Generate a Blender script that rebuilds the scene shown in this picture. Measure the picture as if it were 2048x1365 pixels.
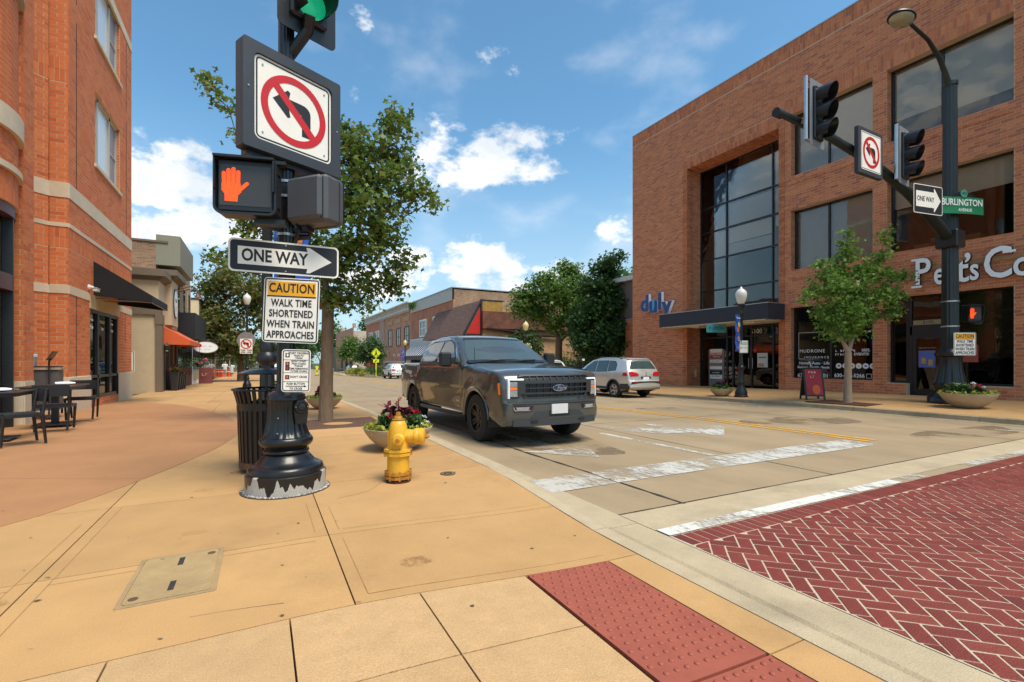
import bpy, bmesh, math, random
import numpy as np
from mathutils import Vector, Matrix
from mathutils.geometry import delaunay_2d_cdt
random.seed(7); rng = np.random.default_rng(7)
R = math.radians
scene = bpy.context.scene
for o in list(bpy.data.objects): bpy.data.objects.remove(o)

# ---------------------------------------------------------------- camera, sky, sun, exposure
cam = bpy.data.cameras.new('camera'); camo = bpy.data.objects.new('camera', cam)
scene.collection.objects.link(camo); scene.camera = camo
camo.location = (0, 0, 1.22); camo.rotation_euler = (R(90), 0, R(-28.08))
cam.sensor_width = 36; cam.lens = 941/2048*36; cam.shift_y = 39.5/2048
cam.clip_start = .05; cam.clip_end = 3000
scene.view_settings.view_transform = 'Standard'; scene.view_settings.look = 'None'
scene.view_settings.gamma = 1; scene.view_settings.use_curve_mapping = False
scene.view_settings.exposure = .82
SUN_AZ, SUN_EL = 160, 62            # degrees: azimuth from +Y towards +X, elevation
sl = bpy.data.lights.new('sun', 'SUN'); so = bpy.data.objects.new('sun', sl); scene.collection.objects.link(so)
sl.energy = 2.4; sl.angle = R(28); sl.color = (1, .90, .75)
d = Vector((math.sin(R(SUN_AZ))*math.cos(R(SUN_EL)), math.cos(R(SUN_AZ))*math.cos(R(SUN_EL)), math.sin(R(SUN_EL))))
so.rotation_euler = d.to_track_quat('Z', 'Y').to_euler()
w = bpy.data.worlds.new('World'); scene.world = w; w.use_nodes = True
nt = w.node_tree; nt.nodes.clear()
def N(t, typ, **k):
    n = t.nodes.new(typ)
    for a, b in k.items():
        if a[0] == 'i' and a[1:].isdigit():
            n.inputs[int(a[1:])].default_value = b
        else: setattr(n, a, b)
    return n
def MA(t, op, a, b=None, c=None):
    n = t.nodes.new('ShaderNodeMath'); n.operation = op
    for i, x in enumerate((a, b, c)):
        if x is None: continue
        if isinstance(x, (int, float)): n.inputs[i].default_value = x
        else: t.links.new(x, n.inputs[i])
    return n.outputs[0]
sky = N(nt, 'ShaderNodeTexSky', sky_type='NISHITA', sun_disc=False, sun_elevation=R(SUN_EL), sun_rotation=R(SUN_AZ), air_density=1.0, dust_density=.9, ozone_density=2.2)
tc = N(nt, 'ShaderNodeTexCoord'); sep = N(nt, 'ShaderNodeSeparateXYZ')
nt.links.new(tc.outputs['Generated'], sep.inputs[0])
az = MA(nt, 'ARCTAN2', sep.outputs[0], sep.outputs[1]); el = MA(nt, 'ARCSINE', sep.outputs[2])
# cumulus: (azimuth, elevation, half width, half height) in degrees
CL = [(24.5,23.5,10.5,4.0),(28.5,22.3,6.5,3.2),(-8.5,17.0,6.5,3.6),(-4.0,13.5,6,3.2),(-9,12.5,9,2.4),(24.6,11.2,5.2,3.6),(28,8.8,6,1.6),
      (16,11,2.8,2.8),(8.6,28,2.4,1.5),(9.5,34.5,3.8,1.5),(26,33,3.0,1.5),(28,31.6,2.2,1.4),(41,15,2.6,1.9),(34,10.5,3.4,1.9),(12,9.5,6,2.2),(-62,24,16,7),(100,26,20,7),(-140,30,22,8)]
acc = None
for a, e, wa, we in CL:
    da = MA(nt, 'MULTIPLY', MA(nt, 'SUBTRACT', az, R(a)), 1/R(wa)); de = MA(nt, 'MULTIPLY', MA(nt, 'SUBTRACT', el, R(e)), 1/R(we))
    q = MA(nt, 'SUBTRACT', 1.0, MA(nt, 'ADD', MA(nt, 'MULTIPLY', da, da), MA(nt, 'MULTIPLY', de, de)))
    if wa < 4 and we < 1.6: q = MA(nt, 'SUBTRACT', q, .62)        # small scraps: mostly broken up by the noise
    q = MA(nt, 'MAXIMUM', q, -1.0)
    acc = q if acc is None else MA(nt, 'MAXIMUM', acc, q)
mp = N(nt, 'ShaderNodeMapping'); mp.inputs['Scale'].default_value = (1, 1, 1.7)
nt.links.new(tc.outputs['Generated'], mp.inputs[0])
nz = N(nt, 'ShaderNodeTexNoise'); nz.inputs['Scale'].default_value = 10.5; nz.inputs['Detail'].default_value = 9; nz.inputs['Roughness'].default_value = .62
nt.links.new(mp.outputs[0], nz.inputs['Vector'])
nz2 = N(nt, 'ShaderNodeTexNoise'); nz2.inputs['Scale'].default_value = 6; nz2.inputs['Detail'].default_value = 7
mp2 = N(nt, 'ShaderNodeMapping'); mp2.inputs['Location'].default_value = (3, 1, .06); nt.links.new(mp.outputs[0], mp2.inputs[0]); nt.links.new(mp2.outputs[0], nz2.inputs['Vector'])
dens = MA(nt, 'ADD', MA(nt, 'MULTIPLY', acc, .56), MA(nt, 'MULTIPLY', MA(nt, 'SUBTRACT', nz.outputs[0], .5), 2.9))
mr = N(nt, 'ShaderNodeMapRange', interpolation_type='SMOOTHSTEP'); mr.inputs[1].default_value = .0; mr.inputs[2].default_value = .55
nt.links.new(dens, mr.inputs[0])
# thin high veil
veil = N(nt, 'ShaderNodeMapRange', interpolation_type='SMOOTHSTEP'); veil.inputs[1].default_value = .48; veil.inputs[2].default_value = .85; veil.inputs[4].default_value = .35
nt.links.new(nz2.outputs[0], veil.inputs[0])
mask = MA(nt, 'MAXIMUM', mr.outputs[0], veil.outputs[0])
crm = N(nt, 'ShaderNodeValToRGB'); crm.color_ramp.elements[0].position = .36; crm.color_ramp.elements[0].color = (4.1, 4.4, 4.7, 1); crm.color_ramp.elements[1].position = .56; crm.color_ramp.elements[1].color = (5.9, 5.9, 5.9, 1)
nt.links.new(nz2.outputs[0], crm.inputs[0])
tint = N(nt, 'ShaderNodeMix', data_type='RGBA', blend_type='MULTIPLY'); tint.inputs[0].default_value = 1; tint.inputs[7].default_value = (.68, .98, .98, 1)
nt.links.new(sky.outputs[0], tint.inputs[6])
hz = N(nt, 'ShaderNodeMapRange', interpolation_type='SMOOTHSTEP'); hz.inputs[1].default_value = R(26); hz.inputs[2].default_value = R(4); hz.inputs[4].default_value = .6; nt.links.new(el, hz.inputs[0])
pale = N(nt, 'ShaderNodeMix', data_type='RGBA'); pale.inputs[7].default_value = (2.7, 3.35, 3.95, 1); nt.links.new(hz.outputs[0], pale.inputs[0]); nt.links.new(tint.outputs[2], pale.inputs[6])   # paler air towards the horizon, all round
mx = N(nt, 'ShaderNodeMix', data_type='RGBA'); nt.links.new(mask, mx.inputs[0]); nt.links.new(pale.outputs[2], mx.inputs[6]); nt.links.new(crm.outputs[0], mx.inputs[7])
bg = N(nt, 'ShaderNodeBackground'); bg.inputs[1].default_value = .12; out = N(nt, 'ShaderNodeOutputWorld')
nt.links.new(mx.outputs[2], bg.inputs[0]); nt.links.new(bg.outputs[0], out.inputs[0])

w.cycles.sampling_method = 'MANUAL'; w.cycles.sample_map_resolution = 512

# ---------------------------------------------------------------- helpers
COL = scene.collection
def link(o): COL.objects.link(o); return o
def tag(o, label=None, cat=None, group=None, kind=None):
    if label: o['label'] = label
    if cat: o['category'] = cat
    if group: o['group'] = group
    if kind: o['kind'] = kind
    return o
def thing(name, label, cat, loc=(0,0,0), rotz=0, group=None):
    o = link(bpy.data.objects.new(name, None)); o.location = loc; o.rotation_euler = (0, 0, rotz)
    o.empty_display_size = .1
    return tag(o, label, cat, group)
def T(x, y, z): return Matrix.Translation((x, y, z))
def RX(a): return Matrix.Rotation(a, 4, 'X')
def RY(a): return Matrix.Rotation(a, 4, 'Y')
def RZ(a): return Matrix.Rotation(a, 4, 'Z')
def facing(p, ang, roll=0, tilt=0):
    """local x right, y up, z out; ang = direction of the outward normal, degrees from -Y towards +X"""
    n = Vector((math.sin(R(ang)), -math.cos(R(ang)), 0)); u = Vector((0, 0, 1)); x = u.cross(n)
    m = Matrix((x, u, n)).transposed().to_4x4()
    return T(*p) @ m @ RZ(R(roll)) @ RX(R(tilt))
class B:
    def __init__(s): s.v = []; s.f = []
    def add(s, vs, fs, M=None):
        n = len(s.v)
        s.v += [tuple(M @ Vector(p)) for p in vs] if M is not None else [tuple(p) for p in vs]
        s.f += [tuple(i+n for i in f) for f in fs]; return s
    def box(s, x0, x1, y0, y1, z0, z1, M=None, c=0):
        if c:
            b = []; ids = {}
            for i, X in enumerate((x0, x1)):
                for j, Y in enumerate((y0, y1)):
                    for k, Z in enumerate((z0, z1)):
                        sx, sy, sz = (c if not i else -c), (c if not j else -c), (c if not k else -c)
                        ids[i,j,k] = len(b)
                        b += [(X, Y+sy, Z+sz), (X+sx, Y, Z+sz), (X+sx, Y+sy, Z)]
            q = lambda i,j,k,a: ids[i,j,k]+a
            fs = []
            for i in (0,1):
                fs.append([q(i,0,0,0),q(i,0,1,0),q(i,1,1,0),q(i,1,0,0)][::1 if i==0 else -1])
                fs.append([q(0,i,0,1),q(1,i,0,1),q(1,i,1,1),q(0,i,1,1)][::1 if i==0 else -1])
                fs.append([q(0,0,i,2),q(0,1,i,2),q(1,1,i,2),q(1,0,i,2)][::1 if i==0 else -1])
                for j in (0,1):
                    fs.append([q(i,j,0,0),q(i,j,0,1),q(i,j,1,1),q(i,j,1,0)])
                    fs.append([q(i,0,j,0),q(i,0,j,2),q(i,1,j,2),q(i,1,j,0)])
                    fs.append([q(0,i,j,1),q(0,i,j,2),q(1,i,j,2),q(1,i,j,1)])
                    for k in (0,1): fs.append([q(i,j,k,0),q(i,j,k,1),q(i,j,k,2)])
            return s.add(b, fs, M)
        v = [(x0,y0,z0),(x1,y0,z0),(x1,y1,z0),(x0,y1,z0),(x0,y0,z1),(x1,y0,z1),(x1,y1,z1),(x0,y1,z1)]
        return s.add(v, [(0,3,2,1),(4,5,6,7),(0,1,5,4),(1,2,6,5),(2,3,7,6),(3,0,4,7)], M)
    def prism(s, poly, z0, z1, M=None):
        n = len(poly)
        v = [(p[0],p[1],z0) for p in poly]+[(p[0],p[1],z1) for p in poly]
        return s.add(v, [tuple(range(n))[::-1], tuple(range(n,2*n))]+[(i,(i+1)%n,n+(i+1)%n,n+i) for i in range(n)], M)
    def lathe(s, prof, n=24, M=None, flute=None, cap=True):
        v = []; f = []
        for k, (r, z) in enumerate(prof):
            for i in range(n):
                a = 2*math.pi*i/n; rr = r
                if flute and flute[0] <= z <= flute[1]: rr = r*(1-flute[3]*(1 if (i % (n//flute[2])) in flute[4] else 0))
                v.append((rr*math.cos(a), rr*math.sin(a), z))
        m = len(prof)
        for k in range(m-1):
            for i in range(n): f.append((k*n+i, k*n+(i+1)%n, (k+1)*n+(i+1)%n, (k+1)*n+i))
        if cap and prof[0][0] > 1e-4: f.append(tuple(range(n))[::-1])
        if cap and prof[-1][0] > 1e-4: f.append(tuple(range((m-1)*n, m*n)))
        return s.add(v, f, M)
    def tube(s, path, r, n=8, M=None):
        P = [Vector(p) for p in path]; v = []; f = []; up = Vector((0,0,1)); prev = None
        for k, p in enumerate(P):
            t = (P[min(k+1,len(P)-1)]-P[max(k-1,0)]).normalized()
            a = prev if prev is not None else (up if abs(t.z) < .95 else Vector((1,0,0)))
            x = a-t*a.dot(t); x.normalize(); y = t.cross(x); prev = x
            rr = r[k] if isinstance(r, (list, tuple)) else r
            for i in range(n):
                q = 2*math.pi*i/n; v.append(p+x*(rr*math.cos(q))+y*(rr*math.sin(q)))
        m = len(P)
        for k in range(m-1):
            for i in range(n): f.append((k*n+i, k*n+(i+1)%n, (k+1)*n+(i+1)%n, (k+1)*n+i))
        f.append(tuple(range(n))[::-1]); f.append(tuple(range((m-1)*n, m*n)))
        return s.add(v, f, M)
    def grid(s, P, M=None):          # P[i][j] points
        h, w_ = len(P), len(P[0])
        return s.add([p for r_ in P for p in r_], [(i*w_+j, i*w_+j+1, (i+1)*w_+j+1, (i+1)*w_+j) for i in range(h-1) for j in range(w_-1)], M)
    def mesh(s, name, mat, smooth=0):
        me = bpy.data.meshes.new(name); me.from_pydata(s.v, [], s.f)
        if mat: me.materials.append(mat)
        if smooth:
            me.shade_smooth(); me.set_sharp_from_angle(angle=R(smooth))
        return me
    def obj(s, name, mat, parent=None, smooth=0, fix=False):
        me = s.mesh(name, mat, 0)
        if fix:
            bm = bmesh.new(); bm.from_mesh(me); bmesh.ops.remove_doubles(bm, verts=bm.verts, dist=1e-5); bmesh.ops.recalc_face_normals(bm, faces=bm.faces); bm.to_mesh(me); bm.free()
        if smooth:
            me.shade_smooth(); me.set_sharp_from_angle(angle=R(smooth))
        return mobj(name, me, parent)
def mobj(name, me, parent=None, M=None):
    o = link(bpy.data.objects.new(name, me)); o.parent = parent
    if M is not None: o.matrix_local = M
    return o
def struct(o): o['kind'] = 'structure'; return o
def copy_tree(o, parent=None):
    c = link(o.copy()); c.parent = parent
    for ch in list(o.children): copy_tree(ch, c)
    return c
def text(s, size, M, mat, parent, name='lettering', bold=0, xs=1, ext=.001, align='CENTER', shear=0, spacing=1):
    cu = bpy.data.curves.new('t', 'FONT'); cu.body = s; cu.size = size; cu.offset = bold; cu.extrude = ext; cu.align_x = align; cu.align_y = 'CENTER'
    cu.resolution_u = 3; cu.shear = shear; cu.space_character = spacing; cu.space_line = .95
    o = bpy.data.objects.new('t', cu); COL.objects.link(o)
    me = bpy.data.meshes.new_from_object(o); bpy.data.objects.remove(o)
    me.transform(M @ Matrix.Diagonal((xs, 1, 1, 1))); me.name = name
    me.materials.clear(); me.materials.append(mat)
    return mobj(name, me, parent)
def scrawl(n, size, M, mat, parent, name='small_print', xs=1, seed=0):
    """lettering too small to read in the photograph: a row of short strokes"""
    r_ = random.Random(seed+n); b = B(); x = -n*size*.33*xs
    for i in range(n):
        w_ = size*r_.uniform(.35,.5)*xs
        if r_.random() > .12: b.box(x, x+w_*.28, -size*.32, size*.32, 0, .002, M); b.box(x+w_*.28, x+w_, r_.choice((-.32,0,.2))*size, (r_.choice((-.32,0,.2))+.12)*size+.01*size, 0, .002, M)
        x += size*.66*xs
    o = b.obj(name, mat, parent); o['kind'] = 'stuff'; return o
def rrect(w, h, r, n=5, cx=0, cy=0):
    p = []
    for sx, sy, a0 in ((1,1,0),(-1,1,90),(-1,-1,180),(1,-1,270)):
        for k in range(n):
            a = R(a0+90*k/(n-1)); p.append((cx+sx*(w/2-r)+r*math.cos(a), cy+sy*(h/2-r)+r*math.sin(a)))
    return p
def circ(r, n=32, cx=0, cy=0, ry=None): return [(cx+r*math.cos(2*math.pi*i/n), cy+(ry or r)*math.sin(2*math.pi*i/n)) for i in range(n)]
def ring(b, po, pi, z0, z1, M=None):
    n = len(po); v = [(p[0],p[1],z0) for p in po]+[(p[0],p[1],z0) for p in pi]+[(p[0],p[1],z1) for p in po]+[(p[0],p[1],z1) for p in pi]
    f = []
    for i in range(n):
        j = (i+1) % n
        f += [(2*n+i,2*n+j,3*n+j,3*n+i),(i,n+i,n+j,j),(i,j,2*n+j,2*n+i),(n+i,3*n+i,3*n+j,n+j)]
    return b.add(v, f, M)

def seg_d(p, a, b_):
    dx, dy = b_[0]-a[0], b_[1]-a[1]; L_ = dx*dx+dy*dy; t = 0 if L_ == 0 else max(0, min(1, ((p[0]-a[0])*dx+(p[1]-a[1])*dy)/L_)); return math.hypot(p[0]-a[0]-t*dx, p[1]-a[1]-t*dy)
def inside(p, P):
    r_ = False; n = len(P)
    for i in range(n):
        (x0, y0), (x1, y1) = P[i-1], P[i]
        if (y0 > p[1]) != (y1 > p[1]) and p[0] < (x1-x0)*(p[1]-y0)/(y1-y0)+x0: r_ = not r_
    return r_
def fill(poly, step=.12, more=()):
    """triangulated polygon with interior points, as 2d verts and faces"""
    P = [Vector(p) for p in poly]; xs = [p[0] for p in poly]; ys = [p[1] for p in poly]; n = len(P); extra = []
    x = min(xs)+step/2
    while x < max(xs):
        y = min(ys)+step/2
        while y < max(ys):
            if inside((x, y), poly) and min(seg_d((x, y), poly[i-1], poly[i]) for i in range(n)) > step*.3: extra.append(Vector((x, y)))
            y += step
        x += step
    if more:
        extra = [p for p in extra if min((p-Vector(q)).length for q in more) > step*.35]+[Vector(q) for q in more]
    v, e, f, *_ = delaunay_2d_cdt(P+extra, [], [list(range(n))], 1, 1e-5)
    return [tuple(p) for p in v], f
def densify(P, step=.1, closed=False):
    o = []; m = len(P) if closed else len(P)-1
    for i in range(m):
        a, c = P[i], P[(i+1) % len(P)]; k = max(1, int(math.dist(a, c)/step))
        for j in range(k): o.append((a[0]+(c[0]-a[0])*j/k, a[1]+(c[1]-a[1])*j/k))
    if not closed: o.append(P[-1])
    return o
# ---------------------------------------------------------------- materials
MATS = {}
def mat(name, col=(.5,.5,.5), rough=.6, metal=0, var=.12, scale=5, bump=0, bscale=60, spec=.5, rand=0, emit=0, coat=0, ramp=None, detail=4, stretch=(1,1,1), trans=0, dirt=0, speck=0):
    if name in MATS: return MATS[name]
    m = bpy.data.materials.new(name); m.use_nodes = True; t = m.node_tree; bs = t.nodes['Principled BSDF']
    MATS[name] = m
    L = t.links.new
    tc = N(t, 'ShaderNodeTexCoord'); mp = N(t, 'ShaderNodeMapping'); mp.inputs['Scale'].default_value = stretch; L(tc.outputs['Object'], mp.inputs[0])
    nz = N(t, 'ShaderNodeTexNoise'); nz.inputs['Scale'].default_value = scale; nz.inputs['Detail'].default_value = detail; nz.inputs['Roughness'].default_value = .6
    L(mp.outputs[0], nz.inputs['Vector'])
    if ramp:
        geo = N(t, 'ShaderNodeNewGeometry'); oi = N(t, 'ShaderNodeObjectInfo')
        rnd = MA(t, 'FRACT', MA(t, 'ADD', geo.outputs['Random Per Island'], oi.outputs['Random']))
        cr = N(t, 'ShaderNodeValToRGB'); cr.color_ramp.interpolation = 'LINEAR'
        for i, c in enumerate(ramp):
            e = cr.color_ramp.elements[i] if i < 2 else cr.color_ramp.elements.new(.5)
        for i, c in enumerate(ramp):
            cr.color_ramp.elements[i].position = i/(len(ramp)-1)
        for i, c in enumerate(ramp): cr.color_ramp.elements[i].color = (*c, 1)
        L(rnd, cr.inputs[0]); csock = cr.outputs[0]
    else:
        rgb = N(t, 'ShaderNodeRGB'); rgb.outputs[0].default_value = (*col, 1); csock = rgb.outputs[0]
    f = MA(t, 'ADD', MA(t, 'MULTIPLY', nz.outputs[0], 4*var), 1-2*var)
    if rand:
        geo = N(t, 'ShaderNodeNewGeometry'); oi = N(t, 'ShaderNodeObjectInfo')
        rnd = MA(t, 'FRACT', MA(t, 'ADD', geo.outputs['Random Per Island'], oi.outputs['Random']))
        f = MA(t, 'MULTIPLY', f, MA(t, 'ADD', MA(t, 'MULTIPLY', rnd, 2*rand), 1-rand))
    mul = N(t, 'ShaderNodeVectorMath', operation='SCALE'); L(csock, mul.inputs[0]); L(f, mul.inputs['Scale'])
    cs = mul.outputs[0]
    if dirt:
        n2 = N(t, 'ShaderNodeTexNoise'); n2.inputs['Scale'].default_value = scale*.23; n2.inputs['Detail'].default_value = 6; n2.inputs['Roughness'].default_value = .7
        L(mp.outputs[0], n2.inputs['Vector'])
        mr = N(t, 'ShaderNodeMapRange'); mr.inputs[1].default_value = .52; mr.inputs[2].default_value = .75; mr.inputs[3].default_value = 1; mr.inputs[4].default_value = 1-dirt
        L(n2.outputs[0], mr.inputs[0]); m2 = N(t, 'ShaderNodeVectorMath', operation='SCALE'); L(cs, m2.inputs[0]); L(mr.outputs[0], m2.inputs['Scale']); cs = m2.outputs[0]
    if speck:
        n4 = N(t, 'ShaderNodeTexNoise'); n4.inputs['Scale'].default_value = 130; n4.inputs['Detail'].default_value = 3; L(tc.outputs['Object'], n4.inputs['Vector']); m4 = N(t, 'ShaderNodeVectorMath', operation='SCALE'); L(cs, m4.inputs[0]); L(MA(t, 'ADD', MA(t, 'MULTIPLY', n4.outputs[0], 2*speck), 1-speck), m4.inputs['Scale']); cs = m4.outputs[0]
    L(cs, bs.inputs['Base Color'])
    bs.inputs['Roughness'].default_value = rough; bs.inputs['Metallic'].default_value = metal; bs.inputs['Specular IOR Level'].default_value = spec
    if coat: bs.inputs['Coat Weight'].default_value = coat; bs.inputs['Coat Roughness'].default_value = .03
    if emit: L(cs, bs.inputs['Emission Color']); bs.inputs['Emission Strength'].default_value = emit
    if bump:
        nb = N(t, 'ShaderNodeTexNoise'); nb.inputs['Scale'].default_value = bscale; nb.inputs['Detail'].default_value = 5; L(mp.outputs[0], nb.inputs['Vector'])
        bp = N(t, 'ShaderNodeBump'); bp.inputs['Strength'].default_value = bump; bp.inputs['Distance'].default_value = .02; L(nb.outputs[0], bp.inputs['Height']); L(bp.outputs[0], bs.inputs['Normal'])
    if trans:
        tr = N(t, 'ShaderNodeBsdfTranslucent'); L(cs, tr.inputs[0]); ms = N(t, 'ShaderNodeMixShader'); ms.inputs[0].default_value = trans
        L(bs.outputs[0], ms.inputs[1]); L(tr.outputs[0], ms.inputs[2]); L(ms.outputs[0], t.nodes['Material Output'].inputs[0])
    return m
def glass(name, col, rough=.02, mixt=.6):
    """window glass: mirror reflection by angle over a see-through tinted pane (mixt = tint) or an opaque dark one (mixt = 0)"""
    if name in MATS: return MATS[name]
    m = bpy.data.materials.new(name); m.use_nodes = True; t = m.node_tree; bs = t.nodes['Principled BSDF']; MATS[name] = m
    bs.inputs['Base Color'].default_value = (*col, 1); bs.inputs['Roughness'].default_value = rough; bs.inputs['IOR'].default_value = 1.6; bs.inputs['Specular IOR Level'].default_value = .8
    nb = N(t, 'ShaderNodeTexNoise'); nb.inputs['Scale'].default_value = 1.1; tcn = N(t, 'ShaderNodeTexCoord'); t.links.new(tcn.outputs['Object'], nb.inputs['Vector'])
    bp = N(t, 'ShaderNodeBump'); bp.inputs['Strength'].default_value = .05; bp.inputs['Distance'].default_value = .05; t.links.new(nb.outputs[0], bp.inputs['Height']); t.links.new(bp.outputs[0], bs.inputs['Normal'])
    if mixt:
        tr = N(t, 'ShaderNodeBsdfTransparent'); tr.inputs[0].default_value = (mixt, mixt, mixt*.98, 1); gl = N(t, 'ShaderNodeBsdfGlossy'); gl.inputs['Roughness'].default_value = rough; t.links.new(bp.outputs[0], gl.inputs['Normal'])
        fr = N(t, 'ShaderNodeFresnel'); fr.inputs[0].default_value = 1.52; ms = N(t, 'ShaderNodeMixShader'); t.links.new(MA(t, 'MINIMUM', MA(t, 'ADD', fr.outputs[0], .01), 1.0), ms.inputs[0])
        t.links.new(tr.outputs[0], ms.inputs[1]); t.links.new(gl.outputs[0], ms.inputs[2]); t.links.new(ms.outputs[0], t.nodes['Material Output'].inputs[0])
    return m
def worn(name, col, cover=.5, scale=9):
    """road paint worn through to the concrete below"""
    if name in MATS: return MATS[name]
    m = mat(name, col, .75, var=.1, scale=12); t = m.node_tree; bs = t.nodes['Principled BSDF']
    tc = N(t, 'ShaderNodeTexCoord'); mp = N(t, 'ShaderNodeMapping'); mp.inputs['Scale'].default_value = (1, .55, 1); t.links.new(tc.outputs['Object'], mp.inputs[0])
    n1 = N(t, 'ShaderNodeTexNoise'); n1.inputs['Scale'].default_value = scale; n1.inputs['Detail'].default_value = 9; n1.inputs['Roughness'].default_value = .78; t.links.new(mp.outputs[0], n1.inputs['Vector'])
    n2 = N(t, 'ShaderNodeTexNoise'); n2.inputs['Scale'].default_value = .9; n2.inputs['Detail'].default_value = 2; t.links.new(tc.outputs['Object'], n2.inputs['Vector'])
    s_ = MA(t, 'ADD', n1.outputs[0], MA(t, 'MULTIPLY', MA(t, 'SUBTRACT', n2.outputs[0], .5), .7))
    mr = N(t, 'ShaderNodeMapRange'); mr.inputs[1].default_value = cover-.06; mr.inputs[2].default_value = cover+.1; mr.inputs[4].default_value = .92; t.links.new(s_, mr.inputs[0])
    tr = N(t, 'ShaderNodeBsdfTransparent'); ms = N(t, 'ShaderNodeMixShader'); t.links.new(mr.outputs[0], ms.inputs[0]); t.links.new(bs.outputs[0], ms.inputs[1]); t.links.new(tr.outputs[0], ms.inputs[2])
    t.links.new(ms.outputs[0], t.nodes['Material Output'].inputs[0]); return m

def chipped(name, base, under, thr=.66, scale=11, rough=.45, col2rough=.85):
    """old paint with chips showing what lies below"""
    m = mat(name, base, rough, var=.1, scale=7, bump=.12, bscale=35); t = m.node_tree; bs = t.nodes['Principled BSDF']; tc = N(t, 'ShaderNodeTexCoord')
    n1 = N(t, 'ShaderNodeTexNoise'); n1.inputs['Scale'].default_value = scale; n1.inputs['Detail'].default_value = 8; n1.inputs['Roughness'].default_value = .65; t.links.new(tc.outputs['Object'], n1.inputs['Vector'])
    mr = N(t, 'ShaderNodeMapRange'); mr.inputs[1].default_value = thr; mr.inputs[2].default_value = thr+.02; t.links.new(n1.outputs[0], mr.inputs[0])
    old = bs.inputs['Base Color'].links[0].from_socket; mx_ = N(t, 'ShaderNodeMix', data_type='RGBA'); t.links.new(mr.outputs[0], mx_.inputs[0]); t.links.new(old, mx_.inputs[6]); mx_.inputs[7].default_value = (*under, 1); t.links.new(mx_.outputs[2], bs.inputs['Base Color']); return m
M_walk = mat('tan_concrete', (.50,.285,.112), .85, var=.10, scale=2.2, bump=.12, bscale=170, rand=.08, dirt=.25, detail=9, speck=.22)
M_ramp = mat('sandy_concrete', (.52,.32,.15), .85, var=.09, scale=9, bump=.3, bscale=120, rand=.05, detail=9, dirt=.15, speck=.35)
M_brown = mat('brown_concrete', (.41,.195,.08), .82, var=.10, scale=1.5, bump=.1, bscale=150, rand=.03, dirt=.2, detail=8, speck=.2)
M_road = mat('road_concrete', (.345,.25,.145), .85, var=.15, scale=1.3, bump=.25, bscale=110, dirt=.3, detail=10, stretch=(1,.5,1), speck=.3)
M_kerb = mat('kerb_concrete', (.47,.37,.235), .85, var=.13, scale=4, bump=.25, bscale=90, dirt=.25, detail=8, speck=.3)
M_kerb2 = mat('weathered_kerb_concrete', (.33,.25,.15), .88, var=.2, scale=5, bump=.3, bscale=80, dirt=.4, detail=8)
M_bed = mat('joint_mortar', (.52,.42,.30), .9, var=.15, scale=15, bump=.4, bscale=80)
M_paver = mat('red_paver', rough=.6, var=.14, scale=9, bump=.35, bscale=90, ramp=[(.15,.024,.016),(.22,.037,.024),(.18,.03,.019),(.24,.05,.032)])
M_tact = mat('red_tactile', (.34,.085,.05), .65, var=.14, scale=7, bump=.1, bscale=150, detail=8)
M_joint = mat('joint_dirt', (.10,.065,.035), .95, var=.3, scale=12)
M_dark = mat('dark_joint', (.035,.03,.025), .9, var=.3, scale=10)
M_black = mat('black_metal', (.012,.013,.015), .38, var=.25, scale=8, bump=.04, bscale=60)
M_blackm = mat('matt_black_metal', (.02,.021,.024), .55, var=.2, scale=8)
M_white = mat('white_sign_sheet', (.86,.81,.73), .5, var=.05, scale=4)
M_signblk = mat('black_sign_print', (.012,.012,.014), .5, var=.1)
M_signred = mat('red_sign_print', (.55,.012,.015), .45, var=.06)
M_signyel = mat('amber_sign_print', (.85,.40,.01), .5, var=.06)
M_alu = mat('galvanised_steel', (.45,.46,.47), .4, metal=.8, var=.1)
M_stone = mat('buff_limestone', (.64,.53,.38), .8, var=.08, scale=6, bump=.1, bscale=80, rand=.06)
M_mortL = mat('buff_mortar', (.66,.47,.28), .9, var=.12, scale=20)
M_mortR = mat('pale_mortar', (.58,.40,.27), .9, var=.15, scale=20)
M_brickL = mat('orange_brick', rough=.8, var=.10, scale=18, bump=.2, bscale=90, ramp=[(.56,.14,.042),(.66,.185,.056),(.60,.155,.047),(.68,.205,.064),(.50,.115,.036)])
M_brickR = mat('mottled_brick', rough=.8, var=.16, scale=16, bump=.25, bscale=80, ramp=[(.54,.172,.068),(.64,.225,.09),(.48,.15,.064),(.66,.24,.10),(.40,.125,.066),(.59,.195,.078)])
# ---------------------------------------------------------------- the setting: ground, road, pavements
def sm(t): t = min(1, max(0, t)); return t*t*(3-2*t)
def zdown(u): return -0.0125*max(0, u-8) if u < 90 else -1.025-0.004*(u-90)
def zr(x, u): return -0.13-0.0082*(min(max(x, 2.75), 14.95)-2.75)+zdown(u)
def zw(x, u): return zdown(u)-0.115*sm((x-.1)/2.2)*sm((4.9-u)/2.3)
def zwr(x, u): return zdown(u)-.10+.026*(x-14.95)
def left_edge(u): return 2.47-2.2*sm((u-17)/4)
b = B(); b.grid([[(x, y, zdown(y)-.30-(.6 if y < -60 else 0)) for x in (-900,-200,-60,-20,5,25,60,200,900)] for y in (-900,-200,-60,-30,0,8,20,40,60,90,150,300,900,1600)])
struct(b.obj('ground', mat('grassy_soil', (.06,.07,.03), .95, var=.3, scale=.4)))
b = B(); us = [-16,-8,0,3,5,8]+list(range(10,91,2))+[100,120,150,190]
b.grid([[((left_edge(u)-.02)*(1-t)+14.97*t, u, zr((left_edge(u))*(1-t)+14.97*t, u)) for t in np.linspace(0, 1, 13)] for u in us])
struct(b.obj('road', M_road, smooth=30))
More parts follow.
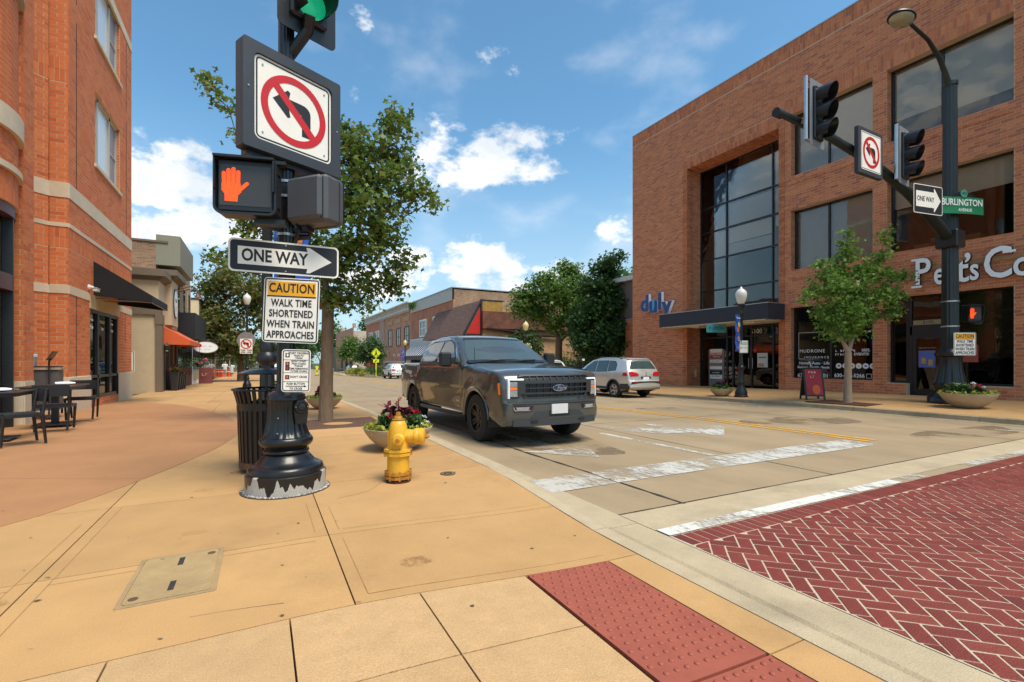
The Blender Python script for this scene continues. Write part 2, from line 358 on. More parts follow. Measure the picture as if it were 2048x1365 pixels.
b = B(); b.grid([[(x, y, -.14) for x in (-60,-20,2.5,15,40,80)] for y in (-40,-16.02)]); struct(b.obj('cross_street', M_road))
# concrete band beside the crossing
b = B(); b.grid([[(x, u, zr(x, u)+.004) for x in np.linspace(2.76,14.9,8)] for u in (2.76,3.17)]); struct(b.obj('concrete_band', M_kerb))
# tar joints of the road
def strip(name, pts, wd, mt, dz=.004, jit=.3, parent=None):
    b = B(); P = []
    for i in range(len(pts)-1):
        n = max(1, int(math.dist(pts[i], pts[i+1])/.15))
        for k in range(n): P.append((pts[i][0]+(pts[i+1][0]-pts[i][0])*k/n, pts[i][1]+(pts[i+1][1]-pts[i][1])*k/n))
    P.append(pts[-1]); row = []
    for i, (x, y) in enumerate(P):
        a, c = P[max(i-1,0)], P[min(i+1,len(P)-1)]; dx, dy = c[0]-a[0], c[1]-a[1]; l = math.hypot(dx, dy) or 1
        h = wd/2*(1+random.uniform(-jit, jit)); ox, oy = -dy/l*h, dx/l*h
        row.append([(x+ox, y+oy, zr(x, y)+dz), (x-ox, y-oy, zr(x, y)+dz)])
    b.grid(row); return struct(b.obj(name, mt, parent))
strip('road_joint', [(3.54,3.16),(3.51,4.6),(3.45,6),(3.45,16)], .04, M_dark, .0045, .6)
strip('road_joint', [(2.75,3.19),(14.9,3.19)], .012, M_dark, .005)
strip('road_joint', [(6.1,3.2),(6.1,60)], .014, M_dark, .003)
strip('road_joint', [(12.0,3.2),(12.0,60)], .014, M_dark, .003)
for u in (8.2,12.8,17.5,22,27,32,38,44): strip('road_joint', [(2.8 if u < 17 else .6,u),(14.9,u+.1)], .014, M_dark, .0035)
M_stain = worn('oil_stain', (.21,.145,.085), .43, 1.6)
for x0, x1, y0, y1 in ((9.6,11.4,9.4,11.0),(9.4,13.5,5.6,7.6),(3.2,5.4,4.9,9),(10.5,14.6,3.4,4.6),(5.0,7.4,13,19)):
    b = B(); c = []
    pl = [(x0+(x1-x0)*(.5+.5*math.cos(a)*(1+.2*math.sin(3*a))/1.2), y0+(y1-y0)*(.5+.5*math.sin(a)*(1+.2*math.cos(2*a+1))/1.2)) for a in np.linspace(0, 2*math.pi, 28, endpoint=False)]
    b.add([(x, y, zr(x, y)+.0025) for x, y in pl], [tuple(range(28))]); struct(b.obj('road_stain', M_stain))
# painted markings
M_pw = worn('worn_white_paint', (.56,.53,.47), .50, 11); M_pw2 = worn('fresh_white_paint', (.66,.63,.57), .57, 12); M_py = worn('worn_yellow_paint', (.75,.36,.03), .56, 9); M_pw3 = worn('thin_white_paint', (.52,.48,.41), .455, 9)
def paint(poly, mt, name='road_marking', dz=.007):
    b = B(); b.add([(x, y, zr(x, y)+dz) for x, y in poly], [tuple(range(len(poly)))]); return struct(b.obj(name, mt))
paint([(3.5,4.05),(9.1,4.05),(9.1,4.58),(3.5,4.58)], M_pw); paint([(2.62,4.03),(3.47,4.04),(3.47,4.58),(2.62,4.55)], M_pw3)
paint([(5.72,4.62),(5.84,4.62),(5.72,9),(5.6,9)], M_pw); paint([(5.6,12),(5.72,12),(5.5,16),(5.38,16)], M_pw)
for dx in (0,.26):
    for a, c in ((4.3,12),(12.05,24),(24.05,44),(44.05,70)):
        q = lambda u: 9.25-1.2*sm((u-6)/24)+dx
        paint([(q(a),a),(q(a)+.12,a),(q(c)+.12,c),(q(c),c)] if a > 12 else [(q(a)+s_,u) for s_, u in ((0,a),(.12,a))]+[(q(8)+.12,8),(q(12)+.12,12),(q(12),12),(q(8),8)], M_py)
paint([(3.42,6.1),(3.9,6.0),(4.62,6.15),(4.2,5.25)], M_pw3); paint([(3.92,6.12),(4.14,6.12),(4.1,8.4),(3.88,8.4)], M_pw3)
paint([(7.45,5.75),(8.75,6.75),(7.35,7.75),(7.3,7.0),(6.5,7.5),(6.25,8.3),(6.1,8.25),(6.3,7.0),(6.7,6.5),(7.35,6.38)], M_pw)
paint([(13.55,3.3),(13.67,3.3),(13.67,14),(13.55,14)], M_pw); paint([(14.15,3.3),(14.25,3.3),(14.25,30),(14.15,30)], M_pw3)
for u in (9.2,9.8,10.4,11,11.6,12.2): paint([(13.75,u),(14.1,u+.35),(14.1,u+.45),(13.75,u+.1)], M_pw3)
paint([(2.77,2.615),(6.4,2.615),(6.4,2.755),(2.77,2.755)], M_pw2, dz=.009); paint([(6.4,2.615),(14.6,2.63),(14.6,2.755),(6.4,2.755)], M_pw3, dz=.009)

# herringbone crossing
cw = B(); cw.grid([[(x, u, zr(x, u)+.004) for x in np.linspace(2.76,14.8,8)] for u in (-1.2,2.612)]); cw = struct(cw.obj('crossing_bed', M_bed))
LB, WB, J = .203, .1015, .0125
pav = []
c45 = math.cos(R(45)); cx0, cy0 = 8, 1
k = WB
for i in range(-90, 91):
    for j in range(-90, 91):
        m_ = (i-j) % 4
        if m_ not in (0, 3): continue
        sx, sy = (2, 1) if m_ == 0 else (1, 2)
        x, y = (i+sx/2)*k, (j+sy/2)*k
        X, Y = cx0+c45*(x-y), cy0+c45*(x+y)
        if 2.72 < X < 14.7 and -.9 < Y < 2.47: pav.append((X, Y, 45 if m_ == 0 else 135, LB-J, WB-J))
for n in range(int((14.7-2.80)/WB)): pav.append((2.83+n*WB, 2.505, 90, LB-J, WB-J))
pav = [p for p in pav if abs(p[2]) == 45 or True]
def camD(x, y): return .4707*x+.8824*y, .8824*x-.4707*y
def vis(x, y, z):
    D, r = camD(x, y)
    if D < .3: return -1
    px, py = 1024+941*r/D, 722+(1.22-z)*941/D
    return -1 if not (-40 < px < 2090 and -40 < py < 1400) else 1/D
pav.sort(key=lambda p: -vis(p[0], p[1], -.15))
b = B(); b.box(-(LB-J)/2,(LB-J)/2,-(WB-J)/2,(WB-J)/2,-.01,.0026,c=.002); pme = b.mesh('paver', M_paver)
rest = B()
for n, (x, y, a, l, wd) in enumerate(pav):
    M = T(x+random.uniform(-.0015,.0015), y+random.uniform(-.0015,.0015), zr(x, y)+.004+random.uniform(0,.0012)) @ RZ(R(a+random.uniform(-.6,.6)))
    if abs(a) != 90 and (y > 2.33 or x < 2.86):
        q_ = (2.395-y if y > 2.33 else 9, x-2.775)   # pavers cut along the border
        pl_ = [(-l/2,-wd/2),(l/2,-wd/2),(l/2,wd/2),(-l/2,wd/2)]; W_ = [M @ Vector((p[0], p[1], 0)) for p in pl_]
        def clip(P, f):
            o = []
            for i_ in range(len(P)):
                p, r_ = P[i_-1], P[i_]; fp, fr = f(p), f(r_)
                if (fp >= 0) != (fr >= 0): o.append(p.lerp(r_, fp/(fp-fr)))
                if fr >= 0: o.append(r_)
            return o
        W_ = clip(clip(W_, lambda p: 2.395-p.y), lambda p: p.x-2.775)
        if len(W_) > 2: rest.prism([(p.x, p.y) for p in W_], M.translation.z-.01, M.translation.z+.0026)
    elif n < 300: mobj('paver', pme, cw, M)
    else: rest.box(-l/2,l/2,-wd/2,wd/2,-.01,.0026,M)
o = rest.obj('paver_field', M_paver, cw); o['kind'] = 'stuff'

# left pavement: slabs
lw = B(); lw.grid([[(x, u, zw(x, u)-.06) for x in (-16,-5,-2,0,1,1.6,2.2,2.3)] for u in [-6,0,2,3,4,5,6,10,16]+[17]]); lw.grid([[(x, u, zw(x, u)-.06) for x in (-16,-5,-2,0,.12)] for u in [17,21,40,90,160]])
lw = struct(lw.obj('left_pavement', M_joint))
def slab(x0, x1, u0, u1, mt, parent, zf, n=1, name='slab', th=.05, g=.0042):
    b = B(); xs = np.linspace(x0+g, x1-g, n+1); ys = np.linspace(u0+g, u1-g, n+1)
    for P, rev in (([[(x, y, zf(x, y)) for x in xs] for y in ys], 0),): b.grid(P)
    def skirt(pts):
        b.grid([[(x, y, zf(x, y)) for x, y in pts], [(x, y, zf(x, y)-th) for x, y in pts]])
    skirt([(x, ys[0]) for x in xs]); skirt([(x, ys[-1]) for x in xs]); skirt([(xs[0], y) for y in ys]); skirt([(xs[-1], y) for y in ys])
    return b.obj(name, mt, parent, fix=True)
XN = [-4.6,-2.75,-1.1,.42,2.295]
def cells(us, xs, mt, zf=zw, parent=lw, n=1, stop=None):
    for i in range(len(us)-1):
        for j in range(len(xs)-1): slab(xs[j], xs[j+1], us[i], us[i+1], mt, parent, zf, n)
cells([.2,1.05,1.86], [-3.1,-1.8,-.55,.12,.75,1.40], M_ramp, n=4); cells([1.86,2.46], [-3.1,-1.8,-.55,.12,.75,1.40], M_ramp, n=4); cells([-.6,.2], [-3.1,-1.1,1.40], M_ramp, n=4)
for u0, u1 in ((-.6,.55),(.55,1.33),(1.33,2.46)): slab(2.035, 2.295, u0, u1, M_walk, lw, zw, 4)
slab(1.40, 2.035, -.6, .53, M_ramp, lw, zw, 3)
cells([2.46,3.525,5.0,6.5], XN, M_walk, n=6)
cells([6.5,8.1,9.65,11.2,12.8,14.4,16,17.4], XN, M_walk)
cells([17.4+1.55*i for i in range(24)], [-4.6,-3.1,-1.5,.12], M_walk)
slab(-4.6, .12, 54.6, 120, M_walk, lw, zw)
for u0, u1 in ((17.4,18.95),(18.95,20.5)):
    b = B(); uu = np.linspace(u0+.006, u1-.006, 6); b.grid([[(.126, u, zw(0, u)), (max(left_edge(u)-.172, .13), u, zw(0, u))] for u in uu]); b.obj('slab', M_walk, lw)
b = B(); b.grid([[(.1, u, zw(0, u)-.05), (left_edge(u)-.1, u, zw(0, u)-.05)] for u in np.linspace(16.9, 21.2, 8)]); b.obj('slab_bed', M_dark, lw)
for i in range(4): slab(-4.6-3*(i+1), -4.6-3*i, 0, 12.5, M_walk, lw, zw)
# brown concrete of the entrance plaza, a hair proud of the slabs it is flush with
F = [(-3.4,3.35),(-2.5,4.0),(-1.69,4.81),(-1.36,5.34),(-1.06,6.08),(-.80,6.85),(-.51,7.9),(-.35,9.21),(-.37,10.3),(-.55,11.9),(-1.02,13.95),(-1.75,16.2),(-2.65,18.1),(-4.3,19.6)]
def cat(P, n=5):
    o = []
    for i in range(len(P)-1):
        p0, p1, p2, p3 = [np.array(P[min(max(k, 0), len(P)-1)]) for k in (i-1, i, i+1, i+2)]
        for k in range(n):
            t = k/n; o.append(tuple(.5*((2*p1)+(-p0+p2)*t+(2*p0-5*p1+4*p2-p3)*t*t+(-p0+3*p1-3*p2+p3)*t**3)))
    return o+[P[-1]]
Fc = cat(F, 12)
def brown(u0, u1, s0, s1):   # slab between two slightly sloping joints
    lim0 = lambda x: u0+s0*(x+1); lim1 = lambda x: u1+s1*(x+1)
    pts = [p for p in Fc if lim0(p[0])+.006 <= p[1] <= lim1(p[0])-.006]
    pl = [(-4.9, lim0(-4.9)+.006)]+[(pts[0][0]-.005, lim0(pts[0][0])+.006)]+pts+[(pts[-1][0], lim1(pts[-1][0])-.006), (-4.9, lim1(-4.9)-.006)]
    pl = densify(pl, .35, True); n = len(pl); v, f = fill(pl, .45); b = B(); b.add([(x, y, zw(x, y)+.0045) for x, y in v], f); b.add([(x, y, zw(x, y)+.0045) for x, y in pl]+[(x, y, zw(x, y)-.02) for x, y in pl], [(i,(i+1)%n,n+(i+1)%n,n+i) for i in range(n)])
    return b.obj('brown_slab', M_brown, lw)
brown(3.3,6.02,0,-.55); brown(6.02,9.85,-.55,-.28); brown(9.85,13.2,-.28,-.2); brown(13.2,19.5,-.2,0)
# grime at the joint edges, gum and leaf litter
M_gum = mat('old_gum', (.10,.075,.05), .9, var=.3); litter = B()
for n in range(150):
    x, y = random.uniform(-3,2.2), random.uniform(1.2,9); r = random.choice([.006,.008,.012,.016]); a = random.random()*3
    litter.add([(x+r*math.cos(t+a)*random.uniform(.5,1.3), y+.6*r*math.sin(t)*random.uniform(.5,1.3), zw(x, y)+.0062) for t in np.linspace(0, 6.28, 7, endpoint=False)], [tuple(range(7))])
tag(litter.obj('pavement_litter', M_gum), 'dark gum spots and litter specks on the pavement', 'litter', kind='stuff')
# tooled border lines and hairline cracks of the slabs
M_tool = mat('tooled_line', (.34,.19,.075), .9, var=.25, scale=20); M_crack = mat('hairline_crack', (.16,.10,.055), .95, var=.3)
def wline(pts, wd, mt, name='tooled_line', jit=.15, wob=0):
    P = densify(pts, .12); b = B(); row = []
    for i, (x, y) in enumerate(P):
        a, c = P[max(i-1,0)], P[min(i+1,len(P)-1)]; dx, dy = c[0]-a[0], c[1]-a[1]; l = math.hypot(dx, dy) or 1; h = wd/2*(1+random.uniform(-jit,jit)); o_ = random.uniform(-wob,wob); x += -dy/l*o_; y += dx/l*o_
        row.append([(x-dy/l*h, y+dx/l*h, zw(x, y)+.0012), (x+dy/l*h, y-dx/l*h, zw(x, y)+.0012)])
    b.grid(row); o = b.obj(name, mt, lw)
for pts in ([(.50,2.55),(2.2,2.55)],[(.50,2.55),(.50,3.44)],[(.52,3.61),(2.2,3.61)],[(.50,3.61),(.50,4.2)],[(-1.02,2.56),(-1.02,5.0)],[(-1.02,3.44),(.33,3.44)],[(-1.18,2.56),(-1.18,4.6)],[(-2.7,3.44),(-1.18,3.44)],[(.34,3.61),(.34,4.4)]): wline(pts, .005, M_tool)
for pts in ([(.6,4.4),(.9,4.55),(1.15,4.9)],[(1.3,5.3),(1.7,5.7),(2.25,5.85)],[(-.3,2.7),(.1,2.62)],[(-3.9,8.2),(-2.8,8.6),(-1.9,8.5)]): wline(pts, .0035, M_crack, 'hairline_crack', .6, .012)
M_wst = worn('pavement_stain', (.36,.20,.08), .36, 9)
for k in range(16):
    x, y, r_ = random.uniform(-2.5,1.9), random.uniform(1.6,8), random.uniform(.04,.16); b = B(); b.add([(x+r_*1.3*math.cos(a)*random.uniform(.7,1.2), y+r_*math.sin(a)*random.uniform(.7,1.2), zw(x, y)+.0058) for a in np.linspace(0,6.28,14,endpoint=False)], [tuple(range(14))])
    if x < -.6 and y > 4: continue
    b.obj('stain', M_wst, lw)
# tactile plates
td = B(); td.lathe([(.0135,0),(.0125,.005),(.010,.008),(.005,.009),(0,.009)], 10); dome = td.mesh('dome', M_tact, 40)
for k, (u0, u1) in enumerate(((1.335,2.455),(.535,1.325))):
    t_ = thing('tactile_plate', ['red tactile paving plate with raised domes nearest the yellow hydrant','red tactile paving plate with domes at bottom edge of view'][k], 'tactile paving', (0,0,0), group='tactile paving plates')
    slab(1.412, 2.022, u0, u1, M_tact, t_, lambda x, y: zw(x, y)+.006, 4, 'plate', g=.003)
    n = 0; sp = .0605; row = 0; v = u1-.035
    while v > u0+.02:
        x = 1.445+(sp/2 if row % 2 else 0)
        while x < 2.0:
            if v > .98: mobj('dome', dome, t_, T(x, v, zw(x, v)+.0055))
            x += sp
        v -= sp*.98; row += 1
# utility lid in the pavement, valve cover
t_ = thing('utility_lid', 'square concrete utility lid with two lifting slots in pavement', 'utility lid', (-.425,3.27,0))
b = B(); ring(b, rrect(.43,.66,.02), rrect(.385,.615,.02), -.02, .004); b.obj('frame', mat('lid_frame', (.36,.24,.12), .9, var=.2, bump=.3), t_)
b = B(); b.prism(rrect(.375,.605,.02), -.02, .0055); b.obj('cover', mat('lid_concrete', (.40,.27,.125), .9, var=.15, scale=8, bump=.3, bscale=70, dirt=.3), t_)
for yy in (-.16,.19):
    b = B(); b.box(-.014,.014,yy-.06,yy+.06,.0055,.0068); b.obj('slot', M_dark, t_)
for xx, yy in ((-.15,-.25),(.15,.25)):
    b = B(); b.prism(circ(.022,12,xx,yy), .0055, .0075); b.obj('bolt', mat('rusty_bolt', (.12,.06,.03), .8, var=.3), t_)
t_ = thing('valve_cover', 'small round iron valve cover in pavement beside yellow hydrant', 'valve cover', (1.78,4.81,0))
b = B(); b.prism(circ(.075,24), -.02, .004); b.obj('cover', mat('valve_iron', (.20,.13,.07), .8, var=.3, scale=20), t_)
b = B(); ring(b, circ(.082,24), circ(.076,24), -.02, .006); ring(b, circ(.045,24), circ(.03,24), .004, .0075); b.obj('ring', M_dark, t_)
# tree grate
t_ = thing('tree_grate', 'rust brown slotted iron grate around street tree behind the hydrant', 'tree grate', (1.35,9.85,-.02))
MG = mat('rusty_grate', (.13,.065,.04), .85, var=.25, scale=14)
b = B(); ring(b, rrect(1.5,1.5,.01), circ(.3,20), -.01, .008) if False else None
for k in range(26):
    y = -.75+k*.0577; half = math.sqrt(max(0, .3**2-(y+.028)**2)) if abs(y+.028) < .3 else 0
    if half:
        b.box(-.75,-half,y,y+.04,-.01,.008); b.box(half,.75,y,y+.04,-.01,.008)
    else: b.box(-.75,.75,y,y+.04,-.01,.008)
ring(b, circ(.34,20), circ(.29,20), -.01, .0095); b.box(-.78,-.74,-.78,.78,-.01,.009); b.box(.74,.78,-.78,.78,-.01,.009); b.obj('bars', MG, t_)
b = B(); b.prism(rrect(1.5,1.5,.01), -.02, -.012); b.obj('soil', M_dark, t_)
# kerbs
def kerb(side, u0, u1, mt, parent):
    b = B(); P = []
    for u in np.linspace(u0+.004, u1-.004, max(2, int((u1-u0)/.5))):
        if side < 0:
            e = left_edge(u); zt = zw(2.3, u) if u < 17 else zw(0, u); zb = zr(2.75, u)+.005; q = min(zt, max(zt, zb))
            zt = max(zt, zb+.008)
            P.append([(e-.17,u,zt-.1),(e-.17,u,zt),(e-.15,u,zt+.002),(e-.045,u,zt),(e-.02,u,zt-.014),(e,u,zb+.012),(e+.02,u,zb+.002),(e+.28,u,zb),(e+.283,u,zb-.03)])
        else:
            e = 14.95; zt = zwr(15.1, u); zb = zr(14.9, u)+.005
            P.append([(e+.17,u,zt-.1),(e+.17,u,zt),(e+.05,u,zt),(e+.02,u,zt-.015),(e,u,zb+.01),(e-.02,u,zb),(e-.3,u,zb),(e-.303,u,zb-.03)])
    b.grid(P); n = len(P[0]); b.f += [tuple(range(n)), tuple(range((len(P)-1)*n, len(P)*n))]
    return b.obj('kerb_stone', mt, parent, 40, fix=True)
kl = struct(B().box(2.3,2.4,-6,-5.9,-.3,-.2).obj('left_kerb', M_kerb))
seg = [-6,-.5,2.95,4.95,8,11,14,17,20,23]+[26+4*i for i in range(22)]
for i in range(len(seg)-1): kerb(-1, seg[i], seg[i+1], M_kerb, kl)
kr = struct(B().box(15,15.1,-6,-5.9,-.3,-.2).obj('right_kerb', M_kerb2))
seg = [0,4.6,7.3,10.5,13.5,17,20.5,24,28]+[32+5*i for i in range(16)]
for i in range(len(seg)-1): kerb(1, seg[i], seg[i+1], M_kerb2, kr)
# right pavement
rw = B(); rw.grid([[(x, u, zwr(x, u)-.06) for x in (15.05,17,20)] for u in (0,10,20,30,60,110)]); rw = struct(rw.obj('right_pavement', M_joint))
cells([0]+[1.5+1.55*i for i in range(36)], [15.125,16.7,18.3,20.0], M_walk, zf=zwr, parent=rw)
slab(15.125, 20, 57, 110, M_walk, rw, zwr)
b = B(); b.grid([[(x, u, zwr(19.9, u)-.02) for x in (20,60)] for u in (22,44,60)]); struct(b.obj('garden_ground', mat('mulch', (.07,.05,.03), .95, var=.3, scale=6)))
t_ = thing('tree_pit', 'brown mulched tree pit in pavement beside the sandwich board', 'tree pit', (16.0,7.95,zwr(16,8)))
b = B(); b.box(-.75,.75,-.85,.85,-.03,.008); b.obj('mulch', mat('brown_mulch', (.09,.035,.02), .95, var=.35, scale=25, bump=.8, bscale=60), t_)
# ---------------------------------------------------------------- brickwork
BL, BH, BJ = .305, .1016, .0135
def wall_cells(x0, x1, z0, z1, holes):
    xs = sorted({x0, x1, *[min(max(h[k], x0), x1) for h in holes for k in (0, 1)]}); zs = sorted({z0, z1, *[min(max(h[k], z0), z1) for h in holes for k in (2, 3)]})
    for i in range(len(xs)-1):
        for j in range(len(zs)-1):
            cx, cz = (xs[i]+xs[i+1])/2, (zs[j]+zs[j+1])/2
            if xs[i+1]-xs[i] < 1e-6 or zs[j+1]-zs[j] < 1e-6: continue
            if not any(h[0] < cx < h[1] and h[2] < cz < h[3] for h in holes): yield xs[i], xs[i+1], zs[j], zs[j+1]
def brickwork(M, x0, x1, z0, z1, holes, soldiers=(), off=0.0, proud=.0035):
    """bricks laid in a wall whose local x runs along it, y up, z out; returns full bricks (centres) and a mesh of the cut ones"""
    full = []; cut = B(); n0 = int(math.floor(z0/BH+1e-6)); n = n0
    sh = [(s[0], s[1], s[2], s[3]) for s in soldiers]
    while n*BH < z1-1e-6:
        za, zb = max(n*BH, z0), min((n+1)*BH, z1)
        zc = (za+zb)/2
        iv = [(x0, x1)]
        for h in list(holes)+sh:
            if h[2]-1e-6 <= zc <= h[3]+1e-6:
                nv = []
                for a, c in iv:
                    if h[1] <= a or h[0] >= c: nv.append((a, c)); continue
                    if h[0] > a: nv.append((a, h[0]))
                    if h[1] < c: nv.append((h[1], c))
                iv = nv
        sft = off+(BL/2 if n % 2 else 0)
        for a, c in iv:
            k = math.floor((a-sft)/BL)
            while k*BL+sft < c-1e-6:
                p, q = max(a, k*BL+sft), min(c, (k+1)*BL+sft); k += 1
                if q-p < .03: continue
                g = BJ/2
                if q-p > BL-1e-4 and zb-za > BH-1e-4: full.append(((p+q)/2, (za+zb)/2))
                else: cut.box(p+g, q-g, za+g, zb-g, -.02, proud, M)
        n += 1
    for s in soldiers:
        h = s[3]-s[2]; rows = max(1, round(h/.305))
        for r_ in range(rows):
            x = s[0]
            while x < s[1]-.02:
                e = min(x+BH, s[1]); cut.box(x+.005, e-.005, s[2]+r_*h/rows+.005, s[2]+(r_+1)*h/rows-.005, -.02, proud+.002, M); x += BH
    return full, cut
def place_bricks(allfull, cut, matl, parent, limit=300, proud=.0035):
    b = B(); g = BJ/2; b.box(-BL/2+g, BL/2-g, -BH/2+g, BH/2-g, -.02, proud); me = b.mesh('brick', matl)
    sc = []
    for M, fs in allfull:
        nrm = (M.to_3x3() @ Vector((0,0,1)))
        for x, z in fs:
            P = M @ Vector((x, z, 0)); D, r_ = camD(P.x, P.y)
            s_ = -1
            if D > .5:
                px, py = 1024+941*r_/D, 722-(P.z-1.22)*941/D
                view = (Vector((0,0,1.22))-P).normalized()
                if 0 < px < 2048 and 0 < py < 1365 and nrm.dot(view) > .02: s_ = nrm.dot(view)/D**2
            sc.append((s_, M, x, z))
    sc.sort(key=lambda t: -t[0]); rest = B()
    for n, (s_, M, x, z) in enumerate(sc):
        if n < limit and s_ > 0: mobj('brick', me, parent, M @ T(x, z, random.uniform(-.0015,.0015)))
        else: rest.box(x-BL/2+g, x+BL/2-g, z-BH/2+g, z+BH/2-g, -.02, proud+random.uniform(-.0015,.0015), M)
    rest.add(cut.v, cut.f)
    o = rest.obj('brick_field', matl, parent); o['kind'] = 'stuff'; return o
def backing(b, M, x0, x1, z0, z1, holes, th=.3):
    for a, c, e, f in wall_cells(x0, x1, z0, z1, holes): b.box(a, c, e, f, -th, 0, M)

# ---------------------------------------------------------------- right corner building
RB = thing('office_building', 'three storey brown brick office block with recessed glazed entrance bay', 'building', (0,0,0))
WX = 19.9; MR = Matrix(((0,0,-1,WX),(-1,0,0,0),(0,1,0,0),(0,0,0,1)))     # local x = -Y, local y = Z, local z = -X (out to the street)
def LX(u): return -u
zB = -.25; zT = 14.78; uN, uF = -6.0, 21.75
H = []
bays = [(5.36, 8.60), (9.05, 12.1), (1.2, 4.9), (-5, .8)]
for a, c in bays:
    H += [(LX(c), LX(a), 9.05, 11.7), (LX(c), LX(a), 5.05, 7.62), (LX(c), LX(a), .46 if a > 9 or a < 5 else .46, 3.5)]
H[2] = (LX(8.60), LX(5.36), .43, 3.5)
door_hole = (LX(8.02), LX(7.0), -.3, 3.5); H.append(door_hole)
bay_hole = (LX(17.6), LX(12.62), -.3, 11.35); H.append(bay_hole)
SO = [(LX(uF), LX(uN), 14.17, 14.78)]
for a, c in bays: SO += [(LX(c)-.3, LX(a)+.3 if False else LX(a), 11.7, 12.31)]
SO += [(LX(17.6), LX(12.62), 11.35, 11.96)]
full, cut = brickwork(MR, LX(uF), LX(uN), zB, zT, H, SO)
bk = B(); backing(bk, MR, LX(uF), LX(uN), zB, zT, H, .45)
# far end of the building and its lower wing
bk.box(WX+6, WX+25, uN, uF, zB, zT-.02); bk.box(WX+.45, WX+6, uF-.3, uF, zB, zT-.02); bk.box(WX+.45, WX+6, uN, uF-.3, zT-.4, zT-.02)
allf = [(MR, full)]
# jambs that face the camera: far side of each opening, local x from the front into the wall
def jamb(u, z0, z1, depth):
    M = Matrix(((1,0,0,WX),(0,0,-1,u),(0,1,0,0),(0,0,0,1)))
    f, c = brickwork(M, 0.0, depth, z0, z1, [], off=-.05, proud=.003); allf.append((M, f)); cut.add(c.v, c.f)
for a, c in bays[:3]:
    jamb(c, 9.05, 11.7, .42); jamb(c, 5.05, 7.62, .42); jamb(c, .46, 3.5, .42)
bk.box(WX, WX+1.5, 17.6, 17.9, -.3, 11.65); bk.box(WX, WX+1.5, 12.32, 12.62, -.3, 11.65); jamb(17.6, -.2, 11.35, 1.3)
bk.box(WX, WX+1.5, 12.62, 17.6, 11.35, 11.6)
bk.obj('wall', M_mortR, RB)
# soffit bricks of the entrance recess
for i in range(40):
    for j in range(4): cut.box(WX+.02+j*.32, WX+.02+j*.32+.3, 12.65+i*.122, 12.65+i*.122+.11, 11.335, 11.36)
place_bricks(allf, cut, M_brickR, RB)
b = B(); b.box(WX-.03, WX+.5, uN, uF+.02, zT, zT+.05); b.obj('coping', M_alu, RB)
b = B(); b.box(WX-.02, WX+.3, uN, 12.6, -.3, -.02); b.obj('plinth', M_kerb2, RB)
# sloping brick sills
for a, c in bays[:3]:
    for zs in (5.05, 9.05):
        n = int((c-a)/.1016); s_ = B()
        for i in range(n):
            u = a+(i+.5)*(c-a)/n; h = (c-a)/n/2-.005
            s_.add([(WX-.02,u-h,zs-.30),(WX-.02,u+h,zs-.30),(WX+.34,u+h,zs+.02),(WX+.34,u-h,zs+.02),(WX-.02,u-h,zs-.36),(WX-.02,u+h,zs-.36),(WX+.34,u+h,zs-.08),(WX+.34,u-h,zs-.08)], [(0,3,2,1),(0,1,5,4),(1,2,6,5),(3,0,4,7)])
        s_.obj('sill_course', M_brickR, RB)
M_frame = mat('dark_bronze_frame', (.014,.014,.016), .4, var=.15)
G_off = glass('office_glass', (.02,.022,.024), .015, .88)
M_blind = mat('roller_blind', (.82,.73,.58), .9, var=.05, scale=3)
M_blind2 = mat('grey_roller_blind', (.60,.54,.47), .9, var=.05, scale=3)
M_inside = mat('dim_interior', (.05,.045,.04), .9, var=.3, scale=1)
def window(u0, u1, z0, z1, x, mull=(), trans=(), blind=None, blindm=None, parent=RB, gm=None, fr=.06):
    w_ = B(); w_.box(x-.05, x+.05, u0, u0+fr, z0, z1); w_.box(x-.05, x+.05, u1-fr, u1, z0, z1); w_.box(x-.05, x+.05, u0+fr, u1-fr, z0, z0+fr); w_.box(x-.05, x+.05, u0+fr, u1-fr, z1-fr, z1)
    for m in mull: w_.box(x-.048, x+.048, m-fr/2, m+fr/2, z0+fr, z1-fr)
    for m in trans: w_.box(x-.046, x+.046, u0+fr, u1-fr, m-.035, m+.035)
    wo = w_.obj('window', M_frame, parent)
    us = [u0+fr]+list(mull)+[u1-fr]; zs = [z0+fr]+list(trans)+[z1-fr]
    for i in range(len(us)-1):
        for j in range(len(zs)-1):
            p = B(); p.box(x, x+.008, us[i]+.005, us[i+1]-.005, zs[j]+.005, zs[j+1]-.005); p.obj('pane', gm or G_off, wo)
    if blind:
        for i in range(len(us)-1):
            zb = blind[i % len(blind)]
            if zb < z1-.05:
                p = B(); p.box(x+.11, x+.12, us[i], us[i+1], zb, z1-.02); p.obj('blind', blindm or M_blind, wo)
    return wo
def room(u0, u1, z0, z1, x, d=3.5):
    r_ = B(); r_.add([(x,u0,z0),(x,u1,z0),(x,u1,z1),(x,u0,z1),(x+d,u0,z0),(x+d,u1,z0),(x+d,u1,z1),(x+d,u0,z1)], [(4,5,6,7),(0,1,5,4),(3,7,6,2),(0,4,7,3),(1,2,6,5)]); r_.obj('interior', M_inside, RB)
for k, (a, c) in enumerate(bays[:3]):
    m = [a+(c-a)*.55]
    window(a, c, 9.05, 11.7, WX+.36, m, blind=[9.6, 9.9] if k == 0 else [9.1, 9.1], blindm=M_blind if k == 0 else M_blind2)
    window(a, c, 5.05, 7.62, WX+.36, m if k else [], blind=[6.7] if k == 0 else [5.1,5.1], blindm=M_blind if k == 0 else M_blind2)
    for z0, z1 in ((9.05,11.7),(5.05,7.62)): 
        if k == 0: room(a, c, z0, z1, WX+.45)
        else: room(a, c, z0, z1, WX+.45, .5)
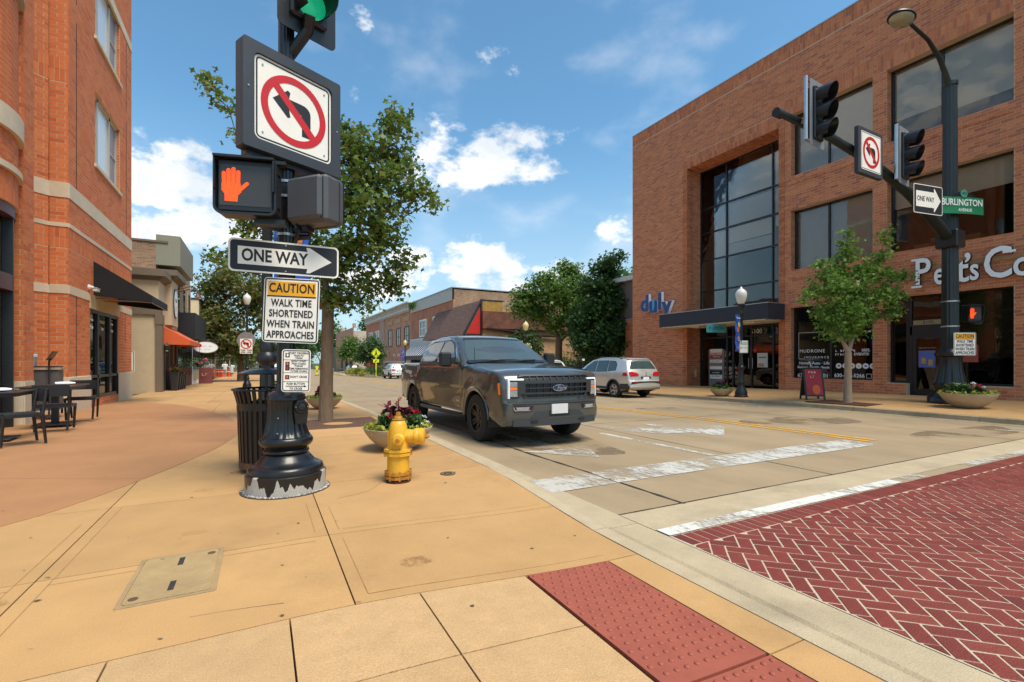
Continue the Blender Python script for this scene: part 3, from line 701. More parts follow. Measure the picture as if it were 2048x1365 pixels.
# furniture silhouettes upstairs
b = B(); 
for u, h in ((7.9,.35),(7.4,.5),(6.7,.4)): b.box(WX+1.0, WX+1.5, u-.3, u+.3, 5.05, 5.05+h)
b.obj('cushion', mat('orange_cushion', (.35,.15,.05), .9), RB)
# glazed entrance bay: four tall lights, three rows above the canopy
GX = WX+1.05
window(12.62, 17.6, 3.75, 11.35, GX, [13.55,16.0], [4.9,6.55,8.0,9.3], gm=G_off, fr=.07)
for (a, c, z0, z1, mt) in ((13.6,15.95,9.35,10.85,M_blind),(12.7,13.5,9.35,10.95,M_blind),(16.05,16.75,9.35,11.0,M_blind),(13.6,15.95,8.05,9.2,M_blind2),(12.7,13.5,8.05,9.2,M_blind2),(13.6,15.95,7.2,7.95,M_blind),(12.7,13.5,7.45,7.95,M_blind),(13.6,15.95,6.6,7.15,M_blind2),(16.05,16.75,6.6,7.9,M_blind2),(16.05,16.75,8.05,9.2,M_blind2)):
    p = B(); p.box(GX+.12, GX+.13, a, c, z0, z1); p.obj('blind', mt, RB)
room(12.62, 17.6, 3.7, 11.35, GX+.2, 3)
# canopy
cn = B(); cn.box(WX-1.15, WX+1.0, 12.35, 18.45, 3.0, 3.66); cn.obj('canopy', mat('charcoal_canopy', (.022,.027,.036), .6, var=.1), RB)
cs = B(); cs.box(WX-1.1, WX+1.0, 12.5, 18.3, 2.955, 2.998); cs.obj('canopy_soffit', mat('cream_soffit', (.75,.68,.55), .7, var=.05), RB)
for u in (13.6,16.6):
    b = B(); b.box(WX-.6, WX-.2, u-.25, u+.25, 2.90, 2.953); b.obj('soffit_light', mat('soffit_fitting', (.8,.75,.65), .6), RB)
b = B(); b.box(WX-1.17, WX+1.0, 12.33, 18.47, 3.66, 3.69); b.obj('canopy_flashing', M_alu, RB)
# entrance doors under canopy
G_dk = glass('dark_storefront_glass', (.012,.013,.014), .015, .5)
window(12.62, 17.6, -.2, 2.95, GX-.02, [13.5,14.6,15.6,15.95], [2.42], gm=G_dk, fr=.09)
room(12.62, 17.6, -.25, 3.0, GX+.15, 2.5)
b = B(); b.tube([(GX-.12,14.7,.85),(GX-.12,14.7,1.35)], .015); b.tube([(GX-.12,14.5,.85),(GX-.12,14.5,1.35)], .015); b.obj('door_handle', M_alu, RB)
MWt = mat('white_vinyl', (.85,.84,.82), .6, var=.03); MRd = mat('red_print', (.5,.03,.03), .6, var=.05); MBk = M_signblk; MTl = mat('teal_print', (.05,.33,.36), .5, var=.05); MBl = mat('blue_print', (.02,.10,.35), .5, var=.05); MCy = mat('cyan_print', (.18,.50,.62), .5, var=.05)
def wallf(u, z, x=WX-.03): return Matrix(((0,0,-1,x),(-1,0,0,u),(0,1,0,z),(0,0,0,1)))
def poster(name, u, z, w_, h, mt, parent=RB, x=GX-.035, d=.004):
    b = B(); b.box(-w_/2, w_/2, -h/2, h/2, -d, d, wallf(u, z, x)); return b.obj(name, mt, parent)
p = poster('lease_panel', 16.6, .75, .95, 2.1, mat('grey_panel', (.20,.20,.19), .6))
for z, h, mt in ((1.72,.22,MWt),(1.5,.28,MRd),(1.2,.16,MWt),(.86,.16,MWt),(.62,.2,MBk),(.38,.2,MWt)): poster('lease_sheet', 16.62, z, .74, h, mt, p, GX-.045)
text('FOR LEASE', .15, wallf(16.62,1.56,GX-.052), MWt, p, bold=.003); scrawl(12, .08, wallf(16.62,1.43,GX-.052), MWt, p, xs=.8); text('JEN LAMBERT', .09, wallf(16.62,1.2,GX-.052), MBk, p); text('AVAILABLE', .09, wallf(16.62,.6,GX-.052), MWt, p); text('JEN LAMBERT', .085, wallf(16.62,.41,GX-.052), MBk, p)
text('5100', .30, wallf(14.35,2.62,GX-.06), MWt, RB)
p = poster('door_poster', 14.05, 1.25, .52, .68, mat('pale_poster', (.62,.64,.60), .6, var=.05)); poster('poster_band', 14.05, 1.38, .36, .05, MBl, p, GX-.042); poster('poster_foot', 14.12, 1.02, .3, .16, mat('tan_print', (.4,.3,.2), .6), p, GX-.042)
p = poster('window_poster', 13.05, .55, .40, .46, MCy); b = B(); b.prism(circ(.16,24), 0, .002, wallf(13.05,.58,GX-.042)); b.obj('disc', mat('navy_print', (.02,.03,.07), .6), p); text('$80', .13, wallf(13.05,.58,GX-.046), MWt, p, bold=.003)
for u, z in ((13.2,1.52),(13.08,1.52),(12.96,1.52),(12.84,1.52),(13.2,1.3),(13.2,1.13),(13.08,1.13),(12.96,1.13),(13.2,.95)): poster('sticker', u, z, .1, .13, MRd if (u, z) == (13.2,1.13) else MWt)
b = B(); b.prism(circ(.1,20), 0, .003, wallf(14.42,1.72,GX-.04)); b.obj('round_sticker', MRd, RB)
b = B(); b.box(WX+.5, WX+.56, 17.45, 17.6, .35, .75); b.obj('meter_box', mat('tan_box', (.45,.33,.22), .7), RB)
# hanging entrance sign
t_ = thing('hanging_sign', 'teal rectangular sign hanging below the dark canopy', 'sign', (0,0,0))
b = B(); b.box(-.5,.5,-.19,.19,-.02,.02, facing((WX-1.0,15.0,2.74), -20)); b.obj('panel', mat('teal_panel', (.07,.36,.36), .5, var=.05), t_)
text('KUMON', .21, facing((WX-1.0,15.0,2.74), -20) @ T(0,0,.023), M_signblk, t_)
# shop window of the insurance office
a, c = bays[1]
window(a, c, .46, 3.5, WX+.3, [10.62], gm=G_dk, fr=.07)
room(a, c, .4, 3.5, WX+.35, .3)
def vin(s_, u, z, size, **k): return text(s_, size, wallf(u, z, WX+.292), MWt, RB, name='window_lettering', **k)
b = B(); 
for p_ in ((12.0,1.65,.012,.9),): b.box(-.006,.006,-.55,.55,0,.002, wallf(11.92,1.85,WX+.293)); b.box(-.5,.5,-.006,.006,0,.002, wallf(11.42,2.4,WX+.293)); b.box(-.12,.12,-.006,.006,0,.002, wallf(11.8,1.3,WX+.293))
b.obj('vinyl_lines', MWt, RB)
vin('MUDRONE', 11.38, 1.62, .19, spacing=1.15); vin('INSURANCE', 11.2, 1.36, .13, spacing=1.5); vin('Home · Auto · Life', 11.3, 1.12, .16, bold=.002); vin('Business · Health · Bonds', 11.33, .95, .125, bold=.002); vin('630-545-2001', 11.35, .60, .22, bold=.003)
scrawl(8, .14, wallf(10.1,1.62,WX+.292), MWt, RB); vin('SSES.', 9.4, 1.62, .14, bold=.003); scrawl(6, .14, wallf(10.2,1.47,WX+.292), MWt, RB); vin('EVENTS!', 9.55, 1.47, .14, bold=.003); vin('630-454-5266', 9.98, .64, .19, bold=.004)
b = B(); ring(b, rrect(.17,.17,.01), rrect(.145,.145,.008), 0, .002, wallf(9.3,.64,WX+.292)); b.obj('vinyl_square', MWt, RB)
for i, cc in enumerate([(.35,.05,.05),(.1,.2,.45),(.5,.1,.1),(.75,.65,.25),(.1,.25,.5),(.45,.12,.1)]):
    u = 10.35-.235*i; b = B(); b.prism(circ(.105,20), 0, .002, wallf(u,1.02,WX+.292)); o = b.obj('logo_disc', MWt, RB)
    b = B(); b.prism(rrect(.09,.08,.03), .002, .004, wallf(u,1.02,WX+.292)); b.obj('logo_mark', mat('logo_colour_%s' % 'abcdef'[i], cc, .6), o)
# coffee shop window and door
window(5.36, 6.98, .43, 3.5, WX+.3, [], gm=G_dk, fr=.07)
b = B(); b.box(WX+.5, WX+.52, 5.4, 6.95, 1.3, 3.45); b.obj('window_shade', mat('tan_shade', (.60,.47,.27), .9, var=.08, scale=2), RB)
room(5.36, 8.6, -.1, 3.5, WX+.6, 3)
p = poster('window_notice', 6.45, 1.45, .42, .55, mat('brick_red_print', (.35,.07,.04), .6, var=.1), RB, WX+.29); poster('notice_print', 6.52, 1.52, .12, .12, MBk, p, WX+.284)
p = poster('hours_notice', 6.86, 1.35, .2, .42, MBk, RB, WX+.29); scrawl(5, .05, wallf(6.86,1.45,WX+.283), MWt, p); scrawl(5, .05, wallf(6.86,1.3,WX+.283), MWt, p)
window(8.06, 8.60, .43, 3.5, WX+.3, [], gm=G_dk, fr=.06)
window(7.02, 8.02, 2.42, 3.5, WX+.3, [], gm=G_dk, fr=.06)
b = B(); b.box(WX+.27, WX+.33, 7.0, 7.02, -.05, 3.5); b.box(WX+.26, WX+.34, 7.02, 8.02, 2.12, 2.42); b.box(WX+.26, WX+.34, 6.96, 7.08, -.05, 3.5); b.box(WX+.26, WX+.34, 7.96, 8.08, -.05, 3.5); b.obj('door_frame', M_frame, RB)
b = B(); b.box(WX+.24, WX+.25, 7.12, 7.92, 2.46, 2.62); b.obj('number_plate', mat('brass_panel', (.30,.25,.13), .5, metal=.3), RB); text('5100', .15, wallf(7.5,2.54,WX+.235), MBk, RB)
dr = B(); dr.box(WX+.27, WX+.32, 7.08, 7.2, 0, 2.12); dr.box(WX+.27, WX+.32, 7.84, 7.96, 0, 2.12); dr.box(WX+.27, WX+.32, 7.2, 7.84, 0, .25); dr.box(WX+.27, WX+.32, 7.2, 7.84, 2.0, 2.12); dr = dr.obj('door', M_frame, RB)
b = B(); b.box(WX+.29, WX+.3, 7.19, 7.85, .24, 2.01); b.obj('pane', G_dk, dr)
b = B(); b.tube([(WX+.26,7.14,1.25),(WX+.19,7.14,1.25),(WX+.19,7.14,.9),(WX+.26,7.14,.9)], .016); b.obj('handle', M_alu, dr)
p = poster('door_poster', 7.55, 1.28, .46, .58, mat('blue_poster', (.09,.13,.38), .5, var=.1), RB, WX+.283)
for u, z in ((7.64,1.22),(7.45,1.16)):
    b = B(); b.box(-.06,.06,-.1,.1,0,.003, wallf(u,z,WX+.278)); b.obj('cup_print', mat('amber_print', (.45,.28,.06), .6), p)
text('WELCOME TO PEET’S', .05, wallf(7.55,1.66,WX+.28), mat('gold_print', (.5,.38,.15), .5), dr)
b = B(); b.box(WX-.04, WX+.01, uN, 8.55, 4.28, 4.42); b.obj('sign_rail', mat('tan_rail', (.40,.20,.09), .6), RB)
t_ = thing('shop_sign', 'white raised serif lettering above the coffee shop window', 'shop sign', (0,0,0))
MLet = mat('white_letter_face', (.95,.93,.90), .4, var=.02); MLs = mat('black_letter_edge', (.02,.02,.02), .5)
for s_, u, size, z, k_ in (('P',7.52,1.35,4.20,.72),('e',7.06,1.15,4.08,.62),('e',6.75,1.15,4.08,.62),('t',6.49,1.25,4.10,.8),('’',6.36,1.2,4.2,.8),('s',6.2,1.1,4.08,.6),('C',5.67,1.45,4.16,.72),('o',5.13,1.2,4.08,.72),('f',4.75,1.4,4.15,.8),('f',4.45,1.4,4.15,.8),('e',4.1,1.15,4.08,.62),('e',3.75,1.15,4.08,.62)):
    text(s_, size*.92, wallf(u,z,WX-.10), MLs, t_, name='letter_edge', bold=.03, ext=.045, xs=k_); text(s_, size*.92, wallf(u,z,WX-.15), MLet, t_, name='letter_face', bold=.018, ext=.006, xs=k_)
for u, z in ((7.68,3.74),(7.68,4.66),(5.42,4.50),(6.49,3.80)):
    b = B(); b.box(-.14,.14,-.035,.035,-.03,.007, wallf(u,z,WX-.15)); b.obj('letter_serif', MLet, t_)
t_ = thing('clinic_sign', 'blue raised lower case lettering on brown brick wall', 'shop sign', (0,0,0))
MLb = mat('blue_letter_face', (.02,.06,.22), .4, var=.03); MLw = mat('white_letter_return', (.78,.78,.77), .5); MLc = mat('light_blue_letter', (.06,.42,.70), .4)
for s_, u, z in (('d',20.5,4.50),('u',19.83,4.38),('l',19.33,4.50),('y',18.82,4.24)):
    text(s_, 1.28, wallf(u,z,WX-.12), MLw, t_, name='letter_return', bold=.07, ext=.09); text(s_, 1.28, wallf(u,z,WX-.225), MLb, t_, name='letter_face', bold=.055, ext=.006)
b = B(); b.prism([(.0+.16*math.cos(a)*(1 if a > 0 else 1),.36*math.sin(a)) for a in np.linspace(-1.57,1.57,10)]+[(0,.36)], 0, .012, wallf(19.86,4.40,WX-.245)); b.obj('letter_fill', MLc, t_)
# set-back lower wing
LW = thing('brick_annex', 'low brick annex set back beside the office block', 'building', (0,0,0))
MA_ = Matrix(((0,0,-1,21.6),(-1,0,0,0),(0,1,0,0),(0,0,0,1)))
f_, c_ = brickwork(MA_, -24.3, -21.75, -.4, 4.0, []); bb = B(); bb.box(21.62, 40, 21.75, 24.3, -.5, 4.02); bb.obj('wall', M_mortR, LW)
MA2 = Matrix(((1,0,0,0),(0,0,-1,24.31),(0,1,0,0),(0,0,0,1)))
place_bricks([(MA_, f_)], c_, M_brickR, LW, 100)
b = B(); b.box(21.9, 40, 21.75, 30, 4.02, 6.6); b.obj('metal_wing', mat('brown_cladding', (.16,.13,.11), .6), LW); b = B(); b.box(21.6, 40, 21.75, 30.2, 6.6, 6.9); b.obj('fascia', mat('white_fascia', (.7,.68,.63), .6), LW)
# ---------------------------------------------------------------- left corner building
LBd = thing('brick_building', 'orange brick corner building with stone bands and curved corner bay', 'building', (0,0,0))
FX = -4.3
ML = Matrix(((0,0,1,FX),(1,0,0,0),(0,1,0,0),(0,0,0,1)))          # local x = Y, y = Z, z = +X
u3, uE = 15.8, 22.35; zTL = 15.5
holes = [(17.95,20.7,7.0,9.15),(17.95,20.7,10.75,12.9),(17.5,20.5,.08,2.92)]
bands = [(u3,uE,2.92,3.12),(u3,uE,4.60,4.70),(u3,uE,5.34,5.72),(u3,uE,12.79,13.09)]
base = [(u3,17.5,-.4,.8),(20.5,uE,-.4,.8)]
sol = [(u3,uE,4.08,4.60)]
full, cut = brickwork(ML, u3, uE, -.3, zTL, holes+bands+base, sol)
bk = B(); backing(bk, ML, u3+.02, uE, -.4, zTL, holes, .3)
bk.box(-14, FX-.3, u3+.3, uE, -.4, zTL-.05) if False else None
allf = [(ML, full)]
def seg(P, Q, z0, z1, hol=(), bnd=(), so=(), off=0):
    """wall from plan point P to Q (left to right as seen from outside)"""
    d_ = Vector((Q[0]-P[0], Q[1]-P[1], 0)); L_ = d_.length; d_.normalize(); n = Vector((d_.y, -d_.x, 0))
    M = Matrix(((d_.x,0,n.x,P[0]),(d_.y,0,n.y,P[1]),(0,1,0,0),(0,0,0,1)))
    f, c = brickwork(M, 0, L_, z0, z1, [(0,L_,a,b_) for a, b_ in bnd]+list(hol), [(0,L_,a,b_) for a, b_ in so], off); allf.append((M, f)); cut.add(c.v, c.f)
    backing(bk, M, .012, L_-.012, z0, z1, hol, .12)
    for a, b_ in bnd:
        k = max(1, round(L_/1.2))
        for i in range(k):
            s_ = B(); s_.box(i*L_/k+.003, (i+1)*L_/k-.003, a, b_, -.05, .02, M); s_.obj('stone_band' if a > 1 else 'stone_base', M_stone, LBd)
    return M
bn = [(-.3,.8),(2.92,3.12),(4.60,4.70),(5.34,5.72),(12.79,13.09)]; sn = [(4.08,4.60),(8.25,8.86)]
P0, P1, P2, P3 = (-5.0,13.0), (-5.03,15.44), (-4.67,15.8), (-4.3,15.8)
seg(P2, P3, -.3, zTL, bnd=bn, so=sn); seg(P1, P2, -.3, zTL, bnd=bn, so=sn, off=.1)
# pier of the bay
pr = [(-4.46,12.95),(-4.2,12.95),(-4.2,13.4),(-5.02,15.44)]
seg(pr[0], pr[1], -.3, zTL, bnd=[(-.3,.8)], off=.05); seg(pr[1], pr[2], -.3, zTL, bnd=[(-.3,.8)]); seg(pr[2], pr[3], -.3, zTL)
for (a, c, z0, z1) in bands:
    n = 8
    for i in range(n):
        p, q = a+(c-a)*i/n, a+(c-a)*(i+1)/n
        if z0 < 3 and q > 17.5 and p < 20.5: p, q = (p, min(q, 17.5)) if p < 17.5 else (max(p, 20.5), q)
        if q-p > .05: s_ = B(); s_.box(p+.003, q-.003, z0, z1, -.05, .022, ML); s_.obj('stone_band', M_stone, LBd)
s_ = B(); s_.box(17.42, 20.58, 2.72, 3.12, -.25, .03, ML); s_.obj('lintel', mat('tan_lintel', (.50,.38,.22), .8, var=.08), LBd)
for a, c in ((u3,17.5),(20.5,uE)):
    s_ = B(); s_.box(a, c, -.4, .8, -.3, .03, ML, c=.01); s_.obj('stone_base', M_stone, LBd)
M_vin = mat('vinyl_frame', (.46,.43,.36), .5, var=.04); G_res = glass('flat_glass', (.35,.37,.37), .02, 0)
G_sky = mat('white_curtain_glass', (.78,.79,.77), .12, var=.05, spec=.9); G_net = mat('net_screen', (.30,.25,.27), .5, var=.08, scale=60)
for z0, z1 in ((7.0,9.15),(10.75,12.9)):
    f_ = B(); x0, x1 = 17.95, 20.7
    for a, c, e, g in ((x0,x0+.09,z0,z1),(x1-.09,x1,z0,z1),(x0,x1,z0,z0+.08),(x0,x1,z1-.09,z1),(18.45,18.56,z0,z1),(19.75,19.87,z0,z1)): f_.box(a, c, e, g, -.16, -.08, ML)
    f_ = f_.obj('window', M_vin, LBd)
    for a, c, mt in ((18.04,18.45,G_net),(18.56,19.75,G_sky),(19.87,20.61,G_net)):
        p = B(); p.box(a, c, z0+.08, z1-.09, -.14, -.13, ML); p.obj('pane', mt, f_)
    for a, c in ((18.04,18.45),(19.87,20.61)): p = B(); p.box(a, c, (z0+z1)/2-.025, (z0+z1)/2+.025, -.15, -.1, ML); p.obj('sash_bar', M_vin, f_)
    p = B(); p.box(17.85, 20.8, z0-.1, z0, -.2, .06, ML); p.obj('sill', M_stone, f_)
    jm = Matrix(((1,0,0,FX-.3),(0,0,-1,20.7),(0,1,0,0),(0,0,0,1))); f2, c2 = brickwork(jm, 0, .3, z0, z1, [], proud=.003); allf.append((jm, f2)); cut.add(c2.v, c2.f)
# movement joints
for u, z0, z1 in ((16.35,5.72,10.1),(16.35,10.6,15),(21.55,5.72,9.8),(21.55,10.2,12.7),(16.35,.8,2.9),(21.4,1.9,3.0)):
    p = B(); p.box(u-.012, u+.012, z0, z1, .006, .0115, ML); p.obj('movement_joint', M_dark, LBd)
# street window
G_lw = glass('cafe_glass', (.012,.014,.015), .012, .6)
f_ = B()
for a, c, e, g in ((17.5,17.58,.08,2.72),(20.42,20.5,.08,2.72),(17.5,20.5,.08,.2),(17.5,20.5,2.62,2.72),(18.3,18.42,.2,2.62),(19.55,19.67,.2,2.62),(17.58,20.42,.72,.8)): f_.box(a, c, e, g, -.14, -.02, ML)
f_ = f_.obj('window', M_frame, LBd)
for a, c in ((17.58,18.3),(18.42,19.55),(19.67,20.42)):
    for e, g in ((.2,.72),(.8,2.62)): p = B(); p.box(a, c, e, g, -.09, -.08, ML); p.obj('pane', G_lw, f_)
for u, a_, c_ in ((17.95,'CAKES','TO GO'),(18.98,'LUNCH & BRUNCH','DINNER'),(20.05,'CATERING','EVENTS')):
    for zz_, n_ in ((2.42,6 if 'L' in a_ else 3),(2.2,3)): scrawl(n_, .15, Matrix(((0,0,1,FX-.07),(1,0,0,u),(0,1,0,zz_),(0,0,0,1))), MWt, f_, xs=.9)
p = B(); p.box(FX-2.5, FX-.3, 17.3, 20.7, -.1, 3); p = B(); p.box(FX-1.6, FX-1.55, 17, 21, -.1, 3.0); p.obj('interior', M_inside, LBd)
# roof and hidden sides of the building
core = B(); core.box(-22, FX-2.2, 16.4, uE, -.4, zTL-.05); core.box(-22, FX-.2, uE-.25, uE-.003, -.4, zTL-.05); core.box(-22,-5.6,15.4,16.4,-.4,zTL-.05); core.box(FX-2.2, FX-.3, 16.4, uE-.25, 3.2, 6.9); core.box(FX-2.2, FX-.3, 16.4, uE-.25, 13.1, zTL-.05); core.box(FX-2.2,FX-.5,16.4,17.4,-.4,zTL-.06)
core.obj('core', M_mortL, LBd)
bk.obj('wall', M_mortL, LBd)
# curved corner bay: brick drum with stone rings, shop glazing below
cb, Rb = (-6.0,12.1), 1.90
def arc_wall(r, z0, z1, a0, a1, hol=()):
    n = int((a1-a0)*r/.3)
    for i in range(n):
        t0, t1 = a0+(a1-a0)*i/n, a0+(a1-a0)*(i+1)/n
        P = (cb[0]+r*math.cos(t0), cb[1]+r*math.sin(t0)); Q = (cb[0]+r*math.cos(t1), cb[1]+r*math.sin(t1))
        yield P, Q, (t0+t1)/2
for z0, z1, sf in ((4.15,4.72,1),(4.84,5.45,0),(5.85,8.2,0),(11,zTL,0)):
    for i, (P, Q, t) in enumerate(arc_wall(Rb, z0, z1, R(-100), R(28))):
        d_ = Vector((Q[0]-P[0], Q[1]-P[1], 0)); L_ = d_.length; d_.normalize(); n_ = Vector((d_.y, -d_.x, 0))
        M = Matrix(((d_.x,0,n_.x,P[0]),(d_.y,0,n_.y,P[1]),(0,1,0,0),(0,0,0,1)))
        backing(bk2 if False else bk, M, 0, L_, z0, z1, [], .1) if False else None
        c2 = B()
        if sf:
            for q in range(3): cut.box(q*L_/3+.005, (q+1)*L_/3-.005, z0+.005, z0+.30, -.1, .001, M); cut.box(q*L_/3+.005, (q+1)*L_/3-.005, z0+.31, z1-.005, -.1, .001, M)
        else:
            k = 0; z = z0
            while z < z1-.02:
                e = min(z+BH, z1); h = L_/2 if k % 2 else 0
                if k % 2: cut.box(.0, L_/2-.005, z+.0055, e-.0055, -.1, .001, M); cut.box(L_/2+.005, L_, z+.0055, e-.0055, -.1, .001, M)
                else: cut.box(.005, L_-.005, z+.0055, e-.0055, -.1, .001, M)
                z = e; k += 1
place_bricks(allf, cut, M_brickL, LBd)
def drum(name, r0, r1, z0, z1, mt, a0=-100, a1=28):
    b = B(); rows = []
    for t in np.linspace(R(a0), R(a1), 30): c_, s_ = math.cos(t), math.sin(t); rows.append([(cb[0]+r*c_, cb[1]+r*s_, z) for r, z in ((r0,z0),(r1,z0),(r1,z1),(r0,z1),(r0,z0))])
    b.grid(rows); b.f += [(0,1,2,3), tuple(len(b.v)-5+i for i in range(4))]; return b.obj(name, mt, LBd, 35, fix=True)
drum('bay_backing', 1.5, Rb-.006, 4.15, zTL, M_mortL) if False else [drum('bay_backing', 1.5, Rb-.008, a, c, M_mortL) for a, c in ((4.15,8.2),(11,zTL))]
drum('stone_ring', 1.6, 1.98, 5.45, 5.85, M_stone); drum('stone_ring', 1.6, 1.965, 4.72, 4.83, M_stone); drum('sill_ring', 1.6, 1.99, 8.2, 8.32, M_vin)
drum('bay_window_frame', 1.78, 1.86, 8.32, 8.5, M_vin); drum('bay_window', 1.76, 1.8, 8.5, 11, G_sky); drum('bay_head', 1.6, 1.9, 10.9, 11, M_vin)
for a in (-70,-45,-20,3,20): 
    t = R(a); b = B(); b.box(-.06,.06,-.06,.06,8.32,11, T(cb[0]+1.83*math.cos(t), cb[1]+1.83*math.sin(t), 0) @ RZ(t)); b.obj('bay_mullion', M_vin, LBd)
# shopfront under the bay: bronze frame and dark glass
drum('shopfront_head', 1.6, 1.86, 3.95, 4.15, mat('maroon_fascia', (.10,.03,.025), .5, var=.1)); drum('shopfront_transom', 1.6, 1.84, 2.55, 2.85, mat('maroon_fascia'))
drum('shopfront_glass', 1.66, 1.7, 0, 3.95, G_lw); drum('shopfront_backing', 1.2, 1.25, 0, 4.1, M_inside)
for a in (-75,-40,-10,14):
    t = R(a); b = B(); b.box(-.08,.08,-.08,.08,-.1,3.95, T(cb[0]+1.76*math.cos(t), cb[1]+1.76*math.sin(t), 0) @ RZ(t)); b.obj('shopfront_mullion', M_frame, LBd)
tb_ = T(cb[0]+1.72*math.cos(R(-2)), cb[1]+1.72*math.sin(R(-2)), 2.4)
text('ILS', .16, facing((-4.58,11.35,2.38), 60), MWt, LBd, bold=.004)
# awning
aw = thing('black_awning', 'black fabric shed awning over the street window of orange brick building', 'awning', (0,0,0))
b = B(); y0, y1 = 17.8, 20.45; b.add([(FX,y0,4.12),(-2.92,y0,3.2),(-2.92,y1,3.2),(FX,y1,4.12),(-2.92,y0,2.98),(-2.92,y1,2.98),(FX,y0,3.12),(FX,y1,3.12)], [(0,1,2,3),(1,4,5,2),(0,6,4,1),(3,2,5,7)])
b.obj('canvas', mat('black_canvas', (.008,.008,.009), .9, var=.2, scale=4), aw)
b = B(); b.tube([(FX+.02,y0+.1,3.05),(-2.95,y0+.1,3.0)], .018); b.tube([(-2.95,y0+.1,3.0),(-2.95,y1-.1,3.0)], .018); b.tube([(FX+.05,y0+.9,3.05),(-3.2,y0+.15,3.02)], .015); b.obj('frame', M_alu, aw)
# camera
sc_ = thing('security_camera', 'white bullet security camera on orange brick beside black awning', 'camera', (FX,17.35,3.3))
b = B(); b.lathe([(.075,0),(.075,.03),(.05,.05),(.03,.12),(0,.12)], 16, RY(R(90))); b.obj('bracket', mat('white_plastic', (.7,.7,.68), .4), sc_, 40)
b = B(); b.tube([(.1,0,0),(.13,.05,-.04)], .025); b.box(.08,.19,.0,.28,-.1,-.01, c=.015); b.box(.075,.195,-.02,.32,-.01,.0); b.obj('housing', mat('white_plastic'), sc_)
b = B(); b.box(.085,.185,.28,.30,-.09,-.02); b.obj('lens', M_black, sc_)
# small wall sign at the far corner
t_ = thing('wall_sign', 'white sign just past the far corner of orange brick building', 'sign', (0,0,0))
b = B(); b.tube([(-4.74,24.02,-.2),(-4.74,24.02,1.5)], .03); b.obj('post', M_alu, t_); b = B(); b.prism(rrect(.45,.85,.05), 0, .02, facing((-4.74,24.0,1.2), 0)); b.obj('panel', M_white, t_); b = B(); ring(b, rrect(.41,.81,.04), rrect(.37,.77,.03), .02, .023, facing((-4.74,24.0,1.2), 0)); b.obj('border', M_signblk, t_)


# ---------------------------------------------------------------- pavement café
M_wood = mat('black_stained_wood', (.013,.012,.012), .45, var=.3, scale=12, stretch=(1,1,6)); M_cord = mat('woven_cord', (.035,.035,.038), .8, var=.4, scale=60, bump=.5)
M_ttop = mat('dark_tabletop', (.035,.028,.025), .35, var=.3, scale=6)
def chair(label, x, y, rz):
    t = thing('cafe_chair', label, 'chair', (x, y, .004), R(rz), 'black wooden café chairs')
    for sx in (-1, 1):
        b = B(); b.tube([(sx*.205,-.22,0),(sx*.225,-.2,.44)], [.017,.024], 6); b.obj('leg', M_wood, t)
        b = B(); b.tube([(sx*.205,.24,0),(sx*.225,.2,.44),(sx*.22,.25,.80)], [.017,.024,.018], 6); b.obj('leg', M_wood, t)
    b = B(); b.box(-.235,.235,-.225,-.19,.40,.445); b.box(-.235,.235,.18,.215,.40,.445); b.box(-.24,-.205,-.22,.21,.40,.445); b.box(.205,.24,-.22,.21,.40,.445); b.obj('seat_frame', M_wood, t)
    b = B()
    for i in range(14):
        for j in range(13): b.box(-.2+i*.0288,-.2+i*.0288+.024,-.185+j*.0285,-.185+j*.0285+.024,.435,.452+(.004 if (i+j) % 2 else 0))
    o = b.obj('woven_seat', M_cord, t); o['kind'] = 'stuff'
    b = B(); b.grid([[(x_, .245+.03*(1-(x_/.23)**2), z) for x_ in np.linspace(-.235,.235,9)] for z in (.60,.64,.76,.80)]); b.grid([[(x_, .265+.03*(1-(x_/.23)**2), z) for x_ in np.linspace(-.235,.235,9)] for z in (.80,.76,.64,.60)])
    b.grid([[(x_, yy+.03*(1-(x_/.23)**2), .80) for x_ in np.linspace(-.235,.235,9)] for yy in (.245,.265)]); b.obj('backrest', M_wood, t)
    return t
def table(label, x, y, rz, sx, sy):
    t = thing('cafe_table', label, 'table', (x, y, .004), R(rz), 'dark café tables')
    b = B(); b.box(-sx/2,sx/2,-sy/2,sy/2,.72,.745,c=.006); b.obj('tabletop', M_ttop, t)
    b = B(); b.box(-sx/2+.05,sx/2-.05,-sy/2+.05,sy/2-.05,.67,.72); b.obj('apron', M_wood, t)
    b = B(); b.box(-.05,.05,-.05,.05,.02,.68,c=.006); b.obj('pedestal', M_blackm, t)
    b = B(); b.box(-.27,.27,-.27,.27,0,.018,c=.004); b.obj('foot_plate', M_blackm, t)
    return t
table('dark square café table nearest the camera at the left edge', -3.68,10.2,4,.85,.85)
table('dark long café table with a plate beside the brick pier', -3.5,12.15,2,.75,1.3)
chair('black café chair at the left edge under the nearest table', -3.12,9.45,-60)
chair('black woven seat café chair with its back to the camera', -3.2,11.1,184)
chair('black café chair on the far side of the long café table', -3.32,12.98,4)
def plate(label, x, y, z):
    t = thing('napkin_plate', label, 'plate', (x, y, z), 0, 'plates with rolled napkins')
    b = B(); b.lathe([(.0,.004),(.08,.004),(.13,.014),(.135,.017),(.13,.018),(.08,.008),(0,.007)], 24); b.obj('plate', mat('white_china', (.75,.76,.78), .2), t, 40)
    b = B(); b.tube([(-.14,-.02,.035),(-.05,0,.04),(.08,.01,.038),(.15,.02,.03)], [.03,.034,.032,.022], 10, Matrix.Diagonal((1,1,.8,1))); b.obj('napkin', mat('white_napkin', (.72,.73,.78), .9, var=.06, scale=20, bump=.2), t, 60)
plate('white plate and rolled napkin on the nearest café table', -3.55,10.05,.752); plate('white plate and rolled napkin on the far café table', -3.4,12.3,.752)
hs = thing('host_stand', 'tan host stand with black top beside the brick corner', 'host stand', (-4.45,14.3,0), R(8))
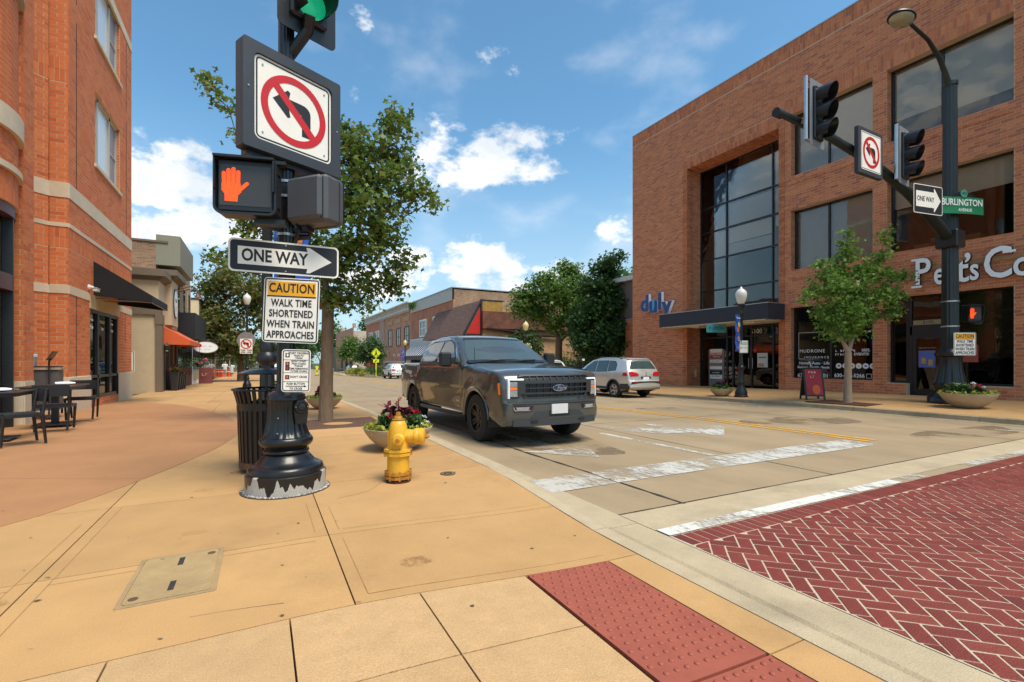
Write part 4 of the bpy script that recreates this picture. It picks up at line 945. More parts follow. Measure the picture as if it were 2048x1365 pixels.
b = B(); b.box(-.5,.42,-.28,.28,.12,1.02); b.obj('cabinet', mat('grey_cabinet', (.10,.09,.085), .6, var=.15), hs); b = B(); b.box(-.52,.45,-.31,.31,1.02,1.07); b.obj('top', mat('tan_edge', (.42,.32,.2), .6), hs)
b = B(); b.box(-.42,.42,-.25,.25,1.072,1.10); b.obj('mat', M_blackm, hs)
for sx, sy in ((-.46,-.25),(.4,-.25),(-.46,.25),(.4,.25)): b = B(); b.box(sx-.02,sx+.02,sy-.02,sy+.02,0,.12); b.obj('leg', M_blackm, hs)
t_ = thing('tumbler', 'steel tumbler with white lid on the host stand', 'tumbler', (-4.42,14.12,1.103)); b = B(); b.lathe([(.045,0),(.052,.2),(.052,.21)], 18); b.obj('cup', M_alu, t_, 40); b = B(); b.lathe([(.058,.2),(.06,.25),(.05,.262),(0,.262)], 18); b.obj('lid', mat('white_plastic'), t_, 40)
t_ = thing('tablet_stand', 'black tablet on a slim stand beside the host stand', 'tablet', (-4.12,13.95,0)); b = B(); b.tube([(0,0,0),(0,0,1.2),(.03,0,1.28)], .018); b.obj('post', M_blackm, t_); b = B(); b.box(-.15,.15,-.008,.008,-.11,.11, T(.05,0,1.33) @ RY(R(30)) @ RZ(R(90))); b.obj('tablet', M_black, t_); b = B(); b.lathe([(.16,0),(.16,.015),(.03,.03)], 16); b.obj('foot', M_blackm, t_)
# ---------------------------------------------------------------- shops along the left pavement
def mat_brickwall(name, c1, c2, mortar, scale=1.0):
    """distant brickwork, too far to tell the bricks apart"""
    if name in MATS: return MATS[name]
    m = mat(name, c1, .85, var=.15, scale=3); t = m.node_tree; bs = t.nodes['Principled BSDF']
    tc = N(t, 'ShaderNodeTexCoord'); sp = N(t, 'ShaderNodeSeparateXYZ'); t.links.new(tc.outputs['Object'], sp.inputs[0])
    cb_ = N(t, 'ShaderNodeCombineXYZ'); t.links.new(MA(t, 'ADD', sp.outputs[0], sp.outputs[1]), cb_.inputs[0]); t.links.new(sp.outputs[2], cb_.inputs[1])
    br = N(t, 'ShaderNodeTexBrick'); br.inputs['Scale'].default_value = scale; br.inputs['Brick Width'].default_value = .22; br.inputs['Row Height'].default_value = .075; br.inputs['Mortar Size'].default_value = .008
    br.inputs['Color1'].default_value = (*c1, 1); br.inputs['Color2'].default_value = (*c2, 1); br.inputs['Mortar'].default_value = (*mortar, 1); t.links.new(cb_.outputs[0], br.inputs[0])
    nz = N(t, 'ShaderNodeTexNoise'); nz.inputs['Scale'].default_value = .7; nz.inputs['Detail'].default_value = 6; t.links.new(tc.outputs['Object'], nz.inputs['Vector'])
    sc = N(t, 'ShaderNodeVectorMath', operation='SCALE'); t.links.new(br.outputs[0], sc.inputs[0]); t.links.new(MA(t, 'ADD', MA(t, 'MULTIPLY', nz.outputs[0], .9), .55), sc.inputs['Scale']); t.links.new(sc.outputs[0], bs.inputs['Base Color']); return m
M_tan = mat('tan_stucco', (.55,.42,.27), .9, var=.07, scale=3, bump=.2, bscale=120); M_taupe = mat('taupe_trim', (.17,.125,.085), .7, var=.08); M_bw1 = mat_brickwall('old_common_brick', (.36,.21,.12), (.20,.115,.075), (.34,.26,.18)); M_bw2 = mat_brickwall('red_face_brick', (.52,.17,.075), (.40,.13,.06), (.40,.27,.19)); M_bw3 = mat_brickwall('pink_face_brick', (.58,.26,.14), (.46,.20,.11), (.5,.36,.26)); M_bw4 = mat_brickwall('yellow_common_brick', (.55,.31,.14), (.40,.20,.09), (.40,.29,.18))
G_far = glass('far_glass', (.02,.025,.028), .03, 0)
def gz(u): return zdown(u)
S1 = thing('tan_shop', 'single storey tan stucco shop with dark cornice and oval sign', 'building', (0,0,0))
b = B(); b.box(-14,-4.35,27.35,31.5,-.6,5.35); b.box(-14,-4.2,27.0,27.35,-.6,5.35); b.box(-4.35,-4.2,27.35,31.5,2.9,5.35); b.obj('wall', M_tan, S1)
def cornice(x0, x1, y0, y1, z, parent, mt=M_taupe, h=.45, pr=.3):
    b = B()
    for k, (a, c, p) in enumerate(((0,.12,.08),(.12,.26,.16),(.26,.38,.24),(.38,1,.3))): b.box(x0, x1+pr*p/.3, y0-pr*p/.3, y1, z+h*a, z+h*min(c, 1))
    return b.obj('cornice', mt, parent)
cornice(-14,-4.2,27.0,28.6,4.95,S1); cornice(-14,-3.95,28.6,31.5,5.25,S1); b = B(); b.box(-14,-4.1,26.9,27.4,3.35,3.75); b.box(-4.3,-4.05,26.92,27.3,-.4,3.3); b.box(-4.32,-4.02,26.9,27.32,2.9,3.35); b.obj('pilaster', M_taupe, S1)
b = B(); b.box(-4.3,-3.92,28.6,30.6,3.0,5.25); b.obj('sign_bay', M_tan, S1)
b = B(); b.box(-4.34,-4.3,27.7,31.2,-.3,2.85); b.obj('shop_window', G_far, S1)
for u in (27.6,28.9,30.1,31.2): b = B(); b.box(-4.33,-4.2,u-.07,u+.07,-.3,2.9); b.obj('mullion', M_taupe, S1)
t_ = thing('oval_sign', 'tall white oval sign with script on tan shop front', 'sign', (0,0,0)); M = Matrix(((0,0,1,-3.92),(1,0,0,29.6),(0,1,0,4.15),(0,0,0,1)))
b = B(); b.prism(circ(.55,28,ry=.75), 0, .05, M); b.obj('panel', mat('dark_green_panel', (.03,.07,.05), .5), t_); b = B(); b.prism(circ(.49,28,ry=.69), .05, .06, M); b.obj('face', MWt, t_); scrawl(3, .3, M @ T(0,.15,.063), mat('dark_green_panel'), t_); scrawl(2, .3, M @ T(0,-.25,.063), M_signred, t_)
t_ = thing('orange_awning', 'orange red fabric awning over the tan shop window', 'awning', (0,0,0))
b = B(); y0, y1 = 27.5, 31.7; b.add([(-4.2,y0,2.92),(-3.05,y0,2.2),(-3.05,y1,2.2),(-4.2,y1,2.92),(-3.05,y0,1.98),(-3.05,y1,1.98),(-4.2,y0,2.0),(-4.2,y1,2.0)], [(0,1,2,3),(1,4,5,2),(0,6,4,1),(3,2,5,7)]); b.obj('canvas', mat('orange_canvas', (.62,.11,.03), .85, var=.08, scale=2), t_)
t_ = thing('wall_lantern', 'black carriage lantern on tan shop pilaster', 'lantern', (-3.9,27.1,1.65)); b = B(); b.tube([(-.15,0,-.1),(0,0,-.2),(.05,0,-.05)], .015); b.lathe([(.05,0),(.1,.25),(.13,.27),(.03,.4),(0,.45)], 6); b.obj('frame', M_blackm, t_); b = B(); b.lathe([(.055,.02),(.09,.24)], 6); b.obj('glass', mat('lantern_glass', (.6,.6,.55), .2), t_)
# older two storey brick shop behind it
S2 = thing('parapet_shop', 'two storey old brick shop with boxed grey green metal parapet', 'building', (0,0,0))
b = B(); b.box(-16,-4.2,31.55,38.0,-.6,7.1); b.box(-16,-4.6,28.9,31.5,5.0,7.1); b.obj('wall', M_bw1, S2); b = B(); b.box(-4.19,-4.15,31.6,37.9,2.9,6.0); b.obj('front_brick', M_bw4, S2)
b = B(); b.box(-4.6,-3.6,28.9,34.0,6.0,7.5); b.obj('parapet', mat('green_grey_cladding', (.26,.25,.19), .6, var=.06, scale=4, stretch=(8,8,.5)), S2)
for y in np.arange(28.9,34,.32): b = B(); b.box(-3.6,-3.585,y,y+.03,6.0,7.5); b.obj('cladding_seam', mat('seam', (.14,.13,.1), .6), S2)
b = B(); b.box(-16,-4.1,28.85,31.5,7.1,7.2); b.obj('coping', M_taupe, S2)
for u in (32.4,34.6,36.8): b = B(); b.box(-4.2,-4.12,u-.4,u+.4,3.6,5.6); o = b.obj('window', M_vin, S2); b = B(); b.box(-4.13,-4.11,u-.33,u+.33,3.7,5.5); b.obj('pane', G_far, o)
b = B(); b.box(-4.25,-4.1,31.6,38,-.5,2.6); b.obj('shopfront', mat('dark_red_brown', (.09,.03,.025), .6), S2)
for i in range(9): b = B(); b.box(-4.1,-4.06,31.9+i*.68,32.35+i*.68,.3,2.3); b.obj('pane', G_far, S2)
t_ = thing('gooseneck_lamp', 'pair of dark gooseneck lamps reaching from brick shop front', 'lamp', (0,0,0))
for y in (30.2,31.0): b = B(); b.tube([(-3.92,y,4.95),(-3.4,y,5.15),(-3.1,y,5.1),(-3.0,y,4.85)], .025); b.lathe([(.16,0),(.06,.16),(.03,.2)], 12, T(-3.0,y,4.62)); b.obj('lamp', mat('copper_shade', (.12,.05,.035), .5), t_)
S3 = thing('black_box_shop', 'low shop with boxed black fascia behind orange awning', 'building', (0,0,0)); b = B(); b.box(-16,-4.2,38.05,43,-.8,4.2); b.obj('wall', M_bw2, S3); b = B(); b.box(-4.2,-3.3,32.2,38.2,2.55,3.95); b.obj('fascia', mat('black_fascia', (.015,.017,.02), .5), S3)
b = B(); b.box(-4.2,-4.1,38.2,42.8,-.5,2.7); b.obj('white_front', MWt, S3)
for i in range(6): b = B(); b.box(-4.1,-4.07,38.5+i*.7,38.95+i*.7,-.1,2.2); b.obj('pane', G_far, S3)
t_ = thing('hanging_oval_sign', 'white oval sign on iron bracket over the left pavement', 'sign', (0,0,0)); M = facing((-3.0,34.4,2.05), 15); b = B(); b.prism(circ(.68,28,ry=.37), -.02, .02, M); b.obj('panel', MWt, t_); b = B(); ring(b, circ(.68,28,ry=.37), circ(.64,28,ry=.33), .02, .025, M); b.obj('border', M_taupe, t_); b = B(); b.prism(circ(.1,12,-.3,.1), .02, .026, M); b.obj('emblem', M_signred, t_); scrawl(7, .11, M @ T(.12,.06,.022), mat('grey_print', (.35,.33,.32), .6), t_); scrawl(10, .1, M @ T(0,-.12,.022), mat('grey_print'), t_); b = B(); b.tube([(-4.2,34.5,2.5),(-2.3,34.4,2.5)], .02); b.obj('bracket', M_blackm, t_)
S4 = thing('cream_block', 'tall plain cream side wall of a further left block', 'building', (0,0,0)); b = B(); b.box(-18,-4.2,43.05,56,-1,5.9); b.obj('wall', mat('cream_render', (.66,.54,.34), .9, var=.06), S4); b = B(); b.box(-18,-4.1,43,56,5.9,6.02); b.obj('coping', M_blackm, S4)
b = B(); b.box(-4.2,-4.1,43.2,55.8,-.8,2.6); b.obj('shopfront', mat('dark_red_brown'), S4)
for i in range(8): b = B(); b.box(-4.1,-4.07,43.6+i*1.5,44.6+i*1.5,-.3,2.2); b.obj('pane', G_far, S4)
for k, (y, h, mt, lb) in enumerate(((56.05,4.6,M_bw2,'low red brick shop front beyond the cream wall'),(68.05,6.8,M_bw3,'pinkish brick two storey shop far down the left pavement'),(82.05,5.2,M_tan,'far tan building closing the left row of shops'))):
    t_ = thing('far_shop', lb, 'building', (0,0,0)); b = B(); b.box(-18,-4.1,y,y+11.9,-2,h); b.obj('wall', mt, t_); b = B(); b.box(-4.12,-3.95,y+.3,y+11.6,2.0,3.2); b.obj('fascia', M_taupe if k else mat('orange_canvas'), t_)
    for i in range(5): b = B(); b.box(-4.1,-4.05,y+.8+i*2.2,y+2.4+i*2.2,-.9,1.8); b.obj('shop_window', G_far, t_)
for lb, y, mt in (('small dark awning above the left pavement past the oval sign',41.5,M_blackm),('dark awning above the left pavement in front of cream block',46.5,mat('green_canvas', (.02,.06,.04), .8))):
    t_ = thing('shop_awning', lb, 'awning', (0,0,0)); b = B(); b.add([(-4.1,y,2.7),(-3.0,y,2.0),(-3.0,y+3,2.0),(-4.1,y+3,2.7),(-3.0,y,1.8),(-3.0,y+3,1.8),(-4.1,y,1.9),(-4.1,y+3,1.9)], [(0,1,2,3),(1,4,5,2),(0,6,4,1),(3,2,5,7)]); b.obj('canvas', mt, t_)
t_ = thing('sandwich_sign', 'dark red sandwich board on left pavement before the white shop front', 'sandwich board', (-3.45,39.6,gz(39.6))); b = B(); b.box(-.4,.4,-.25,-.21,0,1.1, RX(R(-8))); b.box(-.4,.4,.21,.25,0,1.1, RX(R(8))); b.obj('boards', mat('oxblood_board', (.16,.03,.025), .6), t_); scrawl(2, .3, facing((0,-.3,.65), 0), mat('gold_print'), t_)
M_org = mat('orange_plastic', (.75,.10,.02), .5)
for lb, x, y in (('orange rubbish cart standing on left pavement behind walkers',-3.35,66.0),('orange barrel beside the wall behind the walkers',-4.0,64.5)):
    t_ = thing('orange_cart', lb, 'barrel', (x,y,gz(y))); b = B(); b.lathe([(.3,0),(.36,.8),(.38,.82),(.38,.9),(0,.92)], 16); b.obj('drum', M_org, t_, 40); b = B(); b.lathe([(.385,.6),(.385,.68)], 16); b.obj('stripe', MWt, t_)

# ---------------------------------------------------------------- buildings beyond the garden on the right
def rwin(parent, x, u0, u1, z0, z1, frame=M_vin, gm=None, fr=.12, mull=1):
    b = B(); b.box(x-.08,x+.1,u0,u0+fr,z0,z1); b.box(x-.08,x+.1,u1-fr,u1,z0,z1); b.box(x-.08,x+.1,u0+fr,u1-fr,z0,z0+fr); b.box(x-.08,x+.1,u0+fr,u1-fr,z1-fr,z1)
    if mull: b.box(x-.06,x+.08,u0+fr,u1-fr,(z0+z1)/2-.05,(z0+z1)/2+.05); b.box(x-.05,x+.08,(u0+u1)/2-.05,(u0+u1)/2+.05,z0+fr,z1-fr)
    o = b.obj('window', frame, parent); b = B(); b.box(x-.01,x+.01,u0+fr,u1-fr,z0+fr,z1-fr); b.obj('pane', gm or G_far, o); return o
MS = thing('mansard_shop', 'one storey shop with brown shingled mansard front and red gable end', 'building', (0,0,0))
b = B(); b.box(19.9,40,44,51.6,-1.2,6.6); b.obj('wall', M_bw4, MS); b = B(); b.box(19.9,42,43.6,43.98,4.55,6.3); b.obj('sooty_parapet', mat('charred_brick', (.16,.06,.035), .9, var=.5, scale=1.2, detail=8), MS)
b = B(); b.add([(19.9,44,7.45),(17.9,44,3.75),(17.9,57.5,3.75),(19.9,57.5,7.45),(19.9,44,3.75),(19.9,57.5,3.75)], [(0,1,2,3),(3,2,5),(0,4,1),(1,4,5,2)]); b.obj('mansard', mat('brown_shingle', (.17,.095,.07), .9, var=.12, scale=6), MS)
sh = B(); n = 22; sl_ = Vector((2.0,0,3.7)).length
for i in range(n):
    for j in range(56):
        y = 44.02+j*.241+(.12 if i % 2 else 0); t0, t1 = i/n, (i+1.15)/n
        sh.add([(17.9+2*t0-.02,y,3.75+3.7*t0),(17.9+2*t0-.02,y+.225,3.75+3.7*t0),(17.9+2*min(t1,1)-.004,y+.225,3.75+3.7*min(t1,1)),(17.9+2*min(t1,1)-.004,y,3.75+3.7*min(t1,1))], [(0,3,2,1)])
o = sh.obj('shingle_field', mat('brown_shingles', (.18,.10,.075), .9, var=.1, rand=.22), MS); o['kind'] = 'stuff'
b = B(); b.add([(19.75,43.93,6.7),(18.28,43.93,3.95),(19.75,43.93,3.95),(19.75,43.99,6.7),(18.28,43.99,3.95),(19.75,43.99,3.95)], [(0,1,2),(0,3,4,1),(1,4,5,2)]); b.obj('red_gable', mat('red_panel', (.50,.02,.015), .5, var=.08), MS)
b = B(); b.tube([(19.95,43.95,7.5),(17.85,43.95,3.7)], .12, 4); b.box(19.78,19.98,43.85,44.0,3.6,7.5); b.box(17.9,19.9,43.85,44.0,3.65,3.9); b.box(19.9,22.5,43.85,44.0,7.4,7.5); b.obj('gable_frame', M_blackm, MS)
b = B(); b.box(20.0,22.3,43.9,44,5.5,7.4); b.obj('board_patch', mat('yellowed_board', (.36,.20,.04), .8, var=.3, scale=3), MS)
b = B(); b.tube([(20.4,43.7,4.55),(23,43.7,4.35),(26,43.7,3.95),(30,43.7,3.9)], [.14,.16,.13,.1], 6); b.obj('charred_beam', mat('char', (.01,.01,.01), .9, var=.4), MS)
SD = thing('siding_building', 'two storey red brick building with white siding parapet and striped awning', 'building', (0,0,0))
b = B(); b.box(19.92,42,51.7,69,-1.3,9.6); b.obj('wall', M_bw1, SD); b = B(); b.box(19.8,19.92,51.7,69,-1.2,8.4); b.obj('brick_front', M_bw2, SD)
M_sid = mat('white_siding', (.60,.60,.55), .6, var=.06)
for i in range(9): b = B(); b.add([(19.62,51.65,8.3+i*.165),(19.62,69,8.3+i*.165),(19.7,69,8.48+i*.165),(19.7,51.65,8.48+i*.165),(19.75,51.65,8.3+i*.165),(19.75,69,8.3+i*.165)], [(0,3,2,1),(0,1,5,4)]); b.obj('siding_board', M_sid, SD)
for i in range(9): b = B(); b.add([(19.55,51.65,2.9+i*.16),(19.55,69,2.9+i*.16),(19.63,69,3.08+i*.16),(19.63,51.65,3.08+i*.16),(19.8,51.65,2.9+i*.16),(19.8,69,2.9+i*.16)], [(0,3,2,1),(0,1,5,4)]); b.obj('siding_board', M_sid, SD)
b = B(); b.box(19.55,42,51.6,69,9.75,9.85); b.obj('coping', M_alu, SD)
for u0, u1 in ((53.5,56.0),(57.2,58.8),(61.5,64.6)): rwin(SD, 19.74, u0, u1, 4.5, 6.9, MWt, fr=.2)
b = B(); b.box(19.7,19.8,53,68.5,-1.2,1.6); b.obj('shop_window', G_far, SD)
for u in np.arange(53,68.6,1.55): b = B(); b.box(19.62,19.78,u-.06,u+.06,-1.2,1.6); b.obj('mullion', M_blackm, SD)
t_ = thing('striped_awning', 'brown and white striped awning on white sided building', 'awning', (0,0,0)); 
for i in range(28): b = B(); y = 53+i*.54; b.add([(19.6,y,3.3),(18.1,y,1.9),(18.1,y+.54,1.9),(19.6,y+.54,3.3)], [(0,1,2,3)]); b.obj('stripe', MWt if i % 2 else mat('brown_canvas', (.10,.06,.045), .8), t_)
b = B(); b.box(18.05,18.1,53,68.1,1.35,1.9); b.obj('valance', mat('grey_valance', (.12,.115,.11), .8), t_)
CB = thing('cornice_building', 'brick building with ornate white cornice and tall narrow windows', 'building', (0,0,0))
b = B(); b.box(19.9,42,69.05,103,-1.6,9.0); b.obj('wall', M_bw3, CB); b = B(); b.box(19.78,19.9,88,103,-1.5,9.0); b.obj('dark_brick_front', M_bw2, CB)
b = B(); b.box(19.4,20.2,69.05,103,8.9,9.15); b.box(19.2,20.2,69.05,103,9.9,10.1); b.box(19.7,20.1,69.05,103,9.15,9.9); b.obj('cornice', mat('cream_paint', (.62,.58,.50), .7), CB)
for i in range(34): b = B(); b.box(19.35,19.7,69.3+i,69.3+i+.18,8.6,9.9); b.obj('bracket', mat('cream_paint'), CB)
for u in (88.2,102.8): b = B(); b.lathe([(.25,0),(.15,.5),(.3,.8),(.1,1.5),(0,1.9)], 8, T(19.5,u,10.1)); b.obj('finial', mat('cream_paint'), CB)
for u in (70.5,75.5,81): rwin(CB, 19.88, u, u+2.6, 3.6, 6.6, M_taupe, fr=.2); b = B(); b.box(19.8,19.9,u-.3,u+2.9,7.4,8.1); b.obj('brick_panel', mat('buff_panel', (.50,.33,.2), .85), CB)
rwin(CB, 19.76, 90, 94, 2.4, 7.0, mat('cream_paint'), fr=.35); rwin(CB, 19.76, 96, 100, 2.4, 7.0, mat('cream_paint'), fr=.35)
for u in (86.9,88.3): b = B(); b.box(19.6,19.9,u-.15,u+.15,-1.5,9); b.obj('downpipe', mat('pale_pipe', (.55,.5,.45), .6), CB)
b = B(); b.box(19.7,19.9,69.3,86,.9,1.2); b.obj('ledge', M_stone, CB); scrawl(7, .75, wallf(77,2.15,19.68), MWt, CB, xs=1.4)
for u0, u1 in ((70,73),(77,80.5),(83,85.5)): b = B(); b.box(19.75,19.9,u0,u1,-1.5,.8); b.obj('shop_window', mat('dim_doorway', (.14,.05,.03), .7), CB)
t_ = thing('red_awning', 'small red awning far down the right side shops', 'awning', (0,0,0)); b = B(); b.add([(19.7,90,1.6),(17.8,90,.2),(17.8,96,.2),(19.7,96,1.6),(19.7,90,-.2),(19.7,96,-.2)], [(0,1,2,3),(0,4,1),(3,2,5)]); b.obj('canvas', mat('red_canvas', (.55,.03,.03), .8), t_)
FB = thing('far_brick_block', 'far two storey brick block with stepped parapet and pale side wall', 'building', (0,0,0))
b = B(); b.box(20.1,45,120,140,-2,8.6); b.obj('side_wall', mat('stone_wall', (.52,.42,.32), .9, var=.25, scale=.6), FB); b = B(); b.box(19.9,20.1,119.9,150,-2,9.4); b.box(19.9,20.6,119.8,120.8,9.4,10.4); b.box(19.9,20.6,139,140.5,9.4,10.4); b.obj('front', M_bw3, FB)
for u in (122,127,133): rwin(FB, 19.85, u, u+2.2, 3.5, 6.5, M_taupe, fr=.25)
for u in (121,128,136): b = B(); b.box(19.8,19.9,u,u+3.5,-2,1.2); b.obj('shop_window', G_far, FB)
for lb, y, h, mt in (('dark slate block far along the street behind small trees',156,5.5,mat('slate_cladding', (.06,.065,.07), .8)),('far ochre shop at the end of the right row',170,4,M_bw4)):
    t_ = thing('far_block', lb, 'building', (0,0,0)); b = B(); b.box(19.9,45,y,y+12,-2,h); b.obj('wall', mt, t_); b = B(); b.box(19.7,19.9,y+1,y+11,-2,.9); b.obj('shop_window', G_far, t_)
WB_ = thing('garden_wall', 'ivy covered brick wall behind the garden trees', 'wall', (0,0,0)); b = B(); b.box(28,42,38,38.4,-1,5.2); b.box(30,44,33,33.3,-1,3.4); b.obj('wall', M_bw3, WB_)
fn = thing('iron_fence', 'black iron railings along the garden edge behind parked cars', 'fence', (0,0,0))
b = B(); b.box(20.05,20.09,24.6,43.5,.25,.29); b.box(20.05,20.09,24.6,43.5,.78,.82); b.obj('rail', M_blackm, fn)
b = B(); b.box(-.012,.012,-.012,.012,0,1.3); pk = b.mesh('picket', M_blackm)
for i in range(110): mobj('picket', pk, fn, T(20.07, 24.7+i*.17, -.38-(i*.17)*.0125))
# ---------------------------------------------------------------- signs and signals: shared builders
def sign_plate(t, M, w_, h, r=.03, border=.012, bcol=None, th=.004, inset=.008, face=None, name='plate'):
    b = B(); b.prism(rrect(w_, h, r), -th, 0, M); b.obj(name, face or M_white, t)
    if border: b = B(); ring(b, rrect(w_-2*inset, h-2*inset, max(.004, r-inset)), rrect(w_-2*inset-2*border, h-2*inset-2*border, max(.004, r-inset-border)), .0005, .0015, M); b.obj('border', bcol or M_signblk, t)
def bolts(t, M, pts, r=.007):
    for x, y in pts: b = B(); b.prism(circ(r,8,x,y), 0, .006, M); b.obj('bolt', M_alu, t)
def no_left(t, M, s):
    """red ring and slash over a left-turn arrow; s = ring radius"""
    b = B(); ring(b, circ(s,48), circ(s*.80,48), .0032, .0042, M); b.obj('ring', M_signred, t)
    a = B(); w_ = .145*s
    pts = [(.22*s,-.62*s),(.22*s+2*w_*.95,-.62*s),(.22*s+2*w_*.95,.10*s)]
    for k in range(7): q = R(90*k/6); pts.append((.22*s+.02*s+(2*w_*.95-.02*s)*math.cos(q), .10*s+(.22*s)*math.sin(q)))
    pts += [(-.18*s,.32*s),(-.14*s,.52*s),(-.22*s,.56*s),(-.66*s,.16*s),(-.22*s,-.24*s),(-.14*s,-.20*s),(-.18*s,.03*s)]
    for k in range(5): q = R(90*k/4); pts.append((.10*s+.12*s*math.sin(q), -.08*s+.11*s*math.cos(q)))
    a.prism(pts, .001, .002, M); a.obj('arrow', M_signblk, t)
    b = B(); b.box(-.11*s,.11*s,-.88*s,.88*s,.0022,.0032, M @ RZ(R(45))); b.obj('slash', M_signred, t)
def caution(t, M, w_, h):
    sign_plate(t, M, w_, h, .03*w_/.5, .011*w_/.5)
    b = B(); b.prism([(-w_/2+.036*w_/.5,h/2-.036*h/.6),(w_/2-.036*w_/.5,h/2-.036*h/.6),(w_/2-.036*w_/.5,h/2-.165*h/.6),(-w_/2+.036*w_/.5,h/2-.165*h/.6)][::-1], .0005, .0012, M); b.obj('amber_panel', M_signyel, t)
    b = B(); b.box(-w_/2+.03*w_/.5,w_/2-.03*w_/.5,h/2-.178*h/.6,h/2-.166*h/.6,.0006,.0016, M); b.obj('rule', M_signblk, t)
    k = w_/.5
    text('CAUTION', .118*k, M @ T(0,h/2-.098*h/.6,.002), M_signblk, t, bold=.0025*k, xs=.74, spacing=1.06)
    for i, s_ in enumerate(('WALK TIME','SHORTENED','WHEN TRAIN','APPROACHES')): text(s_, .094*k, M @ T(0,h/2-(.235+.098*i)*h/.6,.002), M_signblk, t, bold=.002*k, xs=.70, spacing=1.06)
    bolts(t, M, ((0,h*.34),(0,-h*.33)), .008*k)
def one_way(t, M, w_, h):
    sign_plate(t, M, w_, h, .04*w_/.9, 0); b = B(); b.prism(rrect(w_-.03*w_/.9,h-.03*w_/.9,.03*w_/.9), .0003, .0012, M); b.obj('black_field', M_signblk, t)
    y, q = .27*h, .40*h; x0, x1, x2 = -w_*.42, w_*.20, w_*.43
    b = B(); b.prism([(x0,-y),(x1,-y),(x1-.01,-q),(x1+.02,-q),(x2,0),(x1+.02,q),(x1-.01,q),(x1,y),(x0,y)], .0014, .0022, M); b.obj('arrow', M_white, t)
    text('ONE WAY', min(h*.54, w_*.165), M @ T(-w_*.095,0,.0026), M_signblk, t, bold=.0045*w_/.93, xs=.76, ext=.0004)
    bolts(t, M, ((0,h*.40),(0,-h*.40),))
M_hand = mat('lit_hand', (.9,.055,.004), .5, emit=.85, var=.25, scale=70)
M_lens = mat('dark_lens', (.045,.045,.045), .3, var=.1, scale=90, bump=.2, bscale=300)
def hand(b, M, s):
    """raised hand, s = height"""
    def cap(x0, y0, x1, y1, r):
        a = math.atan2(y1-y0, x1-x0); p = []
        for k in range(7): q = a-math.pi/2+math.pi*k/6; p.append((x1+r*math.cos(q), y1+r*math.sin(q)))
        for k in range(3): q = a+math.pi/2+math.pi*k/2; p.append((x0+r*math.cos(q), y0+r*math.sin(q)))
        b.prism([(x*s, y*s) for x, y in p], .001, .0035, M)
    b.prism([(x*s, y*s) for x, y in ((-.22,-.48),(.12,-.48),(.13,-.30),(.22,-.2),(.20,.06),(-.30,.06),(-.30,-.16),(-.22,-.28))], .001, .003, M)
    cap(-.235,0,-.245,.34,.052); cap(-.115,0,-.118,.43,.055); cap(.01,0,.015,.47,.056); cap(.135,0,.145,.39,.053); cap(.16,-.16,.38,.06,.05)
def ped_signal(name, label, M, s=.44, lit=True, group='pedestrian signals', hm=None):
    t = thing(name, label, 'pedestrian signal', (0,0,0), group=group)
    b = B(); b.box(-s/2,s/2,-s/2,s/2,-.20,-.0, M, c=.03); b.obj('housing', hm or M_black, t)
    b = B(); po, pi = rrect(s*1.03,s*1.03,.06), rrect(s*.95,s*.95,.05); ring(b, po, pi, -.02, .02, M)
    top = [p for p in po if p[1] > -s*.30]; b.obj('rim', hm or M_black, t)
    b = B(); b.box(-s*.49,s*.49,s*.46,s*.50,.02,.06, M); b.box(-s*.49,-s*.465,-s*.1,s*.46,.02,.05, M); b.box(s*.465,s*.49,-s*.1,s*.46,.02,.05, M); b.obj('visor', M_black, t)
    b = B(); b.prism(rrect(s*.84,s*.72,.01), .0, .004, M); b.obj('lens', M_lens, t)
    if lit: b = B(); hand(b, M @ T(-s*.20,0,.0045), s*.60); b.obj('hand_symbol', M_hand, t)
    b = B(); b.box(s*.1,s*.62,-s*.62,-s*.53,-.16,-.06, M); b.box(s*.0,s*.62,s*.50,s*.56,-.16,-.08, M); b.obj('bracket', M_black, t)
    for y in (-.3,.3): b = B(); b.box(s*.44,s*.53,y*s-.015,y*s+.015,-.12,-.02, M); b.obj('hinge', M_black, t)
    return t

